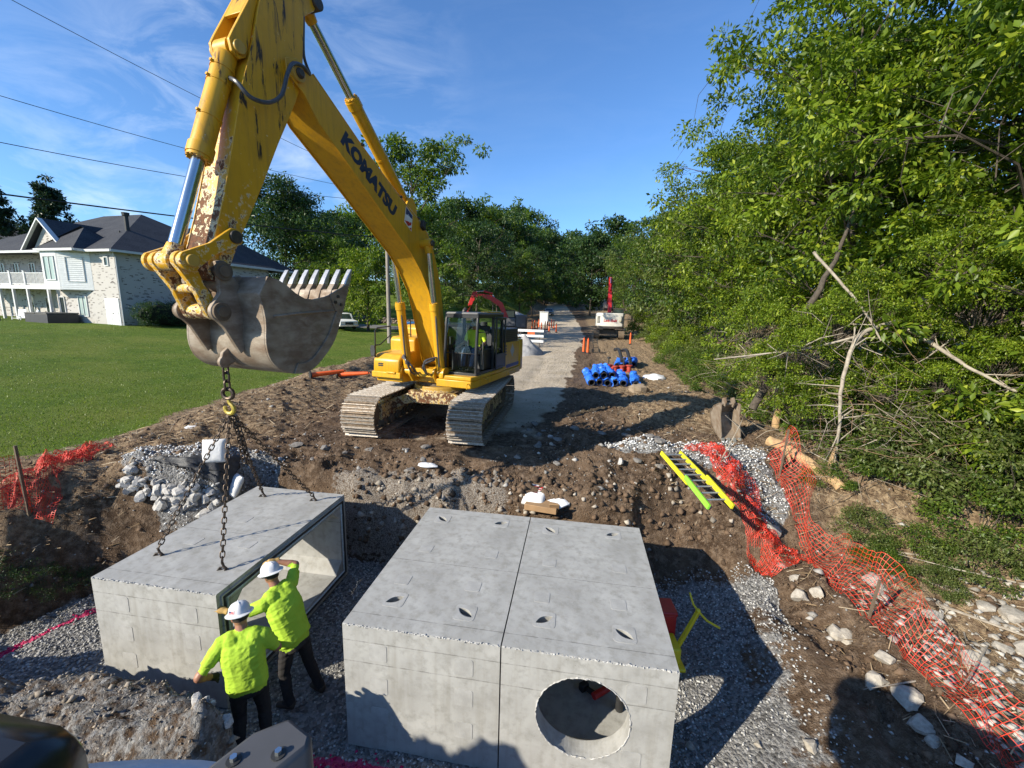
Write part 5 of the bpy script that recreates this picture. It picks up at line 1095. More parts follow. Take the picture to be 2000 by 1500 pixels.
branch('tree_stump', [(5.3,11.7,gz(5.3,11.7)-0.2),(5.32,11.7,0.5),(5.3,11.72,1.35)], 0.11, 0.09, FRESHW, 'upright barkless trunk stub beside the digging bucket on the ground', 'stump', seed=6)
branch('split_log', [(4.55,10.2,gz(4.55,10.2)+0.12),(5.0,9.7,gz(5.0,9.7)+0.14),(5.5,9.0,gz(5.5,9.0)+0.12)], 0.13, 0.11, FRESHW, 'split raw log lying behind the orange fence post', 'log', twigs=5, seed=7)
branch('fallen_branch', [A(1790,570,10.3),A(1840,620,10.1),A(1858,660,10.0),A(1815,690,9.9)], 0.032, 0.014, PALEB, 'crooked pale branch hanging in the dark leaves above the long mottled branch', 'branch', twigs=5, seed=8)
for i, (u, v, Y_, s_) in enumerate([(1560,640,10.6,0.5),(1500,700,10.8,0.5),(1700,560,10.4,0.55),(1800,600,10.3,0.5),(1640,600,10.8,0.6),(1850,700,9.9,0.45),(1480,600,11.5,0.6),(1730,720,10.4,0.5),(1580,760,10.5,0.5),(1930,560,9.8,0.6),(1880,480,10.2,0.7),(1960,660,9.6,0.5)]):
    p = A(u, v, Y_); plant('leafy_spray', SHR[1], (p.x, p.y, p.z-0.7), i*1.1, s_, 'spray of bright leaves hanging among the broken limbs', 'foliage', 'leaf sprays among the broken limbs', pn=('stems','foliage'))
rs = random.Random(15)
for i, p in enumerate(hits([(rs.uniform(1390,1680), rs.uniform(800,915)) for _ in range(48)])):
    if math.hypot(p[0], p[1]) < 8: continue
    l = rs.uniform(0.4, 1.4); a = rs.random()*6.28; e = Vector((math.cos(a)*l, math.sin(a)*l*0.6, rs.uniform(0.0, 1.1)*l)); mb = MB()
    mb.tube(smooth_path([Vector((0,0,-0.03)), e*0.4+Vector((rs.gauss(0,.1), rs.gauss(0,.1), 0.05)), e*0.75+Vector((rs.gauss(0,.1), rs.gauss(0,.1), 0.08)), e], 3), [0.011*l*(1-0.085*k) for k in range(10)], 5)
    o = mb.build('stick', PALEB if i % 2 else BARK, None, smooth=True); o.location = p; tag(o, 'bent dead twig in the brush tangle round the barkless stub', 'stick', 'twigs in the tangle round the stub')
rs = random.Random(5)
for i in range(46):
    x, y = rs.uniform(4.9, 8.8), rs.uniform(5.0, 13.5)
    if y < 8.5 and x < 5.4: x += 0.8
    l = rs.uniform(0.6, 1.9); a = rs.random()*6.28; z = gz(x, y); up_ = rs.uniform(0.0, 0.9) if y > 8.5 else rs.uniform(0, 0.12)
    mb = MB(); e = Vector((math.cos(a)*l, math.sin(a)*l, up_)); mb.tube([Vector((0,0,0.02)), e*0.5+Vector((rs.gauss(0,.08), rs.gauss(0,.08), 0.06)), e+Vector((0,0,0.02))], [0.011*l, 0.008*l, 0.003], 5)
    o = mb.build('stick', PALEB if i % 3 else BARK, None, smooth=True); o.location = (x, y, z)
    tag(o, 'thin dead stick in the brush pile beyond the orange fence', 'stick', 'dead sticks in the brush beyond the fence')
# ------------------------------------------------------------------ people
def cloth_mat(name, c1, c2, rough=0.85, bs=26, bstr=0.35):
    m, t = newmat(name); tcn = node(t, 'ShaderNodeTexCoord'); v = tcn.outputs['Object']
    n1 = noise(t, v, 5, 5); n2 = noise(t, v, bs, 5, 0.6, 1.2)
    finish(t, mixc(t, ramp(t, n1, 0.35, 0.65), c1, c2), rough, 0, n2, bstr, 0.012, 0.2); return m
SHIRT = cloth_mat('hi_vis_shirt', (0.43,0.64,0.055), (0.37,0.57,0.045))
PANTS = cloth_mat('dark_trousers', (0.022,0.021,0.022), (0.04,0.037,0.036)); JEANS = cloth_mat('blue_jeans', (0.05,0.08,0.14), (0.09,0.12,0.18))
SKIN = pmat('skin', (0.36,0.175,0.11), (0.30,0.14,0.085), 6, 0.5); BOOT = pmat('boot_leather', (0.05,0.035,0.025), None, 6, 0.7)
GLOVE_T = cloth_mat('tan_glove', (0.50,0.33,0.12), (0.38,0.24,0.09)); GLOVE_B = cloth_mat('black_glove', (0.025,0.025,0.025), (0.045,0.04,0.038))
HATW = pmat('hard_hat_white', (0.72,0.72,0.73), (0.64,0.64,0.65), 5, 0.35); HAIR = pmat('hair_dark', (0.025,0.018,0.013), None, 30, 0.8)
VISM = pmat('hi_vis_yellow', (0.70,0.82,0.05), (0.62,0.74,0.04), 5, 0.85)
def person(J, lat, mats, label, xf=None, hat=True, origin=None, voxel=0.0085, fold=0.010, beard=False, finger_to=None):
    """J joints in metres; lat unit vector to the person's right; one continuous body, hat and hair as children"""
    J = {k: Vector(v) for k, v in J.items()}; lat = Vector(lat).normalized()
    o_ = Vector(origin if origin is not None else (J['ankle_l']+J['ankle_r'])/2); o_.z = min(J['toe_l'].z, J['toe_r'].z)-0.02 if origin is None else o_.z
    J = {k: v-o_ for k, v in J.items()}
    mb = MB(); seg = []
    def loft(rings, n=16):
        vs = []
        for c, w_, d_, lt in rings:
            lt = Vector(lt).normalized()
            for j in range(n):
                a = 2*math.pi*j/n; ca, sa = math.cos(a), math.sin(a); vs.append(c+lt*w_*math.copysign(abs(ca)**0.85, ca)+fwd_of(c, lt)*d_*math.copysign(abs(sa)**0.85, sa))
        k = len(rings); mb.add(vs, [(i*n+j, i*n+(j+1)%n, (i+1)*n+(j+1)%n, (i+1)*n+j) for i in range(k-1) for j in range(n)]+[tuple(range(n))[::-1], tuple((k-1)*n+j for j in range(n))])
    spine = (J['neck']-J['pelvis']).normalized()
    def fwd_of(c, lt): return spine.cross(lt).normalized()*-1
    sh = (J['sh_r']-J['sh_l']).normalized(); pel, chest, neck = J['pelvis'], J['chest'], J['neck']
    up = spine; hipl = lat
    # trousers top, then shirt over it
    loft([(pel-up*0.16,0.150,0.115,hipl),(pel-up*0.06,0.178,0.130,hipl),(pel+up*0.06,0.170,0.122,hipl)])
    loft([(pel-up*0.045,0.212,0.165,hipl),(pel+up*0.05,0.212,0.164,hipl),(pel*0.62+chest*0.38,0.208,0.158,(hipl+sh)/2),(chest-up*0.02,0.222,0.156,sh),(chest*0.45+neck*0.55-up*0.02,0.215,0.138,sh),(neck-up*0.075,0.150,0.100,sh),(neck-up*0.02,0.075,0.070,sh)])
    for s_ in 'lr': mb.tube([neck-up*0.035-sh*0.0, (neck-up*0.055)*0.5+J['sh_'+s_]*0.5+up*0.012, J['sh_'+s_]], [0.072,0.082,0.082], 12); mb.ball((neck-up*0.12)*0.45+J['sh_'+s_]*0.55, (0.12,0.11,0.13), 12, 8)
    seg += [('shirt',pel-up*0.02,chest,0.19),('shirt',chest,neck-up*0.10,0.17),('shirt',J['sh_l'],J['sh_r'],0.085),('pants',pel-up*0.22,pel-up*0.09,0.16)]
    def limb(a, b, r0, r1, lab, mids=((0.35,1.06),)):
        pts = [a]; rs = [r0]
        for f, m_ in mids: pts.append(a+(b-a)*f); rs.append((r0+(r1-r0)*f)*m_)
        pts.append(b); rs.append(r1); mb.tube(pts, rs, 12); mb.ball(a, r0*0.99, 10, 7); mb.ball(b, r1*0.99, 10, 7); seg.append((lab, a, b, (r0+r1)/2))
    for s in 'lr':
        shd, elb, wri = J['sh_'+s], J['el_'+s], J['wr_'+s]; d = (elb-shd)
        limb(shd, elb, 0.066, 0.050, 'skin'); sl = shd+d*0.66; mb.tube([shd-d*0.05, shd+d*0.3, sl], [0.084,0.080,0.074], 14); mb.ball(shd, 0.083, 12, 8); seg.append(('shirt', shd-d*0.1, sl, 0.10))
        limb(elb, wri, 0.050, 0.031, 'skin', ((0.25,1.10),(0.7,0.96)))
        # hand: palm, four fingers, thumb
        tip = J.get('hand_'+s, wri+(wri-elb).normalized()*0.18); hd = (tip-wri).normalized(); nrm = Vector(J.get('palm_'+s, Vector((0,0,-1)))+o_ if ('palm_'+s) in J else Vector((0,0,-1))); nrm = (nrm-hd*nrm.dot(hd)).normalized(); sd = hd.cross(nrm)
        gl = s in mats['gloves']; hl = 'glove' if gl else 'skin'; g = 1.12 if gl else 1.0
        pc = wri+hd*0.055; mb.tube([wri-hd*0.01, wri+hd*0.03, wri+hd*0.085], [0.030*g,0.040*g,0.042*g], 10, flat=0.95); mb.box(pc, (0.01,0.01,0.01))
        for i, (off, ln) in enumerate(((-0.032,0.068),(-0.011,0.080),(0.011,0.076),(0.031,0.060))):
            b0 = wri+hd*0.082+sd*off; mb.tube([b0-hd*0.02, b0+hd*ln*0.45+nrm*0.006, b0+hd*ln*0.78+nrm*0.026, b0+hd*ln*0.88+nrm*0.044], [0.0115*g,0.0105*g,0.0095*g,0.008*g], 7)
        tside = -1 if s == 'l' else 1
        b0 = wri+hd*0.03+sd*0.030*tside; mb.tube([b0, b0+hd*0.03+sd*0.028*tside+nrm*0.012, b0+hd*0.062+sd*0.034*tside+nrm*0.028], [0.016*g,0.013*g,0.010*g], 7)
        seg.append((hl, wri-hd*(0.03 if gl else -0.01), wri+hd*0.17, 0.045)); 
        if gl: mb.tube([wri-hd*0.05, wri], [0.040,0.036], 10)
        hip, kn, an, toe = J['hip_'+s], J['kn_'+s], J['ankle_'+s], J['toe_'+s]
        limb(hip, kn, 0.100, 0.072, 'pants', ((0.3,1.0),)); limb(kn, an+(kn-an)*0.12, 0.072, 0.062, 'pants', ((0.3,1.04),(0.75,0.98)))
        fd = (toe-an); fd.z = 0; fd = fd.normalized() if fd.length > 0.01 else Vector((0,1,0)); hz = min(an.z, toe.z+0.06)
        mb.tube([an+Vector((0,0,0.05)), Vector((an.x,an.y,toe.z+0.055))-fd*0.03], [0.060,0.055], 10); mb.tube([Vector((an.x,an.y,toe.z+0.045))-fd*0.06, Vector((an.x,an.y,toe.z+0.05))+fd*0.08, toe+Vector((0,0,0.03))], [0.045,0.048,0.034], 10); seg += [('boot', Vector((an.x,an.y,toe.z+0.05))-fd*0.05, toe, 0.05), ('boot', an+Vector((0,0,-0.02)), Vector((an.x,an.y,toe.z)), 0.05)]
    # neck and head
    hc = J['head']; look = Vector(J['look']+o_).normalized(); hup = (hc-neck).normalized(); hup = (hup*0.4+Vector((0,0,1))*0.6 if 'hup' not in J else Vector(J['hup']+o_)).normalized(); look = (look-hup*look.dot(hup)).normalized(); hlat = look.cross(hup)
    mb.tube([neck-up*0.05, hc-hup*0.07-look*0.015], [0.066,0.060], 12); seg.append(('skin', neck-up*0.005, hc-hup*0.06, 0.075))
    HM = Matrix((hlat, look, hup)).transposed(); e = HM.to_euler()
    mb.ball(hc, (0.076,0.096,0.112), 16, 12, e); mb.ball(hc-hup*0.055+look*0.030, (0.060,0.068,0.060), 12, 8, e); seg.append(('skin', hc, hc+look*0.05, 0.10))
    mb.tube([hc+look*0.085+hup*0.012, hc+look*0.112-hup*0.022, hc+look*0.088-hup*0.030], [0.010,0.015,0.012], 7)
    for k in (-1, 1): mb.ball(hc+hlat*0.078*k-look*0.008-hup*0.005, (0.012,0.022,0.033), 8, 6, e)
    mb.tube([hc+look*0.080-hup*0.055-hlat*0.022, hc+look*0.090-hup*0.057, hc+look*0.080-hup*0.055+hlat*0.022], 0.007, 6)
    me = mb.mesh('body', SKIN); tmp = bpy.data.objects.new('tmp', me); col.objects.link(tmp)
    rm = tmp.modifiers.new('r', 'REMESH'); rm.mode = 'VOXEL'; rm.voxel_size = voxel; rm.use_smooth_shade = True
    smm = tmp.modifiers.new('s', 'SMOOTH'); smm.iterations = 3; smm.factor = 0.5
    bpy.context.view_layer.update(); me2 = bpy.data.meshes.new_from_object(tmp.evaluated_get(bpy.context.evaluated_depsgraph_get())); bpy.data.objects.remove(tmp); me2.name = 'body'
    order = ['skin','shirt','pants','boot','glove']; me2.materials.clear()
    for k in order: me2.materials.append(mats[k])
    nv = len(me2.vertices); co = np.empty(nv*3, np.float32); me2.vertices.foreach_get('co', co); co = co.reshape(-1,3).astype(float)
    nn = np.empty(nv*3, np.float32); me2.vertices.foreach_get('normal', nn); nn = nn.reshape(-1,3)
    def lab_of(Pt):
        best = np.full(len(Pt), 1e9); li = np.zeros(len(Pt), int)
        for lab, a, b_, r in seg:
            a = np.array(a); e_ = np.array(b_)-a; L2 = max(e_@e_, 1e-9); t_ = np.clip(((Pt-a)@e_)/L2, 0, 1); d = np.linalg.norm(Pt-a-t_[:,None]*e_, axis=1)/r
            u_ = d < best; best[u_] = d[u_]; li[u_] = order.index(lab)
        return li
    vl = lab_of(co)
    # folds in the cloth
    lt = np.array(lat); hgt = co@np.array(up); wid = co@lt
    fo = np.abs(fbm(wid*7+hgt*9+3, hgt*16-wid*5, 3))-0.25+0.5*np.abs(fbm(wid*15-hgt*10, hgt*22+wid*9, 2))
    amp = np.where(vl == 1, fold, np.where(vl == 2, fold*0.9, 0.0))
    co = co-nn*(fo*amp)[:,None]
    me2.vertices.foreach_set('co', co.astype(np.float32).ravel())
    nf = len(me2.polygons); fc = np.empty(nf*3, np.float32); me2.polygons.foreach_get('center', fc); me2.polygons.foreach_set('material_index', lab_of(fc.reshape(-1,3).astype(float)).astype(np.int32)); me2.polygons.foreach_set('use_smooth', np.ones(nf, bool)); me2.update()
    t = thing('person', tuple(o_), label=label, cat='person', group=None)
    if xf is not None: t.matrix_world = xf@Matrix.Translation(o_)
    body = inst('body', me2, t)
    TH = Matrix.Translation(hc)@HM.to_4x4()
    hr = MB(TH); hr.ball((0,-0.012,0.012), (0.081,0.098,0.108), 16, 10); hm = hr.mesh('hair', HAIR, True)
    bm = bmesh.new(); bm.from_mesh(hm); inv = TH.inverted()
    kill = [v for v in bm.verts if (lambda q: q.z < -0.045 or (q.y > 0.035 and q.z < 0.055))(inv@v.co)]; bmesh.ops.delete(bm, geom=kill, context='VERTS'); bm.to_mesh(hm); bm.free(); inst('hair', hm, t)
    if hat:
        h = MB(TH@Matrix.Translation((0,-0.005,0.045))@Matrix.Rotation(R(-6), 4, 'X'))
        n = 28; prof = [(0.150,-0.012),(0.152,-0.006),(0.125,0.004),(0.118,0.012),(0.115,0.04),(0.105,0.075),(0.082,0.105),(0.045,0.122),(0.010,0.127)]; vs = []
        for r, z in prof:
            for j in range(n):
                a = 2*math.pi*j/n; brim = 1.0 if r > 0.12 else 1.0; rx = r*0.94; ry = r*(1.12 if r > 0.12 else 1.08); ridge = 0.010 if (abs(math.cos(a)) < 0.22 and 0.03 < z < 0.125) else 0.0
                vs.append((rx*math.cos(a), ry*math.sin(a), z+ridge+(0.008*abs(math.cos(a)) if r > 0.12 else 0)))
        k = len(prof); h.add(vs, [(i*n+j, i*n+(j+1)%n, (i+1)*n+(j+1)%n, (i+1)*n+j) for i in range(k-1) for j in range(n)]+[tuple((k-1)*n+j for j in range(n))])
        ho = h.build('hard_hat', HATW, t, smooth=True, angle=50)
        sld = ho.modifiers.new('thickness', 'SOLIDIFY'); sld.thickness = 0.004
        s2 = MB(TH@Matrix.Translation((0,-0.005,0.045))@Matrix.Rotation(R(-6), 4, 'X')); s2.lathe([(0.112,-0.03),(0.114,-0.03),(0.114,0.0),(0.112,0.0)], n=24, sx=0.90, sy=1.02); s2.build('hat_band', BLACK, ho)
        st = MB(TH@Matrix.Translation((0,-0.005,0.045))@Matrix.Rotation(R(-6), 4, 'X'))
        return t, ho, TH
    return t, None, TH
FL = FLOOR+0.01
# worker at the near corner of the hung culvert, seen from behind
right1 = Vector((0.84,0.54,0)).normalized(); fw1 = Vector((-0.54,0.84,0))
c1 = Vector((-3.50,3.62,0))
def q1(r, f, z): return tuple(c1+right1*r+fw1*f+Vector((0,0,FL+z)))
J1 = dict(pelvis=q1(0.0,-0.02,0.98), chest=q1(-0.03,0.03,1.30), neck=q1(-0.03,0.10,1.53), head=q1(-0.05,0.17,1.66), look=fw1*0.8+Vector((-0.25,0,-0.35)),
    sh_l=q1(-0.225,0.08,1.44), el_l=q1(-0.43,-0.05,1.19), wr_l=q1(-0.36,0.12,1.02), sh_r=q1(0.175,0.06,1.44), el_r=q1(0.30,0.10,1.20), wr_r=q1(0.12,0.32,1.12),
    hip_l=q1(-0.10,-0.01,0.93), kn_l=q1(-0.12,0.05,0.50), ankle_l=q1(-0.14,0.0,0.10), toe_l=q1(-0.16,0.17,0.02), hip_r=q1(0.10,-0.01,0.93), kn_r=q1(0.13,0.03,0.50), ankle_r=q1(0.14,-0.05,0.10), toe_r=q1(0.18,0.12,0.02))
J1['palm_l'] = Vector((-0.3,-0.2,-0.6)); J1['palm_r'] = Vector((0,0,-1))
M1 = dict(skin=SKIN, shirt=SHIRT, pants=PANTS, boot=BOOT, glove=GLOVE_B, gloves='lr')
w1, hat1, TH1 = person(J1, right1, M1, 'worker in lime shirt and white hard hat, elbow bent, standing at the hung culvert corner')
flag = MB(TH1@Matrix.Translation((0,-0.005,0.045))@Matrix.Rotation(R(-6), 4, 'X'))
def hat_patch(mb, a0, a1, z0, z1, k=5, off=0.0025):
    prof = [(0.118,0.012),(0.115,0.04),(0.105,0.075),(0.082,0.105)]
    def rz(z):
        for (r0_, za), (r1_, zb) in zip(prof[:-1], prof[1:]):
            if za <= z <= zb: return r0_+(r1_-r0_)*(z-za)/(zb-za)
        return 0.1
    vs = []
    for z in (z0, z1):
        for i in range(k+1):
            a = R(a0+(a1-a0)*i/k); r = rz(z)+off; vs.append((r*0.94*math.cos(a), r*1.08*math.sin(a), z))
    mb.add(vs, [(i, i+1, k+2+i, k+1+i) for i in range(k)])
hat_patch(flag, 205, 243, 0.032, 0.066); fo_ = flag.build('flag_sticker', pmat('flag_red', (0.42,0.09,0.10), (0.55,0.35,0.36), 60, 0.5), hat1)
flag = MB(TH1@Matrix.Translation((0,-0.005,0.045))@Matrix.Rotation(R(-6), 4, 'X')); hat_patch(flag, 205, 222, 0.049, 0.066, off=0.0045); flag.build('flag_canton', pmat('flag_blue', (0.04,0.05,0.15), None, 30, 0.5), hat1)
# second worker reaching up to the joint
right2 = Vector((0.12,0.99,0)).normalized(); fw2 = Vector((-0.99,0.12,0)); c2_ = Vector((-3.46,4.30,0))
def q2(r, f, z): return tuple(c2_+right2*r+fw2*f+Vector((0,0,FL+z)))
J2 = dict(pelvis=q2(0.0,-0.05,0.98), chest=q2(0.02,0.08,1.32), neck=q2(0.06,0.25,1.56), head=q2(0.08,0.33,1.70), look=fw2*0.8+Vector((0,0.15,-0.4)),
    sh_l=q2(-0.15,0.24,1.45), el_l=q2(-0.28,0.46,1.36), wr_l=q2(-0.34,0.63,1.42), sh_r=q2(0.25,0.18,1.50), el_r=q2(0.46,0.30,1.62), wr_r=q2(0.34,0.52,1.70),
    hip_l=q2(-0.10,-0.04,0.93), kn_l=q2(-0.13,0.02,0.50), ankle_l=q2(-0.15,-0.05,0.10), toe_l=q2(-0.18,0.12,0.02), hip_r=q2(0.10,-0.06,0.93), kn_r=q2(0.14,-0.12,0.50), ankle_r=q2(0.17,-0.25,0.10), toe_r=q2(0.20,-0.08,0.02))
J2['palm_l'] = Vector((-1,0,-0.3)); J2['palm_r'] = Vector((-0.4,0,-1)); J2['hand_r'] = Vector(q2(0.24,0.60,1.71)); J2['hand_l'] = Vector(q2(-0.36,0.80,1.44))
M2 = dict(skin=SKIN, shirt=SHIRT, pants=PANTS, boot=BOOT, glove=GLOVE_T, gloves='lr')
w2, hat2, TH2 = person(J2, right2, M2, 'worker in lime shirt and white hard hat, tan-gloved arm raised onto the culvert joint')
# operator seated in the cab
def qo(x, s, z): return tuple(P(x, s, z))
JO = dict(pelvis=qo(0.95,-0.20,2.13), chest=qo(0.95,-0.20,2.40), neck=qo(0.95,-0.15,2.61), head=qo(0.95,-0.08,2.73), look=Vector((0,-0.85,-0.45)),
    sh_l=qo(1.14,-0.16,2.54), el_l=qo(1.25,-0.08,2.28), wr_l=qo(1.27,0.18,2.20), sh_r=qo(0.76,-0.16,2.54), el_r=qo(0.65,-0.08,2.28), wr_r=qo(0.62,0.18,2.20),
    hip_l=qo(1.05,-0.14,2.09), kn_l=qo(1.10,0.28,2.10), ankle_l=qo(1.06,0.42,1.68), toe_l=qo(1.06,0.60,1.57), hip_r=qo(0.85,-0.14,2.09), kn_r=qo(0.80,0.28,2.10), ankle_r=qo(0.84,0.42,1.68), toe_r=qo(0.84,0.60,1.57))
MO = dict(skin=SKIN, shirt=VISM, pants=JEANS, boot=BOOT, glove=GLOVE_B, gloves='')
wo, hato, THO = person(JO, (-1,0,0), MO, 'operator in yellow safety shirt and white hard hat seated inside the excavator cab', xf=Matrix.Translation((SX,SYY,0))@UP, origin=qo(0.95,-0.2,1.55), voxel=0.011)
# ------------------------------------------------------------------ brick house on the lawn
HO = atdist(241, 640, 44.0); HA = R(-7)
house = thing('brick_house', tuple(HO), (0,0,HA), 'two storey whitewashed brick house with dark hip roof, bay window and white deck', 'house')
def brick_mat(name, axes):
    m, t = newmat(name); tcn = node(t, 'ShaderNodeTexCoord'); s = node(t, 'ShaderNodeSeparateXYZ'); c = node(t, 'ShaderNodeCombineXYZ'); t.links.new(tcn.outputs['Object'], s.inputs[0])
    t.links.new(s.outputs[axes[0]], c.inputs[0]); t.links.new(s.outputs[2], c.inputs[1])
    b = node(t, 'ShaderNodeTexBrick'); t.links.new(c.outputs[0], b.inputs['Vector']); b.inputs['Scale'].default_value = 1.0; b.inputs['Brick Width'].default_value = 0.25; b.inputs['Row Height'].default_value = 0.085; b.inputs['Mortar Size'].default_value = 0.008
    b.inputs['Color1'].default_value = (0.0,)*3+(1,); b.inputs['Color2'].default_value = (1.0,)*3+(1,); b.inputs['Mortar'].default_value = (0.35,)*3+(1,); b.inputs['Bias'].default_value = 0.0
    k = fmath(t, 'ADD', fmath(t, 'MULTIPLY', b.outputs['Color'], 0.5), fmath(t, 'MULTIPLY', noise(t, tcn.outputs['Object'], 2.2, 5, 0.6), 0.6))
    cc = mixc(t, ramp(t, k, 0.70, 0.76), (0.47,0.445,0.415), (0.13,0.115,0.105)); cc = mixc(t, ramp(t, noise(t, tcn.outputs['Object'], 0.8), 0.4, 0.7), cc, mixc(t, 0.5, cc, (0.46,0.43,0.395)))
    finish(t, cc, 0.9, 0, b.outputs['Fac'], 0.4, 0.01, 0.2); return m
BRF, BRS = brick_mat('whitewashed_brick_front', (0,)), brick_mat('whitewashed_brick_side', (1,))
def roof_mat():
    m, t = newmat('asphalt_shingle'); tcn = node(t, 'ShaderNodeTexCoord'); s = node(t, 'ShaderNodeSeparateXYZ'); t.links.new(tcn.outputs['Object'], s.inputs[0])
    w_ = fmath(t, 'FRACT', fmath(t, 'MULTIPLY', s.outputs[2], 7.0)); n1 = noise(t, tcn.outputs['Object'], 12, 5); n2 = noise(t, tcn.outputs['Object'], 1.0, 4)
    c = mixc(t, ramp(t, n1, 0.35, 0.65), (0.028,0.030,0.036), (0.062,0.064,0.072)); c = mixc(t, fmath(t, 'MULTIPLY', ramp(t, n2, 0.4, 0.7), 0.5), c, (0.075,0.076,0.08)); finish(t, c, 0.9, 0, w_, 0.4, 0.02, 0.2); return m
SHG = roof_mat(); TRIMW = pmat('white_trim', (0.62,0.62,0.61), (0.55,0.55,0.54), 4, 0.5)
WGL = pmat('window_dark_glass', (0.02,0.03,0.03), (0.05,0.07,0.065), 1.5, 0.05, 0, spec=0.9); CURT = pmat('window_curtain', (0.42,0.50,0.47), (0.20,0.27,0.25), 3, 0.25, stretch=(8,8,0.3))
EV = 5.75
def hb(name, mat, parent=house, bevel=0.0): return lambda mb: mb.build(name, mat, parent, bevel)
mb = MB(); mb.box((-3.5,0.15,EV/2), (7.0,0.3,EV)); wall_f = mb.build('front_wall', BRF, house)
mb = MB(); mb.box((-13.0,1.95,EV/2), (12.0,0.3,EV)); wall_l = mb.build('recessed_wall', BRF, house)
mb = MB(); mb.box((-0.15,7.15,EV/2-0.01), (0.3,13.7,EV-0.02)); wall_s = mb.build('side_wall', BRS, house)
mb = MB(); mb.box((-7.15,0.95,EV/2-0.02), (0.3,1.6,EV-0.04)); mb.build('return_wall', BRS, house)
mb = MB(); mb.box((-9.5,13.85,EV/2-0.03), (18.9,0.3,EV-0.06)); mb.box((-18.9,7.9,EV/2-0.03), (0.3,11.5,EV-0.06)); mb.build('back_wall', BRF, house)
def hip(name, x0, x1, y0, y1, z, rise, ov=0.45, axis='x', parent=house):
    x0 -= ov; x1 += ov; y0 -= ov; y1 += ov; h = (y1-y0)/2 if axis == 'x' else (x1-x0)/2; zz = z+h*rise
    if axis == 'x': rd = [(x0+h,(y0+y1)/2,zz),(x1-h,(y0+y1)/2,zz)]
    else: rd = [((x0+x1)/2,y0+h,zz),((x0+x1)/2,y1-h,zz)]
    mb = MB(); v = [(x0,y0,z),(x1,y0,z),(x1,y1,z),(x0,y1,z)]+rd
    f = [(0,1,5,4),(1,2,5),(2,3,4,5),(3,0,4)] if axis == 'x' else [(0,1,4),(1,2,5,4),(2,3,5),(3,0,4,5)]
    mb.add(v, f+[(3,2,1,0)]); o = mb.build(name, SHG, parent)
    g = MB(); 
    for a, b_ in ((0,1),(1,2),(2,3),(3,0)): g.bar(Vector(v[a])+Vector((0,0,-0.09)), Vector(v[b_])+Vector((0,0,-0.09)), 0.13, 0.17)
    g.build('gutter', TRIMW, o); return o
rf = hip('roof', -19, 0, 0.0, 14, EV, 0.56)
hip('cross_roof', -8.5, 0.02, 5.0, 17.0, EV-0.05, 0.72, 0.42, 'y')
hip('bay_roof', -6.3, -2.7, -0.75, 2.6, EV+0.02, 0.9, 0.35, 'y')
# gable with white bargeboards
mb = MB(); mb.add([(-9.4,-0.3,EV),(-4.6,-0.3,EV),(-7.0,-0.3,8.15),(-9.4,5.5,EV),(-4.6,5.5,EV),(-7.0,5.5,8.15)], [(0,2,5,3),(1,4,5,2)]); gb = mb.build('gable_roof', SHG, house); s_ = gb.modifiers.new('t', 'SOLIDIFY'); s_.thickness = 0.12
mb = MB(); mb.prism([(-9.15,EV-0.2),(-4.85,EV-0.2),(-7.0,7.9)], (0,0.0,0), (1,0,0), (0,0,1), (0,0.2,0)); mb.build('gable_wall', BRF, house)
mb = MB(); mb.bar((-9.5,-0.34,EV-0.06), (-7.0,-0.34,8.10), 0.10, 0.34, (0,1,0)); mb.build('bargeboard', TRIMW, gb)
mb = MB(); mb.bar((-4.5,-0.35,EV-0.06), (-7.0,-0.35,8.10), 0.10, 0.34, (0,1,0)); mb.build('bargeboard', TRIMW, gb)
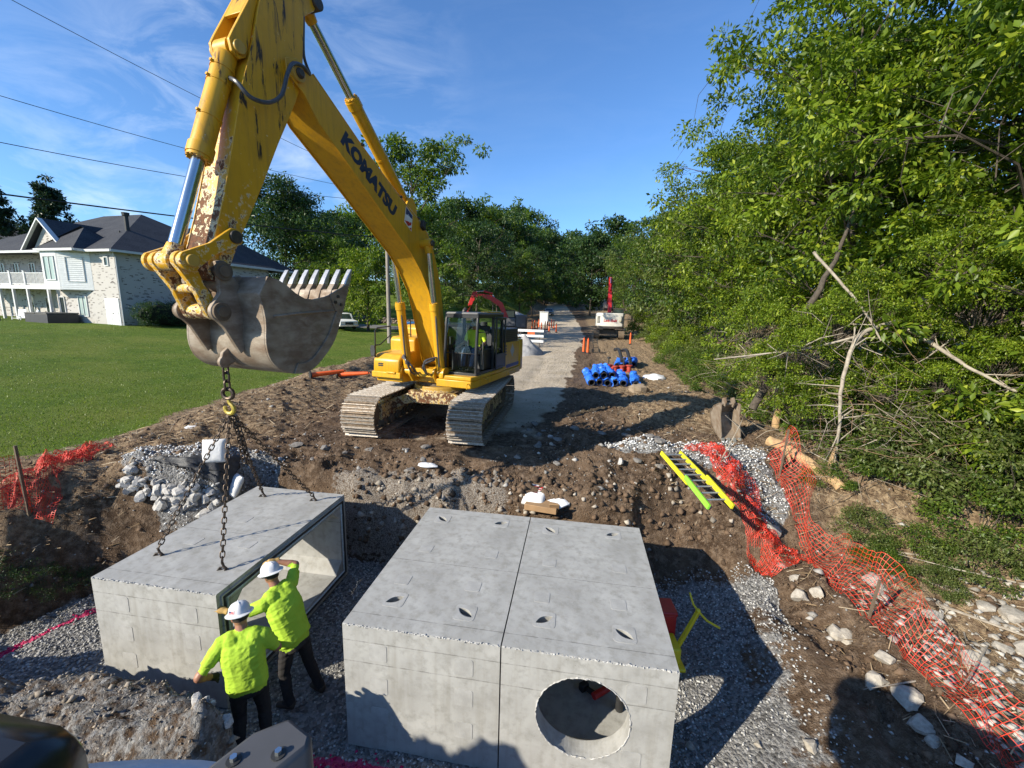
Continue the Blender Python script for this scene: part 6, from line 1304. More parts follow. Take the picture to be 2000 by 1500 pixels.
# bay window clad in white siding
bp = [(-6.55,0.05),(-6.35,-0.95),(-4.65,-0.95),(-2.5,0.05)]
mb = MB(); mb.prism(bp, (0,0,2.75), (1,0,0), (0,1,0), (0,0,2.85)); bay = mb.build('bay', TRIMW, house)
mb = MB(); dv = Vector((2.15,1.0,0)).normalized(); nv_ = Vector((1.0,-2.15,0)).normalized()
for k in range(18):
    z = 2.80+k*0.15; c0 = Vector((-4.63,-0.94,z+0.06))+dv*0.12; c1_ = Vector((-2.55,0.03,z+0.06))-dv*0.05
    mb.bar(c0+nv_*0.012, c1_+nv_*0.012, 0.13, 0.025, nv_)
mb.build('siding_boards', WHITE, bay)
mb = MB(); a_ = Vector((-3.95,-0.61,0))+nv_*0.03; 
def win(name, c, u, w_, h, parent, gm, fr=0.06, mull=1, nrm=(0,-1,0)):
    """window: frame, pane and mullion; c centre on the wall, u along the wall"""
    c, u, nn = Vector(c), Vector(u).normalized(), Vector(nrm).normalized(); Z = Vector((0,0,1))
    f = MB()
    for sx in (-1, 1): f.bar(c+u*sx*(w_/2)+nn*0.03-Z*(h/2+fr/2), c+u*sx*(w_/2)+nn*0.03+Z*(h/2+fr/2), fr, 0.08, nn)
    for sz_ in (-1, 1): f.bar(c-u*(w_/2-fr/2)+nn*0.032+Z*sz_*h/2, c+u*(w_/2-fr/2)+nn*0.032+Z*sz_*h/2, 0.08, fr, nn) if False else f.bar(c-u*(w_/2-fr/2)+nn*0.032+Z*sz_*h/2, c+u*(w_/2-fr/2)+nn*0.032+Z*sz_*h/2, fr, 0.08, nn)
    for k in range(mull): f.bar(c+u*((k+1)/(mull+1)-0.5)*w_+nn*0.03-Z*h/2, c+u*((k+1)/(mull+1)-0.5)*w_+nn*0.03+Z*h/2, 0.04, 0.06, nn)
    o = f.build(name, TRIMW, parent); g = MB(); q = c+nn*0.012; g.bar(q-u*w_/2, q+u*w_/2, h, 0.01, nn) if False else g.add([q-u*w_/2-Z*h/2, q+u*w_/2-Z*h/2, q+u*w_/2+Z*h/2, q-u*w_/2+Z*h/2], [(0,1,2,3)]); g.build('pane', gm, o); return o
X_ = (1,0,0)
win('window', (-5.45,-0.95,4.35), X_, 1.15, 1.75, bay, CURT); win('window', tuple((Vector((-4.65,-0.95,4.3))+Vector((-2.5,0.05,4.3)))/2), dv, 1.15, 1.8, bay, WGL, mull=0, nrm=tuple(nv_))
win('window', (-0.83,0,4.92), X_, 0.40, 0.62, house, WGL, mull=0); win('window', (-4.05,0,1.5), X_, 0.95, 1.5, house, CURT)
win('window', (-6.4,0,1.45), X_, 0.55, 1.5, house, WGL, mull=0)
for x, w_, h in ((-13.0,0.75,1.7),(-11.1,0.85,2.0),(-9.4,0.75,1.7),(-8.0,0.4,1.7),(-15.2,0.8,1.7),(-17.2,0.8,1.7)): win('window', (x,1.8,4.15), X_, w_, h, house, WGL, mull=1 if w_ > 0.5 else 0)
for x in (-9.0,-11.5,-14.0): win('window', (x,1.8,1.4), X_, 0.9, 1.5, house, WGL)
mb = MB(); mb.box((-0.83,-0.02,0.08+1.06), (1.52,0.06,2.12)); dr = mb.build('double_door', TRIMW, house, 0.01)
for sx in (-1, 1):
    mb = MB()
    for z0 in (0.35, 1.0, 1.6): mb.box((-0.83+sx*0.36,-0.055,z0+0.2), (0.46,0.02,0.42 if z0 < 1.5 else 0.3))
    mb.build('door_panel', WHITE, dr, 0.005)
mb = MB(); mb.ball((-0.74,-0.09,1.05), 0.035); mb.build('door_knob', DMETAL, dr)
mb = MB(); mb.box((-0.9,-0.9,0.02), (2.0,1.7,0.10)); mb.build('door_step', pmat('step_concrete', (0.42,0.36,0.30), None, 4, 0.9), house)
mb = MB(); mb.tube([(0.07,-0.06,EV-0.1),(0.07,-0.06,EV-0.35),(0.06,0.05,EV-0.5),(0.06,0.05,0.1),(0.15,-0.15,0.05)], 0.05, 6); mb.build('downspout', TRIMW, house)
for (x, y, z, h, r) in ((-3.2,3.2,7.4,1.5,0.16),(-3.35,2.7,7.2,0.45,0.06),(-14.6,3.0,7.4,0.5,0.07)):
    mb = MB(); mb.cyl((x,y,z), (x,y,z+h), r, n=10)
    if r > 0.1: mb.cyl((x,y,z+h), (x,y,z+h+0.25), r*1.5, r*1.7, n=10)
    mb.build('roof_vent', BLACK, rf)
# deck
mb = MB(); mb.box((-13.0,0.65,3.02), (12.0,2.3,0.10)); mb.box((-13.0,-0.48,2.90), (12.0,0.05,0.26)); deckw = mb.build('deck', TRIMW, house)
for x in (-7.1,-9.6,-11.4,-13.1,-15.0,-17.0,-18.8):
    mb = MB(); mb.box((x,-0.40,1.4), (0.16,0.16,2.9)); mb.build('deck_post', TRIMW, deckw)
    mb = MB(); mb.box((x,-0.44,3.60), (0.17,0.17,1.10)); mb.box((x,-0.44,4.17), (0.22,0.22,0.05)); mb.build('rail_post', TRIMW, deckw)
mb = MB(); mb.bar((-19,-0.44,4.02), (-7,-0.44,4.02), 0.09, 0.06); mb.bar((-19,-0.44,3.16), (-7,-0.44,3.16), 0.07, 0.06); mb.bar((-7.05,-0.44,4.02), (-7.05,1.7,4.02), 0.09, 0.06); mb.build('hand_rail', TRIMW, deckw)
bl = MB(); bl.box((0,0,0), (0.045,0.045,0.84)); blm = bl.mesh('baluster', TRIMW)
for k in range(80): inst('baluster', blm, deckw, loc=(-18.7+k*0.146,-0.44,3.59))
# things by the house
def hw(x, y, z=0): return tuple(Matrix.Translation(HO)@Matrix.Rotation(HA, 4, 'Z')@Vector((x, y, z)))
t = thing('hot_tub', hw(-5.6,-0.3), (0,0,HA), 'dark square hot tub with a flat cover under the bay window', 'hot tub')
mb = MB(); mb.box((0,-0.9,0.45), (2.6,1.9,0.9)); mb.build('tub', pmat('tub_dark', (0.035,0.035,0.04), None, 4, 0.6), t, 0.04)
mb = MB(); mb.box((-0.66,-0.9,0.95), (1.28,1.96,0.10)); mb.box((0.66,-0.9,0.95), (1.28,1.96,0.10)); mb.build('cover', pmat('tub_cover', (0.09,0.085,0.08), None, 4, 0.6), t, 0.03)
for i, (x, y, r_) in enumerate(((-10.2,-0.9,0.4),(-8.8,-0.8,-0.3))):
    t = thing('lawn_chair', hw(x, y), (0,0,HA+r_), 'white lawn chair on the ground under the deck', 'chair', 'white chairs under the deck')
    mb = MB(); mb.box((0,0,0.42), (0.6,0.55,0.04)); mb.build('seat', WHITE, t); mb = MB(); mb.box((0,0.30,0.78), (0.6,0.05,0.72), (-0.2,0,0)); mb.build('backrest', WHITE, t)
    for sx in (-1, 1):
        mb = MB(); mb.box((sx*0.33,0,0.62), (0.08,0.62,0.03)); mb.build('armrest', WHITE, t)
        for sy_ in (-1, 1): mb = MB(); mb.box((sx*0.30,sy_*0.25,0.30), (0.05,0.05,0.62)); mb.build('leg', WHITE, t)
fn = thing('iron_fence', hw(-13.5,-2.6), (0,0,HA), 'low black iron picket fence on the lawn beside the deck', 'fence')
mb = MB(); mb.bar((-6,0,1.05), (4.6,0,1.05), 0.03, 0.03); mb.bar((-6,0,0.2), (4.6,0,0.2), 0.03, 0.03); mb.build('rails', HR, fn)
pk_ = MB(); pk_.box((0,0,0.6), (0.018,0.018,1.15)); pkm = pk_.mesh('picket', HR); ps = MB(); ps.box((0,0,0.62), (0.06,0.06,1.3)); psm = ps.mesh('post', HR)
for k in range(80): inst('picket', pkm, fn, loc=(-6+k*0.132,0,0))
for x in (-6,-3.4,-0.8,1.8,4.6): inst('post', psm, fn, loc=(x,0,0))
# clipped hedge against the shaded wall
rng = np.random.default_rng(77); hcn = np.stack([rng.uniform(-0.85,0.85,900), rng.uniform(-2.7,2.7,900), rng.uniform(0.1,1.7,900)], -1)
ee = np.abs(hcn[:,0]/0.9)**3+np.abs(hcn[:,1]/2.75)**3+np.abs((hcn[:,2]-0.85)/0.9)**3; hcn = hcn[(ee < 1.0) & (ee > 0.35)]
V, F, T = leaves(rng, hcn, 22, 0.16, 0.085); hm = npmesh('foliage', V, F, LEAF_C, attrs={'tone': T}, link=False)
hs = MB(); hs.ball((0,0,0.8), (0.62,2.35,0.72), 14, 9); p = hw(1.35, 2.6)
plant('hedge', (hs.mesh('stems', pmat('hedge_inside', (0.012,0.016,0.008), None, 4, 1.0)), hm), (p[0], p[1], gz(p[0], p[1])), HA, (1.05,1.0,1.18), 'clipped dark green hedge against the shaded side of the brick house', 'hedge', pn=('stems','foliage'))
# neighbouring house far behind
p = atdist(60, 585, 85); nb_ = thing('neighbour_house', (p[0], p[1], gz(p[0], p[1])), (0,0,R(20)), 'distant house with a grey roof glimpsed between the pines', 'house')
mb = MB(); mb.box((0,0,3.0), (18,10,6.0)); mb.build('wall', pmat('far_wall', (0.45,0.42,0.38), None, 2, 0.9), nb_); hip('roof', -9, 9, -5, 5, 6.0, 0.75, 0.5, 'x', nb_)
for x in (-6,-2,2,6): mb = MB(); mb.box((x,-5.03,3.6), (1.2,0.1,1.5)); mb.build('window', WGL, nb_)

# ------------------------------------------------------------------ pole and wires
WOOD = pmat('weathered_pole', (0.32,0.28,0.24), (0.20,0.17,0.14), 6, 0.9, 0, 0.5, 20, stretch=(4,4,0.4))
pb = atdist(760, 640, 36); PZ = gz(pb[0], pb[1])
pole = thing('utility_pole', (pb[0], pb[1], PZ), label='weathered wooden utility pole on the lawn behind the excavator boom', cat='pole')
mb = MB(); mb.cyl((0,0,-0.3), (0.0,0,12.4), 0.17, 0.12, n=12); mb.build('pole', WOOD, pole, smooth=True)
mb = MB(); mb.bar((-0.9,0.16,11.9), (0.9,0.16,11.9), 0.10, 0.12); mb.build('crossarm', WOOD, pole)
for x in (-0.8, 0, 0.8): mb = MB(); mb.cyl((x,0.16,11.96), (x,0.16,12.15), 0.05, 0.035, n=8); mb.build('insulator', BLACK, pole)
WIRE = pmat('wire_black', (0.012,0.012,0.013), None, 4, 0.6)
def wire(z, v0, r, label, sag, dist=24.0, u0=-80):
    a = Vector((pb[0], pb[1], PZ+z)); s = Vector(atdist(u0, v0, dist)); pts = [a+(s-a)*k/24+Vector((0,0,-sag*4*(k/24)*(1-k/24))) for k in range(25)]
    mb = MB(); mb.tube([p_-a for p_ in pts], r, 5); o = mb.build('overhead_wire', WIRE, None, smooth=True); o.location = a; return tag(o, label, 'wire')
wire(12.1, -55, 0.012, 'highest thin overhead wire crossing the sky behind the excavator arm', 0.25)
wire(11.6, 163, 0.012, 'thin overhead wire crossing the thin clouds left of the excavator arm', 0.35)
wire(11.0, 262, 0.014, 'overhead wire passing just above the house roof', 0.35)
wire(8.3, 368, 0.030, 'thick black cable passing in front of the house roof', 0.15)

# ------------------------------------------------------------------ far lawn: drive, stone wall, parked vehicles
def strip(name, pts, w_, mat, lift=0.03, seg_=30):
    pts = smooth_path([Vector((x, y, 0)) for x, y in pts], 8); V = []; 
    for i, p_ in enumerate(pts):
        t_ = (pts[min(i+1,len(pts)-1)]-pts[max(i-1,0)]).normalized(); n_ = Vector((-t_.y, t_.x, 0))
        for k in range(5): q = p_+n_*w_*(k/4-0.5); V.append((q.x, q.y, gz(q.x, q.y)+lift))
    F = [(i*5+k, i*5+k+1, (i+1)*5+k+1, (i+1)*5+k) for i in range(len(pts)-1) for k in range(4)]; o = npmesh(name, V, F, mat, smooth=True); return tag(o, kind='structure')
strip('driveway', [(-9.5,46),(-16,46.5),(-24,45.5),(-32,42.5),(-42,42)], 3.2, pmat('asphalt_grey', (0.17,0.165,0.16), (0.13,0.13,0.125), 3, 0.95, 0, 0.3, 30), 0.05)
sw_ = thing('stone_wall', (-22,52,0), label='low dry stone wall across the far lawn behind the driveway', cat='wall'); rs = random.Random(9)
smx = []
for k in range(5):
    mb = MB(); mb.ball((0,0,0), (0.28,0.2,0.15), 7, 5); me = mb.mesh('stone', pmat('wall_stone', (0.26,0.21,0.17), (0.15,0.12,0.10), 3, 0.95, 0, 0.5, 12)); 
    for v in me.vertices: v.co *= rs.uniform(0.8, 1.2)
    smx.append(me)
for row in range(3):
    for k in range(48):
        x = -33+k*0.42+row*0.2+rs.uniform(-.06,.06); y = 50+0.12*(x+22)+rs.uniform(-.08,.08); z = gz(x, y)+0.10+row*0.22
        M = Matrix.Translation((x+22, y-52, z))@Euler((rs.uniform(-.2,.2), rs.uniform(-.2,.2), rs.uniform(0,3))).to_matrix().to_4x4(); inst('stone', smx[(k+row)%5], sw_, M)
def vehicle(loc, rz, body, label, name, pickup=False, scale=1.0):
    t = thing(name, loc, (0,0,rz), label, 'truck' if pickup else 'car'); t.scale = (scale,)*3
    prof = [(-2.4,0.35),(2.4,0.35),(2.45,0.9),(1.25,1.02),(0.75,1.62),(-0.75,1.66),(-1.0,1.05),(-2.4,1.0)] if pickup else [(-2.2,0.35),(2.2,0.35),(2.25,0.8),(1.2,0.95),(0.5,1.45),(-1.3,1.48),(-2.1,1.0),(-2.25,0.8)]
    mb = MB(); mb.prism(prof, (-0.9,0,0), (0,-1,0), (0,0,1), (1.8,0,0)); bd = mb.build('body', body, t, 0.06)
    mb = MB(); mb.add([(-0.72,-1.22,1.06),(0.72,-1.22,1.06),(0.66,-0.80,1.56),(-0.66,-0.80,1.56)] if pickup else [(-0.72,-1.15,1.0),(0.72,-1.15,1.0),(0.66,-0.56,1.42),(-0.66,-0.56,1.42)], [(0,1,2,3)]); mb.build('windscreen', WGL, bd)
    for sx in (-1, 1):
        mb = MB(); mb.box((sx*0.905,0.05,1.28), (0.02,1.2,0.34)); mb.build('side_window', WGL, bd)
        mb = MB(); mb.box((sx*0.62,-2.42 if pickup else -2.22,0.72), (0.36,0.06,0.16)); mb.build('headlight', CHROME, bd)
        for y in (-1.45, 1.45):
            mb = MB(); mb.cyl((sx*0.70,y,0.36), (sx*0.92,y,0.36), 0.36, n=18); wl = mb.build('wheel', BLACK, t, 0.03); mb = MB(); mb.cyl((sx*0.9,y,0.36), (sx*0.93,y,0.36), 0.2, n=12); mb.build('rim', CHROME, wl)
    mb = MB(); mb.box((0,-2.43 if pickup else -2.23,0.66), (0.8,0.05,0.26)); mb.build('grille', BLACK, bd); mb = MB(); mb.box((0,-2.46 if pickup else -2.27,0.45), (1.8,0.1,0.16)); mb.build('bumper', CHROME if pickup else body, bd)
    return t
p = atdist(664, 598, 47.5); vehicle((p[0], p[1], gz(p[0], p[1])+0.06), R(50), WHITE, 'white pickup truck parked on the driveway beyond the bucket teeth', 'parked_truck', True)
p = atdist(1072, 598, 92); vehicle((p[0], p[1], gz(p[0], p[1])), R(10), pmat('car_silver', (0.35,0.36,0.38), None, 4, 0.3, 0.5), 'dark silver car parked in the shade where the road narrows', 'parked_car')
# blue tractor behind the boom cylinders
p = atdist(822, 625, 44); tr = thing('blue_tractor', (p[0], p[1], gz(p[0], p[1])), (0,0,R(-60)), 'small blue tractor parked behind the excavator boom cylinders', 'tractor'); TBL = pmat('tractor_blue', (0.06,0.22,0.55), None, 4, 0.4)
mb = MB(); mb.prism([(-0.4,0.7),(1.6,0.75),(1.6,1.35),(1.3,1.45),(-0.4,1.5)], (-0.35,0,0), (0,-1,0), (0,0,1), (0.7,0,0)); mb.build('hood', TBL, tr, 0.06)
mb = MB(); mb.box((0,0.9,1.0), (0.9,1.0,0.6)); mb.box((0,1.2,1.45), (0.5,0.15,0.6)); mb.build('seat_deck', TBL, tr, 0.05)
for sx in (-1, 1):
    mb = MB(); mb.cyl((sx*0.55,1.0,0.65), (sx*0.95,1.0,0.65), 0.65, n=20); wl = mb.build('rear_wheel', BLACK, tr, 0.05); mb = MB(); mb.cyl((sx*0.7,1.0,0.65), (sx*0.97,1.0,0.65), 0.3, n=14); mb.build('rim', WHITE, wl)
    mb = MB(); mb.cyl((sx*0.5,-1.1,0.4), (sx*0.75,-1.1,0.4), 0.4, n=16); mb.build('front_wheel', BLACK, tr, 0.04)
    mb = MB(); mb.bar((sx*0.45,1.4,1.3), (sx*0.45,1.5,2.4), 0.07, 0.07); mb.build('roll_bar', BLACK, tr)
mb = MB(); mb.tube([(0,0.45,1.5),(0,0.35,1.75)], 0.02, 6); mb.lathe([(0.2,0),(0.22,0.02),(0.2,0.04)], (0,0.33,1.76), (0,-0.3,1), 14); mb.build('steering_wheel', BLACK, tr)
# ------------------------------------------------------------------ smaller excavators up the road
def small_excavator(loc, rz, swing, body, boomm, label, text=None, boom_pts=None, rear=True, k=1.0, name='compact_excavator'):
    t = thing(name, loc, (0,0,rz), label, 'excavator'); t.scale = (k,)*3; U = Matrix.Rotation(swing, 4, 'Z')
    for sx in (-1, 1):
        mb = MB(); L_, r_ = 1.55, 0.40; pts = arc(-L_, r_, r_, 90, 270, 8)+arc(L_, r_, r_, -90, 90, 8); inn = [(a*0.95, 0.40+(b_-0.40)*0.80) for a, b_ in pts]
        n = len(pts); vs = [(sx*1.2+x, a, b_) for x in (-0.28, 0.28) for lp_ in (pts, inn) for a, b_ in lp_]; f = []
        for i in range(n): j = (i+1) % n; f += [(i, j, 2*n+j, 2*n+i), (n+i, 3*n+i, 3*n+j, n+j), (i, n+i, n+j, j), (2*n+i, 2*n+j, 3*n+j, 3*n+i)]
        mb.add(vs, f); tk_ = mb.build('track', MUD, t)
        mb = MB(); mb.box((sx*1.2,0,0.40), (0.3,2.8,0.3)); mb.build('track_frame', DMETAL, tk_)
        for y in np.linspace(-1.4, 1.4, 6): mb = MB(); mb.cyl((sx*1.2-0.2,y,0.22), (sx*1.2+0.2,y,0.22), 0.12, n=10); mb.build('roller', DMETAL, tk_)
    mb = MB(); mb.box((0,0,0.62), (1.9,1.4,0.4)); mb.cyl((0,0,0.8), (0,0,1.0), 0.6, n=18); mb.build('car_body', DMETAL, t)
    mb = MB(U); mb.prism([(-1.35,-1.3),(1.35,-1.3),(1.4,-0.6),(1.4,1.0),(1.25,1.45),(0.7,1.62),(-0.7,1.62),(-1.25,1.45),(-1.4,1.0),(-1.4,-0.6)], (0,0,0.98), (1,0,0), (0,1,0), (0,0,0.28)); mb.build('deck', DMETAL, t, 0.03)
    mb = MB(U); mb.prism([(-1.4,0.35),(1.4,0.35),(1.4,1.0),(1.25,1.45),(0.7,1.64),(-0.7,1.64),(-1.25,1.45),(-1.4,1.0)], (0,0,1.18), (1,0,0), (0,1,0), (0,0,1.35)); cwt = mb.build('counterweight', body, t, 0.08)
    mb = MB(U); mb.box((0.75,-0.3,1.75), (1.2,1.3,0.9)); mb.build('side_cover', body, t, 0.06)
    for sx in (-1, 1):
        mb = MB(U)
        for q in range(6): mb.box((sx*1.15,1.54,1.6+q*0.12), (0.28,0.04,0.05), (0,0,-sx*0.45))
        mb.build('vent_louvre', BLACK, cwt)
    mb = MB(U)
    for x in (-1.3,-0.35):
        for y in (-1.25, 0.3): mb.bar((x,y,1.2), (x,y,2.95), 0.08, 0.08)
    mb.box((-0.82,-0.48,2.98), (1.05,1.65,0.09)); mb.box((-0.82,0.3,1.7), (0.95,0.05,0.9)); cb = mb.build('cab', DMETAL, t)
    for q in ([(-1.34,-1.25,1.25),(-1.34,0.3,1.25),(-1.34,0.3,2.9),(-1.34,-1.25,2.9)], [(-1.3,-1.29,1.25),(-0.35,-1.29,1.25),(-0.35,-1.29,2.9),(-1.3,-1.29,2.9)], [(-1.3,0.34,2.15),(-0.35,0.34,2.15),(-0.35,0.34,2.9),(-1.3,0.34,2.9)]): mb = MB(U); mb.add(q, [(0,1,2,3)]); mb.build('window', WGL, cb)
    bp_ = boom_pts; mb = MB(U); mb.prism(bp_['boom'], (-0.18,0,0), (0,-1,0), (0,0,1), (0.36,0,0)); bm_ = mb.build('boom', boomm, t, 0.02)
    mb = MB(U); mb.prism(bp_['arm'], (-0.15,0,0), (0,-1,0), (0,0,1), (0.30,0,0)); mb.build('arm', boomm, t, 0.02)
    c0, c1_, c2c = bp_['cyl']; mb = MB(U); mb.cyl((0,-c0[0],c0[1]), (0,-c1_[0],c1_[1]), 0.10, n=12); cy = mb.build('arm_cylinder', boomm, bm_); mb = MB(U); mb.cyl((0,-c1_[0],c1_[1]), (0,-c2c[0],c2c[1]), 0.05, n=10); mb.build('piston_rod', CHROME, cy)
    b0 = bp_['bucket']; mb = MB(U); pl_ = [(b0[0]+a, b0[1]+c) for a, c in ((0.1,0.2),(0.3,-0.1),(0.25,-0.5),(-0.1,-0.75),(-0.55,-0.7),(-0.85,-0.45),(-0.5,-0.4),(-0.2,-0.15))]; mb.prism(pl_, (-0.5,0,0), (0,-1,0), (0,0,1), (1.0,0,0)); mb.build('bucket', STEELB, t, 0.02)
    if text:
        M = U@Matrix.Translation((0.0,1.66,1.78))@Matrix.Rotation(R(180), 4, 'Z')@Matrix.Rotation(R(90), 4, 'X'); text_mesh('lettering', text, 0.36, REDP, cwt, M, bold=0.008, extrude=0.004)
        mb = MB(U); mb.box((-0.95,1.60,1.80), (0.20,0.10,0.20)); mb.build('emblem_square', pmat('emblem_grey', (0.45,0.42,0.30), None, 4, 0.5), cwt)
    return t
BP1 = dict(boom=[(0.1,1.5),(0.5,1.4),(1.5,3.4),(2.6,4.1),(4.2,4.4),(4.3,4.75),(2.4,4.6),(1.1,3.8)], arm=[(3.9,4.9),(4.4,4.9),(4.55,4.4),(5.2,2.6),(5.0,2.45),(4.1,4.2)], cyl=((2.2,4.75),(3.2,5.0),(4.05,4.9)), bucket=(5.05,2.5))
LBC = pmat('machine_white', (0.66,0.64,0.58), (0.58,0.56,0.50), 3, 0.5, 0, 0.1, 20, (0.40,0.35,0.27), 2.0, (0.6,0.75))
pz = gz(3.6, 50); small_excavator((3.6,50,pz-0.02), R(177), R(2), LBC, REDP, 'white tailed excavator with red boom parked with its back to the pit', 'Link-Belt', dict(boom=[(0.1,1.5),(0.5,1.4),(1.4,3.2),(2.2,4.9),(2.9,6.0),(2.6,6.2),(1.7,5.0),(0.8,3.6)], arm=[(2.4,6.3),(2.9,6.3),(3.3,5.6),(4.4,3.6),(4.2,3.4),(2.8,5.6)], cyl=((1.5,4.9),(2.0,5.6),(2.45,6.25)), bucket=(4.25,3.5)), k=1.12)
p = atdist(1000, 640, 47); small_excavator((p[0], p[1], gz(p[0], p[1])), R(0), R(-80), pmat('machine_charcoal', (0.10,0.10,0.11), None, 3, 0.5), REDP, 'charcoal excavator with arched red boom working beside the far barricade', None, BP1, k=1.0)
# ------------------------------------------------------------------ road works furniture
ORG = pmat('safety_orange', (0.80,0.13,0.02), (0.70,0.10,0.02), 4, 0.5); RFL = pmat('reflective_white', (0.78,0.78,0.78), None, 4, 0.35); ORF = pmat('fence_orange', (0.72,0.045,0.016), (0.62,0.03,0.014), 6, 0.55)
def chan(loc, label, grp, rot=(0,0,0), h=1.05):
    t = thing('channelizer_cone', loc, rot, label, 'traffic cone', grp)
    mb = MB(); mb.lathe([(0.20,0.0),(0.20,0.05),(0.16,0.06),(0.12,0.07)], n=12); mb.build('rubber_base', BLACK, t)
    mb = MB(); mb.lathe([(0.10,0.05),(0.075,h*0.85),(0.06,h),(0.025,h+0.01),(0.025,h+0.08),(0.0,h+0.09)], n=12); bd = mb.build('body', ORG, t, smooth=True, angle=50)
    for z in (0.42, 0.70): mb = MB(); mb.lathe([(0.093-0.024*z/0.9,z),(0.093-0.024*(z+0.13)/0.9,z+0.13)], n=12); mb.build('reflective_band', RFL, bd)
    return t
rs = random.Random(3)
for k in range(11):
    u = 1040+k*4.6+rs.uniform(-1.5,1.5); p = atdist(u, 640, 58+rs.uniform(-4,5)); chan((p[0], p[1], gz(p[0], p[1])), 'orange and white channelizer cone in the cluster beyond the barricade', 'cones clustered beyond the barricade', h=1.15)
for (u, v, d, lb) in ((1140,680,33.5,'orange and white striped cone left of the pair on the road edge'),(1148,682,33.0,'orange and white striped cone right of the pair on the road edge'),(1232,652,44,'orange cone standing against the bushes beside the white excavator')):
    p = atdist(u, v, d); chan((p[0], p[1], gz(p[0], p[1])), lb, None, h=1.1)
for (u, v, rz, lb) in ((660,742,1.75,'orange and white cone lying flat on the soil, furthest from the lawn edge'),(606,752,2.35,'orange cone lying flat with its base turned to the lawn')):
    p = onz(u, v, 0.15); x, y = p[0], p[1]; chan((x, y, gz(x, y)+0.12), lb, None, (R(86), 0, rz), 1.25)
# type III barricades
def barricade(u, d, label, sign=False):
    p = atdist(u, 660, d); t = thing('road_barricade', (p[0], p[1], gz(p[0], p[1])), (0,0,R(-4)), label, 'barricade', 'white road barricades')
    for z in (0.55, 1.0, 1.45): mb = MB(); mb.box((0,0,z), (2.4,0.04,0.21)); mb.build('board', RFL, t)
    for x in (-0.85, 0.85): mb = MB(); mb.bar((x,0.05,0), (x,0.05,1.6), 0.05, 0.05); mb.bar((x,-0.5,0.03), (x,0.6,0.03), 0.05, 0.05); mb.build('leg', DMETAL, t)
    if sign: mb = MB(); mb.box((0.1,-0.04,1.22), (0.62,0.02,0.20)); mb.build('sign', ORG, t)
barricade(1035, 37, 'white three-board road barricade with an orange sign', True)
# grey stone pile by the barricade
def mound(name, x, y, rx, ry, h, mat, label, cat, seed):
    n = 44; g = np.linspace(-1.15, 1.15, n); A_, B_ = np.meshgrid(g, g); r = np.hypot(A_, B_); X2 = x+A_*rx; Y2 = y+B_*ry
    Z2 = np.array(ground_h(X2.ravel(), Y2.ravel())).reshape(n, n); Hh = h*np.clip(1-r, 0, 1)**0.8*(1+0.5*fbm(X2*1.6+seed, Y2*1.6, 4))-0.06*(r > 0.97)
    idx_ = np.arange(n*n).reshape(n, n); F = np.stack([idx_[:-1,:-1], idx_[:-1,1:], idx_[1:,1:], idx_[1:,:-1]], -1).reshape(-1, 4)
    return tag(npmesh(name, np.stack([X2, Y2, Z2+Hh], -1).reshape(-1,3), F, mat, smooth=True), label, cat, kind='stuff')
mound('stone_pile', -3.9, 31.5, 1.5, 2.4, 1.15, pmat('grey_stone_pile', (0.40,0.39,0.38), (0.26,0.25,0.24), 22, 0.95, 0, 0.9, 30), 'heap of grey crushed stone in front of the white barricade', 'gravel', 4)
# street lamp, utility cabinet
p = atdist(962, 640, 50); t = thing('street_lamp', (p[0], p[1], gz(p[0], p[1])), label='black post lamp standing behind the red excavator boom', cat='lamp post')
mb = MB(); mb.cyl((0,0,0), (0,0,3.9), 0.07, 0.05, n=10); mb.build('post', BLACK, t); mb = MB(); mb.lathe([(0.08,0),(0.17,0.12),(0.2,0.35),(0.1,0.5),(0.03,0.62),(0.0,0.7)], (0,0,3.9), n=12); mb.build('lantern', pmat('lamp_globe', (0.45,0.5,0.55), None, 3, 0.2), t, smooth=True)
p = atdist(1062, 640, 66); t = thing('utility_cabinet', (p[0], p[1], gz(p[0], p[1])), label='pale utility cabinet standing behind the cluster of cones', cat='cabinet')
mb = MB(); mb.box((0,0,1.0), (1.3,0.8,2.0)); bd = mb.build('box', pmat('cabinet_grey', (0.55,0.56,0.54), None, 4, 0.5), t, 0.05); mb = MB(); mb.box((0,-0.41,1.05), (1.1,0.03,1.6)); mb.build('door', WHITE, bd); mb = MB(); mb.box((0,0,2.05), (1.4,0.9,0.1)); mb.build('lid', WHITE, bd, 0.03)
p = atdist(1008, 640, 53); t = thing('water_tank', (p[0], p[1], gz(p[0], p[1])), label='grey plastic tank standing beside the red boomed excavator', cat='tank')
mb = MB(); mb.lathe([(0.9,0.3),(0.95,0.35),(0.95,2.2),(0.9,2.3),(0.3,2.5),(0.28,2.6),(0.0,2.62)], n=18); mb.build('tank', pmat('tank_grey', (0.28,0.29,0.31), None, 3, 0.5), t, smooth=True, angle=40); mb = MB(); mb.box((0,0,0.15), (2.0,2.0,0.3)); mb.build('skid', DMETAL, t)

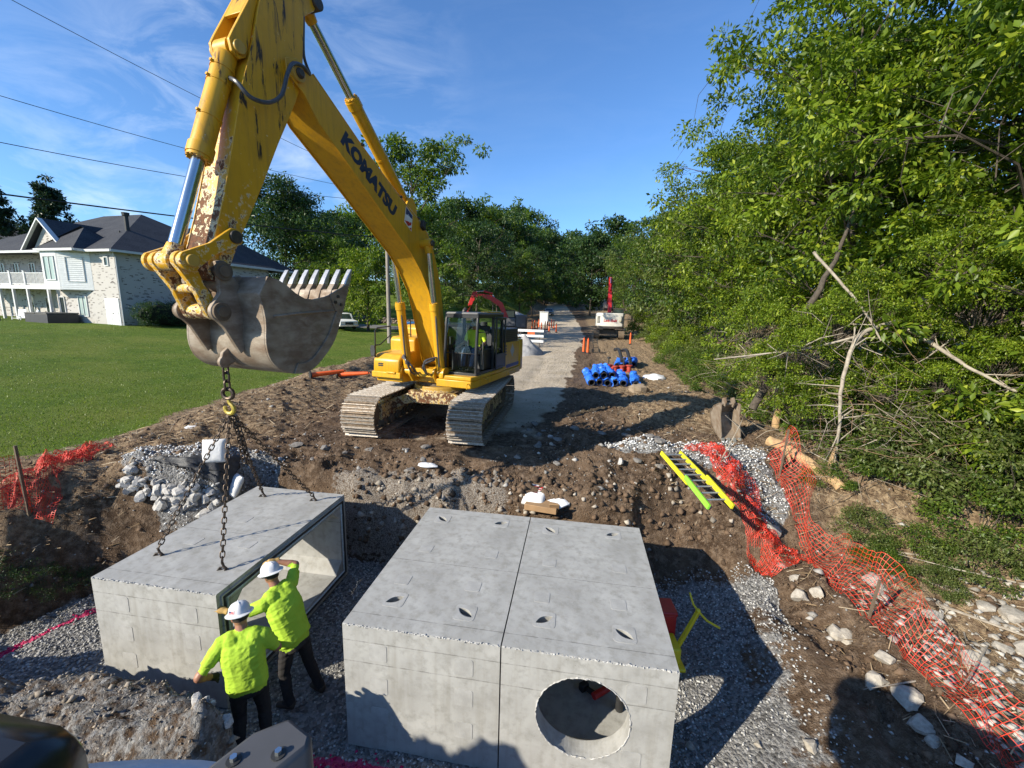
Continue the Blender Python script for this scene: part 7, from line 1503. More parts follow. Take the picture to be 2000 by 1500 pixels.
# ------------------------------------------------------------------ wrapped pipes on the verge
BLUEW = None
def wrap_mat():
    m, t = newmat('blue_plastic_wrap'); tcn = node(t, 'ShaderNodeTexCoord'); v = tcn.outputs['Object']; n1 = noise(t, v, 5, 6, 0.6, 1.5); n2 = noise(t, v, 14, 5, 0.6, 1.0)
    finish(t, mixc(t, ramp(t, n1, 0.35, 0.65), (0.015,0.11,0.62), (0.05,0.24,0.85)), 0.35, 0, fmath(t, 'ADD', n1, fmath(t, 'MULTIPLY', n2, 0.5)), 0.9, 0.05, 0.5); return m
BLUEW = wrap_mat(); IRON = pmat('pipe_iron', (0.06,0.06,0.065), None, 5, 0.6, 0.4)
def wrapped_pipe(x, y, L_, rz, label, grp, seed, z=None, r=0.155):
    rnd = random.Random(seed); zg = gz(x, y)+r if z is None else z
    t = thing('wrapped_pipe', (x, y, zg), (0,0,rz), label, 'pipe', grp); n = 34
    mb = MB(); pts = [(rnd.gauss(0,0.008), L_*k/n, rnd.gauss(0,0.008)) for k in range(n+1)]; N = 14; vs = []
    for k, p_ in enumerate(pts):
        rr = r*(1.06+0.10*math.sin(k*1.9+seed)+rnd.uniform(-0.20,0.26))*(0.78 if k % 6 == 3 else 1.0)
        for j in range(N): a = 2*math.pi*j/N; q = rr*(1+rnd.uniform(-0.24,0.24)); vs.append((p_[0]+q*math.cos(a), p_[1], p_[2]+q*math.sin(a)*0.96))
    mb.add(vs, [(i*N+j, i*N+(j+1)%N, (i+1)*N+(j+1)%N, (i+1)*N+j) for i in range(n) for j in range(N)]); mb.build('plastic_wrap', BLUEW, t, smooth=True, angle=45)
    mb = MB(); ri, ro = r*0.72, r*0.82; NN = 18; vs = [(q*math.cos(2*math.pi*j/NN), y_, q*math.sin(2*math.pi*j/NN)) for y_, q in ((-0.06,ro),(L_+0.03,ro),(L_+0.03,ri),(-0.06,ri)) for j in range(NN)]
    mb.add(vs, [(i*NN+j, i*NN+(j+1)%NN, ((i+1)%4)*NN+(j+1)%NN, ((i+1)%4)*NN+j) for i in range(4) for j in range(NN)]); mb.build('pipe_wall', IRON, t, smooth=True)
    return t
BL = onz(1148, 757, 0); BRp = onz(1232, 757, 0)
for k in range(5): wrapped_pipe(BL[0]+0.17+k*0.335, 18.3+0.08*(k%2), 3.5, R(3-k*1.4), 'blue plastic wrapped pipe lying side by side in the verge bundle', 'blue wrapped pipes in the verge bundle', k)
wrapped_pipe(BL[0]+0.17+5*0.345+0.12, 18.15, 3.2, R(-5), 'blue wrapped pipe lying a little apart from the bundle, open end showing', None, 8)
for k in range(3): wrapped_pipe(BL[0]+0.35+k*0.36, 18.7+0.15*k, 2.9, R(-3+3*k), 'blue wrapped pipe on the upper layer of the verge bundle', 'upper layer of blue wrapped pipes', 20+k, z=gz(2,20)+0.44)
for k in range(4): wrapped_pipe(2.35+k*0.33, 24.4+0.2*k, 3.0, R(-8), 'blue wrapped pipe in the smaller bundle behind the red fittings', 'blue wrapped pipes in the smaller bundle', 30+k)
for k, (x, y, s, e) in enumerate(((2.6,24.3,0.55,1.1),(3.05,24.2,0.6,1.2))):
    mb = MB(); mb.tube(smooth_path([(0,0,0.12),(0.0,0.9,0.35),(-0.05,1.8,0.62),(-0.2,2.6,0.55)]), 0.10, 12); o = mb.build('black_hose', BLACK, None, smooth=True); o.location = (x, y, gz(x, y)+0.3); tag(o, 'thick black hose laid over the smaller blue bundle', 'hose', 'black hoses over the blue pipes')
RUST = pmat('red_iron_fitting', (0.42,0.05,0.03), (0.28,0.04,0.025), 6, 0.6)
for k in range(7):
    x, y = 1.75+0.36*(k%4)+0.12*(k//4), 22.8+0.45*(k//4); t = thing('pipe_fitting', (x, y, gz(x, y)), (0,0,k*0.8), 'red iron pipe fitting standing behind the blue pipes', 'fitting', 'red pipe fittings behind the blue pipes')
    mb = MB(); mb.lathe([(0.17,0.0),(0.17,0.05),(0.11,0.06),(0.11,0.34),(0.17,0.35),(0.17,0.40),(0.10,0.41)], n=14); bd = mb.build('barrel', RUST, t, smooth=True, angle=30); mb = MB(); mb.cyl((0,0,0.22), (0.24,0,0.22), 0.09, n=12); mb.cyl((0.22,0,0.22), (0.26,0,0.22), 0.14, n=12); mb.build('branch_outlet', RUST, bd)
    if k % 3 == 0: mb = MB(); mb.cyl((0,0,0.4), (0,0,0.75), 0.035, n=8); mb.cyl((0,0,0.72), (0,0,0.8), 0.10, n=12); mb.build('valve_stem', BLACK, bd)
WRAPW = cloth_mat('white_plastic', (0.74,0.75,0.77), (0.62,0.63,0.66), 0.4, 12, 0.9)
def crumple(name, x, y, rx, ry, rz_, mat, label, cat, seed, z=None):
    rnd = np.random.default_rng(seed); mb = MB(); mb.ball((0,0,0), 1.0, 22, 14); V = np.array(mb.V); nrm = V/np.linalg.norm(V, axis=1)[:,None]
    k = 1+0.30*fbm(nrm[:,0]*2.5+seed, nrm[:,1]*2.5+nrm[:,2]*2, 4, 0.6); V = nrm*k[:,None]*np.array([rx, ry, rz_]); V[:,2] = np.maximum(V[:,2], -rz_*0.35); mb.V = [tuple(v) for v in V]
    o = mb.build(name, mat, None, smooth=True, angle=35); o.location = (x, y, (gz(x, y) if z is None else z)+rz_*0.33); return tag(o, label, cat)
crumple('plastic_bag', 3.95, 21.6, 0.55, 0.45, 0.22, WRAPW, 'crumpled white plastic sheet beside the blue pipes', 'plastic sheet', 5)
crumple('plastic_scrap', -9.15, 8.55, 0.16, 0.09, 0.05, WRAPW, 'small scrap of white plastic on the soil near the lawn', 'plastic scrap', 6)
p = hit(835, 910); crumple('paper_scrap', p[0], p[1], 0.22, 0.10, 0.05, WRAPW, 'torn white paper scrap on the ground in front of the tracks', 'paper scrap', 9)
mb = MB(); mb.ball((0,0,0.1), (0.42,0.3,0.24), 9, 6); o = mb.build('boulder', pmat('boulder_brown', (0.30,0.23,0.16), (0.20,0.155,0.11), 4, 0.95, 0, 0.7, 12), None)
for v in o.data.vertices: v.co *= random.uniform(0.85, 1.15)
o.location = (2.55, 17.2, gz(2.55,17.2)); tag(o, 'brown boulder lying in front of the blue pipes', 'boulder')
p = onz(1165, 690, 0); t = thing('hand_truck', (p[0], p[1], gz(p[0], p[1])), (R(-20),0,0.4), 'black wheeled hand frame standing beside the blue pipes', 'hand truck')
for x in (-0.2, 0.2): mb = MB(); mb.cyl((x,0,0.1), (x,0.1,1.2), 0.025, n=8); mb.build('side_rail', BLACK, t); mb = MB(); mb.cyl((x*1.3,0.05,0.15), (x*1.5,0.05,0.15), 0.15, n=14); mb.build('wheel', BLACK, t)
mb = MB()
for z in (0.4, 0.8, 1.15): mb.cyl((-0.2,z*0.085,z), (0.2,z*0.085,z), 0.02, n=6)
mb.build('cross_bar', BLACK, t)

# ------------------------------------------------------------------ right bank: bucket, ladder, fence
p = onz(1412, 866, 0); t = thing('spare_bucket', (p[0], p[1]+0.25, gz(p[0], p[1])+0.30), (R(52),0,R(14)), 'worn narrow digging bucket set down open side up on the white gravel', 'bucket')
t.scale = (0.92,)*3; W2 = 0.28; wr = [(-0.45,0.62),(-0.50,0.35),(-0.42,0.12),(-0.20,0.02),(0.10,0.04),(0.34,0.14),(0.46,0.22)]
mb = MB(); inn = [(a*0.92+0.01, b_*0.92+0.035) for a, b_ in wr]; mb.prism(wr+inn[::-1], (-W2,0,0), (0,-1,0), (0,0,1), (2*W2,0,0)); bd = mb.build('shell', STEELB, t, 0.005)
for sx in (-1, 1): mb = MB(); mb.prism(wr+[(0.40,0.30),(-0.1,0.50),(-0.36,0.70)], (sx*W2-(0.02 if sx > 0 else 0),0,0), (0,-1,0), (0,0,1), (0.02,0,0)); mb.build('side_plate', STEELB, bd)
for sx in (-0.12, 0.12): mb = MB(); mb.prism([(-0.34,0.55),(-0.50,0.52),(-0.60,0.60),(-0.56,0.72),(-0.42,0.70)], (sx-0.015,0,0), (0,-1,0), (0,0,1), (0.03,0,0)); mb.build('hinge_ear', STEELB, bd)
for k in range(4): mb = MB(); x = -0.24+0.16*k; mb.prism([(0.42,0.22),(0.60,0.27),(0.60,0.29),(0.44,0.30)], (x-0.035,0,0), (0,-1,0), (0,0,1), (0.07,0,0)); mb.build('tooth', TOOTHM, bd)
LY = pmat('ladder_yellow', (0.80,0.72,0.03), None, 4, 0.4); LG = pmat('ladder_green', (0.30,0.78,0.06), None, 4, 0.4)
la, lb_ = Vector(onz(1310,884,0.10)), Vector(onz(1408,990,-0.1))
for _ in range(14):
    need = max(gz(*((la+(lb_-la)*f+Vector((s_*0.2,0,0))).xy))+0.06-(la+(lb_-la)*f).z for f in np.linspace(0,1,9) for s_ in (-1,1))
    if need <= 0.002: break
    za, zb = la.z+need*0.6, lb_.z+need*0.6; la, lb_ = Vector(onz(1310,884,za)), Vector(onz(1408,990,zb))
lw = Vector((0.40,0.10,0.0)); dl = lb_-la
lad = thing('ladder', tuple(la), label='yellow and green fibreglass extension ladder leaning down the pit edge', cat='ladder')
for s, mt in ((-0.5, LG), (0.5, LY)):
    mb = MB(); mb.bar(lw*s, lw*s+dl*0.62, 0.03, 0.085, (0.2,0.3,1)); mb.build('side_rail', LY, lad); mb = MB(); mb.bar(lw*s+dl*0.56+Vector((0,0,0.05)), lw*s+dl, 0.034, 0.09, (0.2,0.3,1)); mb.build('side_rail', LG if s < 0 else LY, lad)
for k in range(9): mb = MB(); q = dl*(0.06+0.105*k); mb.cyl(lw*-0.5+q+Vector((0,0,0.01)), lw*0.5+q+Vector((0,0,0.01)), 0.017, n=8); mb.build('rung', pmat('ladder_alu', (0.45,0.45,0.45), None, 4, 0.4, 0.7), lad)
# plastic mesh fence: a real net of strands
def net(name, P0, nu, nv, mat, parent, w_=0.0052):
    """P0[(nu+1)x(nv+1)] grid of points -> flat ribbons along both directions"""
    V = []; F = []
    G = np.asarray(P0); du = np.gradient(G, axis=0); dv_ = np.gradient(G, axis=1)
    du /= np.linalg.norm(du, axis=2)[...,None]+1e-9; dv_ /= np.linalg.norm(dv_, axis=2)[...,None]+1e-9
    def rib(line, side, ww):
        o = len(V)
        for p_, s_ in zip(line, side): V.append(p_-s_*ww/2); V.append(p_+s_*ww/2)
        for i in range(len(line)-1): F.append((o+2*i, o+2*i+2, o+2*i+3, o+2*i+1))
    for j in range(nv+1): rib(G[:,j], dv_[:,j], w_*1.25)
    for i in range(nu+1): rib(G[i], du[i], w_)
    o = npmesh(name, V, F, mat, parent); return tag(o, kind='stuff')
NETM = ORF
# standing run along the creek bank
base = [(4.25,9.55),(4.42,9.1),(4.45,8.2),(4.42,7.2),(4.46,6.2),(4.5,5.2),(4.55,4.2),(4.65,3.2),(4.7,2.6)]
bp3 = smooth_path([Vector((x, y, gz(x, y))) for x, y in base], 16); nu = len(bp3)-1; nv = 13
G = np.zeros((nu+1, nv+1, 3)); rng = np.random.default_rng(5)
for i, b0 in enumerate(bp3):
    u = i/nu; zb_ = gz(b0.x, b0.y); lean = 0.42+0.18*math.sin(u*17)+0.10*math.sin(u*41+1); hh = 0.66+0.12*math.sin(u*13+2)+0.06*math.sin(u*37)
    for j in range(nv+1):
        f = j/nv; bow = 0.10*math.sin(u*29+f*4)*math.sin(math.pi*f)
        G[i,j] = (b0.x+lean*f*0.75+bow, b0.y+0.05*math.sin(u*60+f*6), zb_+0.02+hh*f-0.16*math.sin(math.pi*f)*abs(math.sin(u*23)))
fen = thing('safety_fence', tuple(bp3[0]), label='sagging orange plastic mesh fence strung along the creek bank', cat='fence')
net('netting', G-np.array(bp3[0]), nu, nv, NETM, fen)
for k in (11, 62, 112): b0 = bp3[min(k,nu)]; mb = MB(); mb.bar(b0-bp3[0]+Vector((0.05,0,-0.3)), b0-bp3[0]+Vector((0.12,0,1.05 if k == 11 else 0.62)), 0.035, 0.025); mb.build('steel_stake', MUD, fen)
def heap_net(name, cx, cy, L_, W_, ang, H_, label, seed, nu=110, nv=26):
    rng = np.random.default_rng(seed); G = np.zeros((nu+1, nv+1, 3)); ca, sa = math.cos(ang), math.sin(ang)
    for i in range(nu+1):
        for j in range(nv+1):
            a = (i/nu-0.5)*L_; b_ = (j/nv-0.5)*W_*(1+0.25*math.sin(i*0.12+seed)); x = cx+a*ca-b_*sa; y = cy+a*sa+b_*ca; G[i,j] = (x, y, 0)
    z = ground_h(G[...,0].ravel(), G[...,1].ravel()).reshape(nu+1, nv+1); fo = np.abs(fbm(G[...,0]*3.2+seed, G[...,1]*3.2, 4, 0.65)); uu = np.linspace(-1, 1, nu+1)[:,None]; vv = np.linspace(-1, 1, nv+1)[None]
    G[...,2] = z+0.03+H_*fo*(1-0.5*uu**2)*(1-0.7*vv**2)*2; G[...,0] += 0.10*fbm(G[...,0]*5+seed, G[...,1]*5, 3); G[...,1] += 0.10*fbm(G[...,0]*5-seed, G[...,1]*5+9, 3)
    t = thing(name, (cx, cy, gz(cx, cy)), label=label, cat='fence netting'); net('netting', G-np.array([cx, cy, gz(cx, cy)]), nu, nv, NETM, t, 0.0068); return t
heap_net('fence_netting_heap', 3.45, 8.55, 2.3, 0.8, R(-62), 0.28, 'orange fence netting crumpled on the white gravel beside the ladder', 2)
heap_net('fence_netting_heap', -9.62, 6.25, 1.9, 0.62, R(113), 0.30, 'bright orange fence netting bunched in a heap at the lawn corner', 7)
# left standing piece
lf = [Vector((-9.2,5.4,gz(-9.2,5.4))), Vector((-9.75,5.1,0)), Vector((-10.6,4.7,0)), Vector((-12.0,4.2,0))]; lf = smooth_path(lf, 16); nu = len(lf)-1; G = np.zeros((nu+1, nv+1, 3))
for i, b0 in enumerate(lf):
    zb_ = gz(b0.x, b0.y)
    for j in range(nv+1): f = j/nv; G[i,j] = (b0.x+0.05*math.sin(i*0.7+f*3), b0.y+0.08*math.sin(i*0.45), zb_+0.03+(1.05-0.12*math.sin(math.pi*min(1,i/16)))*f)
fl_ = thing('safety_fence', tuple(lf[0]), label='orange plastic mesh fence standing upright on the left lawn edge', cat='fence'); net('netting', G-np.array(lf[0]), nu, nv, NETM, fl_, 0.0065)
for k in (0, 24): b0 = lf[k]-lf[0]; mb = MB(); zz = gz(lf[k].x, lf[k].y)-lf[0].z; mb.bar((b0.x,b0.y,zz-0.3), (b0.x-0.03,b0.y,zz+1.25), 0.04, 0.03); mb.build('steel_stake', MUD, fl_)
# ------------------------------------------------------------------ stones
rs = random.Random(21); STM = {}
def rock_meshes(mat, n, seed):
    o = []; rnd = random.Random(seed)
    for k in range(n):
        mb = MB(); mb.ball((0,0,0), (1.0, rnd.uniform(0.65,0.95), rnd.uniform(0.5,0.8)), 9, 7); V = np.array(mb.V); nrm = V/np.linalg.norm(V, axis=1)[:,None]
        for _ in range(10):
            d = np.array([rnd.gauss(0,1), rnd.gauss(0,1), rnd.gauss(0,1)]); d /= np.linalg.norm(d); c = rnd.uniform(0.32, 0.58); pr = V@d; V = V-np.outer(np.maximum(pr-c, 0), d)
        mb.V = [tuple(v) for v in V]; o.append(mb.mesh('stone', mat))
    return o
WROCK = rock_meshes(pmat('white_limestone', (0.52,0.50,0.47), (0.34,0.32,0.295), 5, 0.95, 0, 0.6, 14), 5, 1); CROCK = rock_meshes(pmat('creek_stone', (0.42,0.38,0.32), (0.28,0.25,0.21), 3, 0.95, 0, 0.6, 12), 5, 2)
def rock(me, x, y, s, label, grp, flat=1.0, z=None):
    o = inst('rock', me, None); o.location = (x, y, (gz(x, y) if z is None else z)+s*0.25*flat); o.rotation_euler = (rs.uniform(-.4,.4)*flat, rs.uniform(-.4,.4)*flat, rs.uniform(0,6.28)); o.scale = (s, s*rs.uniform(.8,1.1), s*flat); return tag(o, label, 'rock', grp)
for k in range(84):
    a = rs.random(); u = 238+200*a+rs.gauss(0,7); v = 938+48*a**0.8+rs.gauss(0,13)+(14 if k % 3 == 0 else 0); p = hit(u, v); s_ = rs.uniform(0.05,0.12) if k > 30 else rs.uniform(0.12,0.20)
    rock(WROCK[k%5], p[0], p[1], s_, 'white limestone rock in the rubble below the black fabric', 'white rubble rocks by the left gravel heap', z=p[2]+0.02)
for k in range(78):
    x, y = rs.uniform(4.8, 8.6), rs.uniform(3.6, 7.4); rock(CROCK[k%5], x, y, rs.uniform(0.09,0.24), 'flat pale stone in the creek bed beyond the fence', 'flat stones of the creek bed', 0.55)
for k in range(16): t_ = k/15; x, y = 3.95+0.35*t_+rs.gauss(0,0.08), 7.6-4.2*t_+rs.gauss(0,0.12); rock(CROCK[k%5], x, y, rs.uniform(0.08,0.22), 'tan stone along the foot of the orange fence', 'tan stones along the fence foot', 0.8)
for k in range(12): x, y = rs.uniform(-2.0, 3.2), rs.uniform(8.0, 10.6); rock((CROCK if k % 2 else WROCK)[k%5], x, y, rs.uniform(0.04,0.12), 'broken rock on the torn ground in front of the tracks', 'broken rocks on the torn ground')
for k in range(7): x, y = -3.35+rs.gauss(0,0.22), 2.95+rs.gauss(0,0.16); rock(WROCK[k%5], x, y, rs.uniform(0.05,0.13), 'grey rock on the near bank edge beside the worker', 'rocks on the near bank edge')
for (u, v, s) in ((1350,1437,0.10),(1480,1450,0.07),(1580,1470,0.14),(1830,1000,0.05)): p = onz(u, v, -1.85); rock(CROCK[2], p[0], p[1], s, 'single brown stone lying on the pit gravel', 'single stones on the gravel')
p = onz(1510, 1030, -0.9); t = rock(CROCK[1], p[0], p[1], 0.30, 'broad tan slab of rock under the orange fence post', None, 0.6)
SLAB = rock_meshes(pmat('broken_asphalt', (0.24,0.22,0.20), (0.13,0.12,0.11), 6, 0.95, 0, 0.6, 20), 4, 8)
for k in range(34):
    if k < 24: x, y = rs.uniform(-1.6, 2.6), rs.uniform(8.3, 11.6)
    else: x, y = rs.uniform(-6.3, -2.2), rs.uniform(7.7, 8.8)
    rock(SLAB[k%4], x, y, rs.uniform(0.07,0.22), 'flat grey slab of broken road base on the torn ground', 'broken road base slabs', 0.45)
lp_ = hits(np.stack([RNG.uniform(690,1430,420), RNG.uniform(918,1062,420)], -1)); lp_ = lp_[~(((lp_[:,0] < 1.3) & (lp_[:,1] < 7.0)) | (lp_[:,1] < 6.9))]
lt_ = RNG.uniform(0.6,1.4,len(lp_))[:,None]*np.where(RNG.random((len(lp_),1)) < 0.25, np.array([[0.34,0.30,0.25]]), np.array([[0.12,0.08,0.052]])); chips('cut_face_lumps', lp_, RNG.uniform(0.03,0.11,len(lp_)), lt_, STONE, 'lumps of soil and limestone in the far cut face of the pit', 'soil', flat=0.8)
cbx, cby, cbz = scatter(1500, (4.6, 9.0, 3.2, 7.8), lambda x, y, p: np.clip(0.7+0.8*fbm(x*1.2, y*1.2, 3), 0.05, 1)*(1-sstep(6.6, 7.8, y)))
chips('creek_cobbles', np.stack([cbx, cby, cbz+0.01], -1), RNG.uniform(0.03, 0.10, len(cbx)), RNG.uniform(0.22,0.5,len(cbx))[:,None]*np.array([1.0,0.93,0.82]), STONE, 'small pale cobbles of the dry creek bed beyond the fence', 'cobbles', flat=0.45)
# ------------------------------------------------------------------ fabric, bags, jack, tools
def fabric(name, px, label, seed):
    """draped sheet: a photo quad laid on the ground, with folds"""
    n, k = 40, 20; P0, P1, P2, P3 = [np.array(p_, float) for p_ in px]
    a, b_ = np.meshgrid(np.linspace(0,1,n), np.linspace(0,1,k), indexing='ij'); A3, B3 = a[...,None], b_[...,None]
    q = P0*(1-A3)*(1-B3)+P1*A3*(1-B3)+P2*A3*B3+P3*(1-A3)*B3; q = q+np.stack([9*fbm(a*5+seed, b_*5, 3), 8*fbm(a*5-seed, b_*5+7, 3)], -1); G3 = hits(q.reshape(-1,2)).reshape(n, k, 3)
    U, W_ = np.meshgrid(np.linspace(0,1,n), np.linspace(0,1,k), indexing='ij')
    for _ in range(2): G3[1:-1,1:-1] = 0.5*G3[1:-1,1:-1]+0.125*(G3[:-2,1:-1]+G3[2:,1:-1]+G3[1:-1,:-2]+G3[1:-1,2:])
    G3[...,2] += 0.06+0.22*(0.5-np.abs(fbm(U*5+W_*3+seed, W_*9-U*4, 4, 0.6)))*0.6
    idx_ = np.arange(n*k).reshape(n, k); F = np.stack([idx_[:-1,:-1], idx_[1:,:-1], idx_[1:,1:], idx_[:-1,1:]], -1).reshape(-1,4); c0 = G3[0,0].copy()
    o = npmesh(name, (G3-c0).reshape(-1,3), F, pmat('black_geotextile', (0.022,0.022,0.024), (0.05,0.05,0.053), 10, 0.6, 0, 0.5, 40), smooth=True); o.location = c0; s_ = o.modifiers.new('t', 'SOLIDIFY'); s_.thickness = 0.008; return tag(o, label, 'fabric')
fabric('filter_fabric', ((288,905),(478,897),(440,975),(395,930)), 'crumpled black filter fabric draped over the left gravel heap', 3)
BAGW = cloth_mat('paper_bag_white', (0.74,0.73,0.71), (0.66,0.65,0.63), 0.7, 14, 0.5)
def bag_mesh(w_, l, h, seed):
    n = 12; mb = MB(); vs = []; rnd = random.Random(seed)
    for i in range(n+1):
        u = -1+2*i/n
        for j in range(n+1): v = -1+2*j/n; e = max(0, 1-abs(u)**4)*max(0, 1-abs(v)**4); vs.append((u*w_/2, v*l/2, h*(0.25+0.75*e**0.5)*0.5+rnd.gauss(0,0.003)))
    m_ = len(vs); vs += [(x, y, -z) for x, y, z in vs]; f = [(i*(n+1)+j, (i+1)*(n+1)+j, (i+1)*(n+1)+j+1, i*(n+1)+j+1) for i in range(n) for j in range(n)]; f += [tuple(m_+q for q in g[::-1]) for g in f]
    ed = [i*(n+1) for i in range(n+1)]+[n*(n+1)+j for j in range(1,n+1)]+[i*(n+1)+n for i in range(n-1,-1,-1)]+[j for j in range(n-1,0,-1)]
    f += [(ed[k], ed[(k+1)%len(ed)], m_+ed[(k+1)%len(ed)], m_+ed[k]) for k in range(len(ed))]; mb.add(vs, f); return mb
p = hit(1052, 985); p[1] -= 0.1; bz = p[2]+0.02
t = thing('cement_bag', (p[0]-0.08, p[1]+0.15, bz+0.14), (R(28),R(4),R(-8)), 'full white paper cement bag with red print propped at the pit edge', 'bag')
bb = bag_mesh(0.42,0.50,0.15,1).build('bag', BAGW, t, smooth=True, angle=50)
mb = MB(); mb.box((0,0.15,0.0755), (0.26,0.035,0.003)); mb.box((0,0.10,0.0755), (0.20,0.03,0.003)); mb.build('printed_band', REDP, bb); mb = MB(); mb.prism([(-0.06,-0.02),(0.06,-0.02),(0.0,0.06)], (0,0.02,0.073), (1,0,0), (0,1,0), (0,0,0.004)); mb.build('printed_triangle', pmat('print_dark', (0.10,0.02,0.02), None, 4, 0.7), bb)
t = thing('opened_bag', (p[0]+0.33, p[1]+0.12, bz+0.08), (R(14),R(-16),R(30)), 'crumpled open bag leaning on the full cement bag', 'bag'); bag_mesh(0.36,0.44,0.10,4).build('bag', WRAPW, t, smooth=True, angle=40)
t = thing('carton', (p[0]-0.02, p[1]-0.02, bz-0.02), (0,0,R(-8)), 'torn brown cardboard under the cement bag', 'cardboard'); mb = MB(); mb.box((0.1,0,0.05), (0.62,0.36,0.12)); mb.box((0.36,-0.14,0.13), (0.2,0.02,0.16), (0.5,0,0.2)); mb.build('box', pmat('cardboard', (0.36,0.22,0.11), None, 5, 0.9), t, 0.01)
p = hit(420, 898); t = thing('cement_bag', (p[0], p[1], gz(p[0], p[1])+0.16), (R(70),0,R(25)), 'white paper cement bag standing on the left gravel heap', 'bag'); bag_mesh(0.40,0.46,0.16,6).build('bag', BAGW, t, smooth=True, angle=50)
t = thing('cement_bag', (p[0]+0.30, p[1]+0.10, gz(p[0]+.3, p[1]+.1)+0.14), (R(64),0,R(-30)), 'second white paper bag turned sideways against the first on the gravel heap', 'bag'); bag_mesh(0.40,0.42,0.15,7).build('bag', BAGW, t, smooth=True, angle=50)
# red battery box on yellow jack stand with crank
p = onz(1322, 1283, -1.95); jx, jy = 1.62, p[1]-0.05; jz = gz(jx, jy); t = thing('yellow_jack', (jx, jy, jz), (0,0,R(8)), 'yellow hydraulic jack with long crank handle beside the holed culvert', 'jack')
mb = MB(); mb.box((0,0,0.16), (0.24,0.34,0.32)); mb.box((0,0,0.03), (0.36,0.5,0.06)); mb.build('jack_body', YELP, t, 0.02)
mb = MB(); mb.bar((0.10,-0.02,0.20), (0.42,0.10,0.74), 0.055, 0.055); mb.build('handle_post', YELP, t, 0.006); mb = MB(); mb.tube([(0.36,0.30,0.92),(0.385,0.20,0.80),(0.42,0.10,0.76),(0.52,0.0,0.68),(0.66,-0.12,0.66)], 0.016, 8); mb.ball((0.42,0.10,0.76), 0.04, 8, 6); mb.build('crank_arm', YELP, t, smooth=True)
text_mesh('lettering', 'B', 0.11, BLACK, t, Matrix.Translation((0.122,-0.05,0.2))@Matrix.Rotation(R(90), 4, 'Z')@Matrix.Rotation(R(90), 4, 'X'), bold=0.004)
t = thing('red_tool_case', (jx-0.02, jy+0.35, jz), (0,0,R(6)), 'red metal tool case standing behind the yellow jack', 'tool case'); mb = MB(); mb.box((0,0,0.30), (0.26,0.34,0.60)); bd = mb.build('case', REDP, t, 0.02); mb = MB(); mb.box((0,0,0.62), (0.28,0.36,0.06)); mb.build('lid', REDP, bd, 0.015); mb = MB(); mb.box((0.135,0,0.42), (0.012,0.2,0.12)); mb.build('label_plate', WHITE, bd)
# tool left inside the holed culvert
t = thing('cordless_tool', (0.55,4.85,-1.795), (0,0,R(40)), 'black and red cordless tool lying inside the round holed culvert', 'power tool'); mb = MB(); mb.cyl((-0.12,0,0.08), (0.14,0,0.08), 0.045, n=12); mb.cyl((0.14,0,0.08), (0.22,0,0.08), 0.02, n=8); mb.build('motor', REDP, t); mb = MB(); mb.bar((-0.06,0,0.06), (-0.10,0.16,0.05), 0.05, 0.06); mb.box((-0.11,0.20,0.05), (0.12,0.08,0.1)); mb.build('grip', BLACK, t, 0.01)
t = thing('water_bottle', (0.78,4.72,-1.80), (0,0,0), 'black water bottle standing inside the round holed culvert', 'bottle'); mb = MB(); mb.lathe([(0.045,0),(0.05,0.01),(0.05,0.2),(0.03,0.25),(0.03,0.28),(0.0,0.285)], n=14); mb.build('bottle', BLACK, t, smooth=True, angle=40)
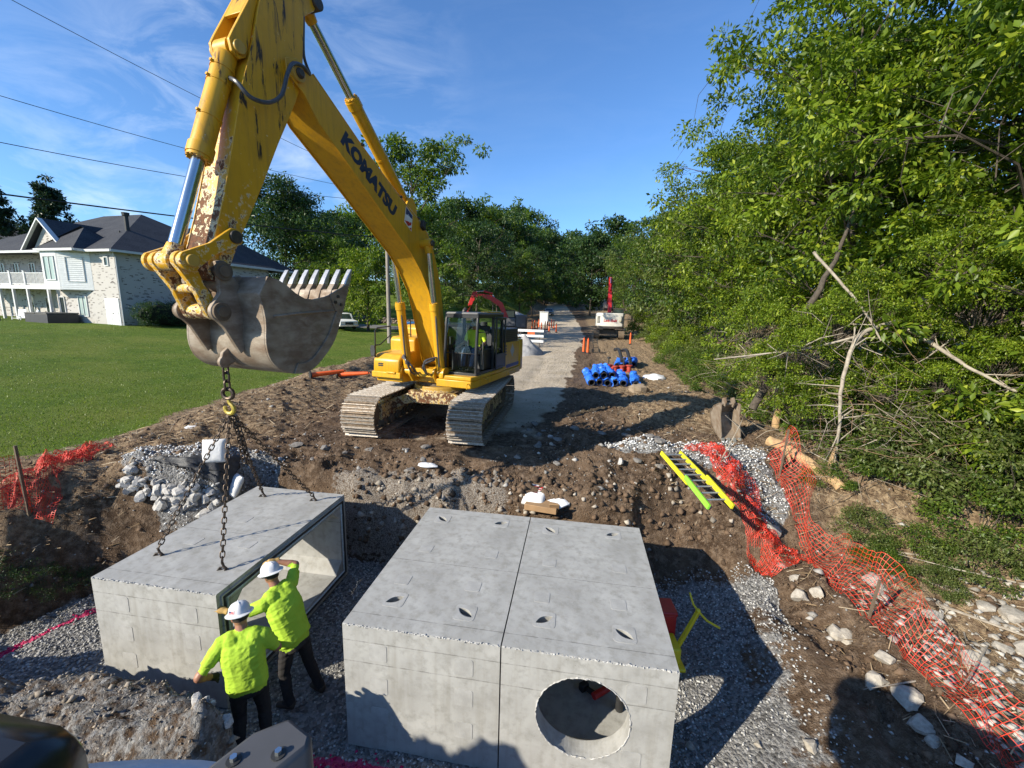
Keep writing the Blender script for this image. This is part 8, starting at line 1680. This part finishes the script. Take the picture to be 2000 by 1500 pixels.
# ------------------------------------------------------------------ machine the photographer stands on
pmx = onz(300, 1480, 2.02)
mc = thing('white_machine', (-0.6,-1.2,-1.0), label='white machine hood with black cover and bolted bracket at the pit edge', cat='machine')
MW = pmat('hood_white', (0.62,0.66,0.72), (0.58,0.62,0.68), 3, 0.22)
def ml(x, y, z): return Vector((x+0.6, y+1.2, z+1.0))
HZT = 1.98; HOODP = [tuple(onz(u, v, HZT)[:2]) for u, v in ((60,1490),(130,1474),(200,1463),(300,1457),(400,1459),(470,1468),(540,1485))]+[(0.25,0.45),(0.6,0.1),(0.6,-2.8),(-1.7,-2.8),(-1.7,0.3)]
mb = MB(); mb.prism([(a, b_) for a, b_ in HOODP], ml(0,0,1.55), (1,0,0), (0,1,0), (0,0,0.42)); hd = mb.build('hood', MW, mc, 0.05)
mb = MB(); mb.box(ml(-0.65,-1.4,0.55), (2.3,2.8,1.98)); mb.build('body', pmat('machine_body_grey', (0.2,0.2,0.21), None, 3, 0.5), mc, 0.05)
for sx in (-1, 1): mb = MB(); mb.prism(arc(-1.5,0.4,0.4,90,270,8)+arc(1.5,0.4,0.4,-90,90,8), ml(-0.65+sx*1.05-0.28,-1.4,-1.0), (0,1,0), (0,0,1), (0.56,0,0)); mb.build('track', MUD, mc)
c0 = Vector(onz(60, 1452, 2.1)); mb = MB(); mb.box(ml(c0.x-0.05,c0.y-0.22,2.03), (0.44,0.52,0.30)); mb.build('black_cover', pmat('cover_black_gloss', (0.012,0.011,0.010), (0.02,0.018,0.016), 3, 0.25), mc, 0.09)
b0 = Vector(onz(510, 1462, 2.16)); bx = ml(b0.x,b0.y,2.10); rt_ = Matrix.Rotation(R(-25), 4, 'Z')
mb = MB(Matrix.Translation(bx)@rt_@Matrix.Scale(0.74,4)); mb.prism([(-0.10,-0.16),(0.08,-0.16),(0.10,0.10),(0.07,0.13),(-0.05,0.12),(-0.10,0.02)], (0,0,-0.16), (1,0,0), (0,1,0), (0,0,0.22)); bk_ = mb.build('bracket_block', pmat('bracket_grey', (0.055,0.057,0.06), (0.075,0.075,0.08), 4, 0.55), mc, 0.012)
for (x, y) in ((-0.05,-0.06),(0.045,0.03)):
    mb = MB(Matrix.Translation(bx)@rt_@Matrix.Scale(0.74,4)); mb.cyl((x,y,0.058), (x,y,0.064), 0.022, n=16); mb.build('bolt_recess', BLACK, bk_); mb = MB(Matrix.Translation(bx)@rt_@Matrix.Scale(0.74,4)); mb.cyl((x,y,0.062), (x,y,0.078), 0.011, n=6); mb.build('bolt', CHROME, bk_)
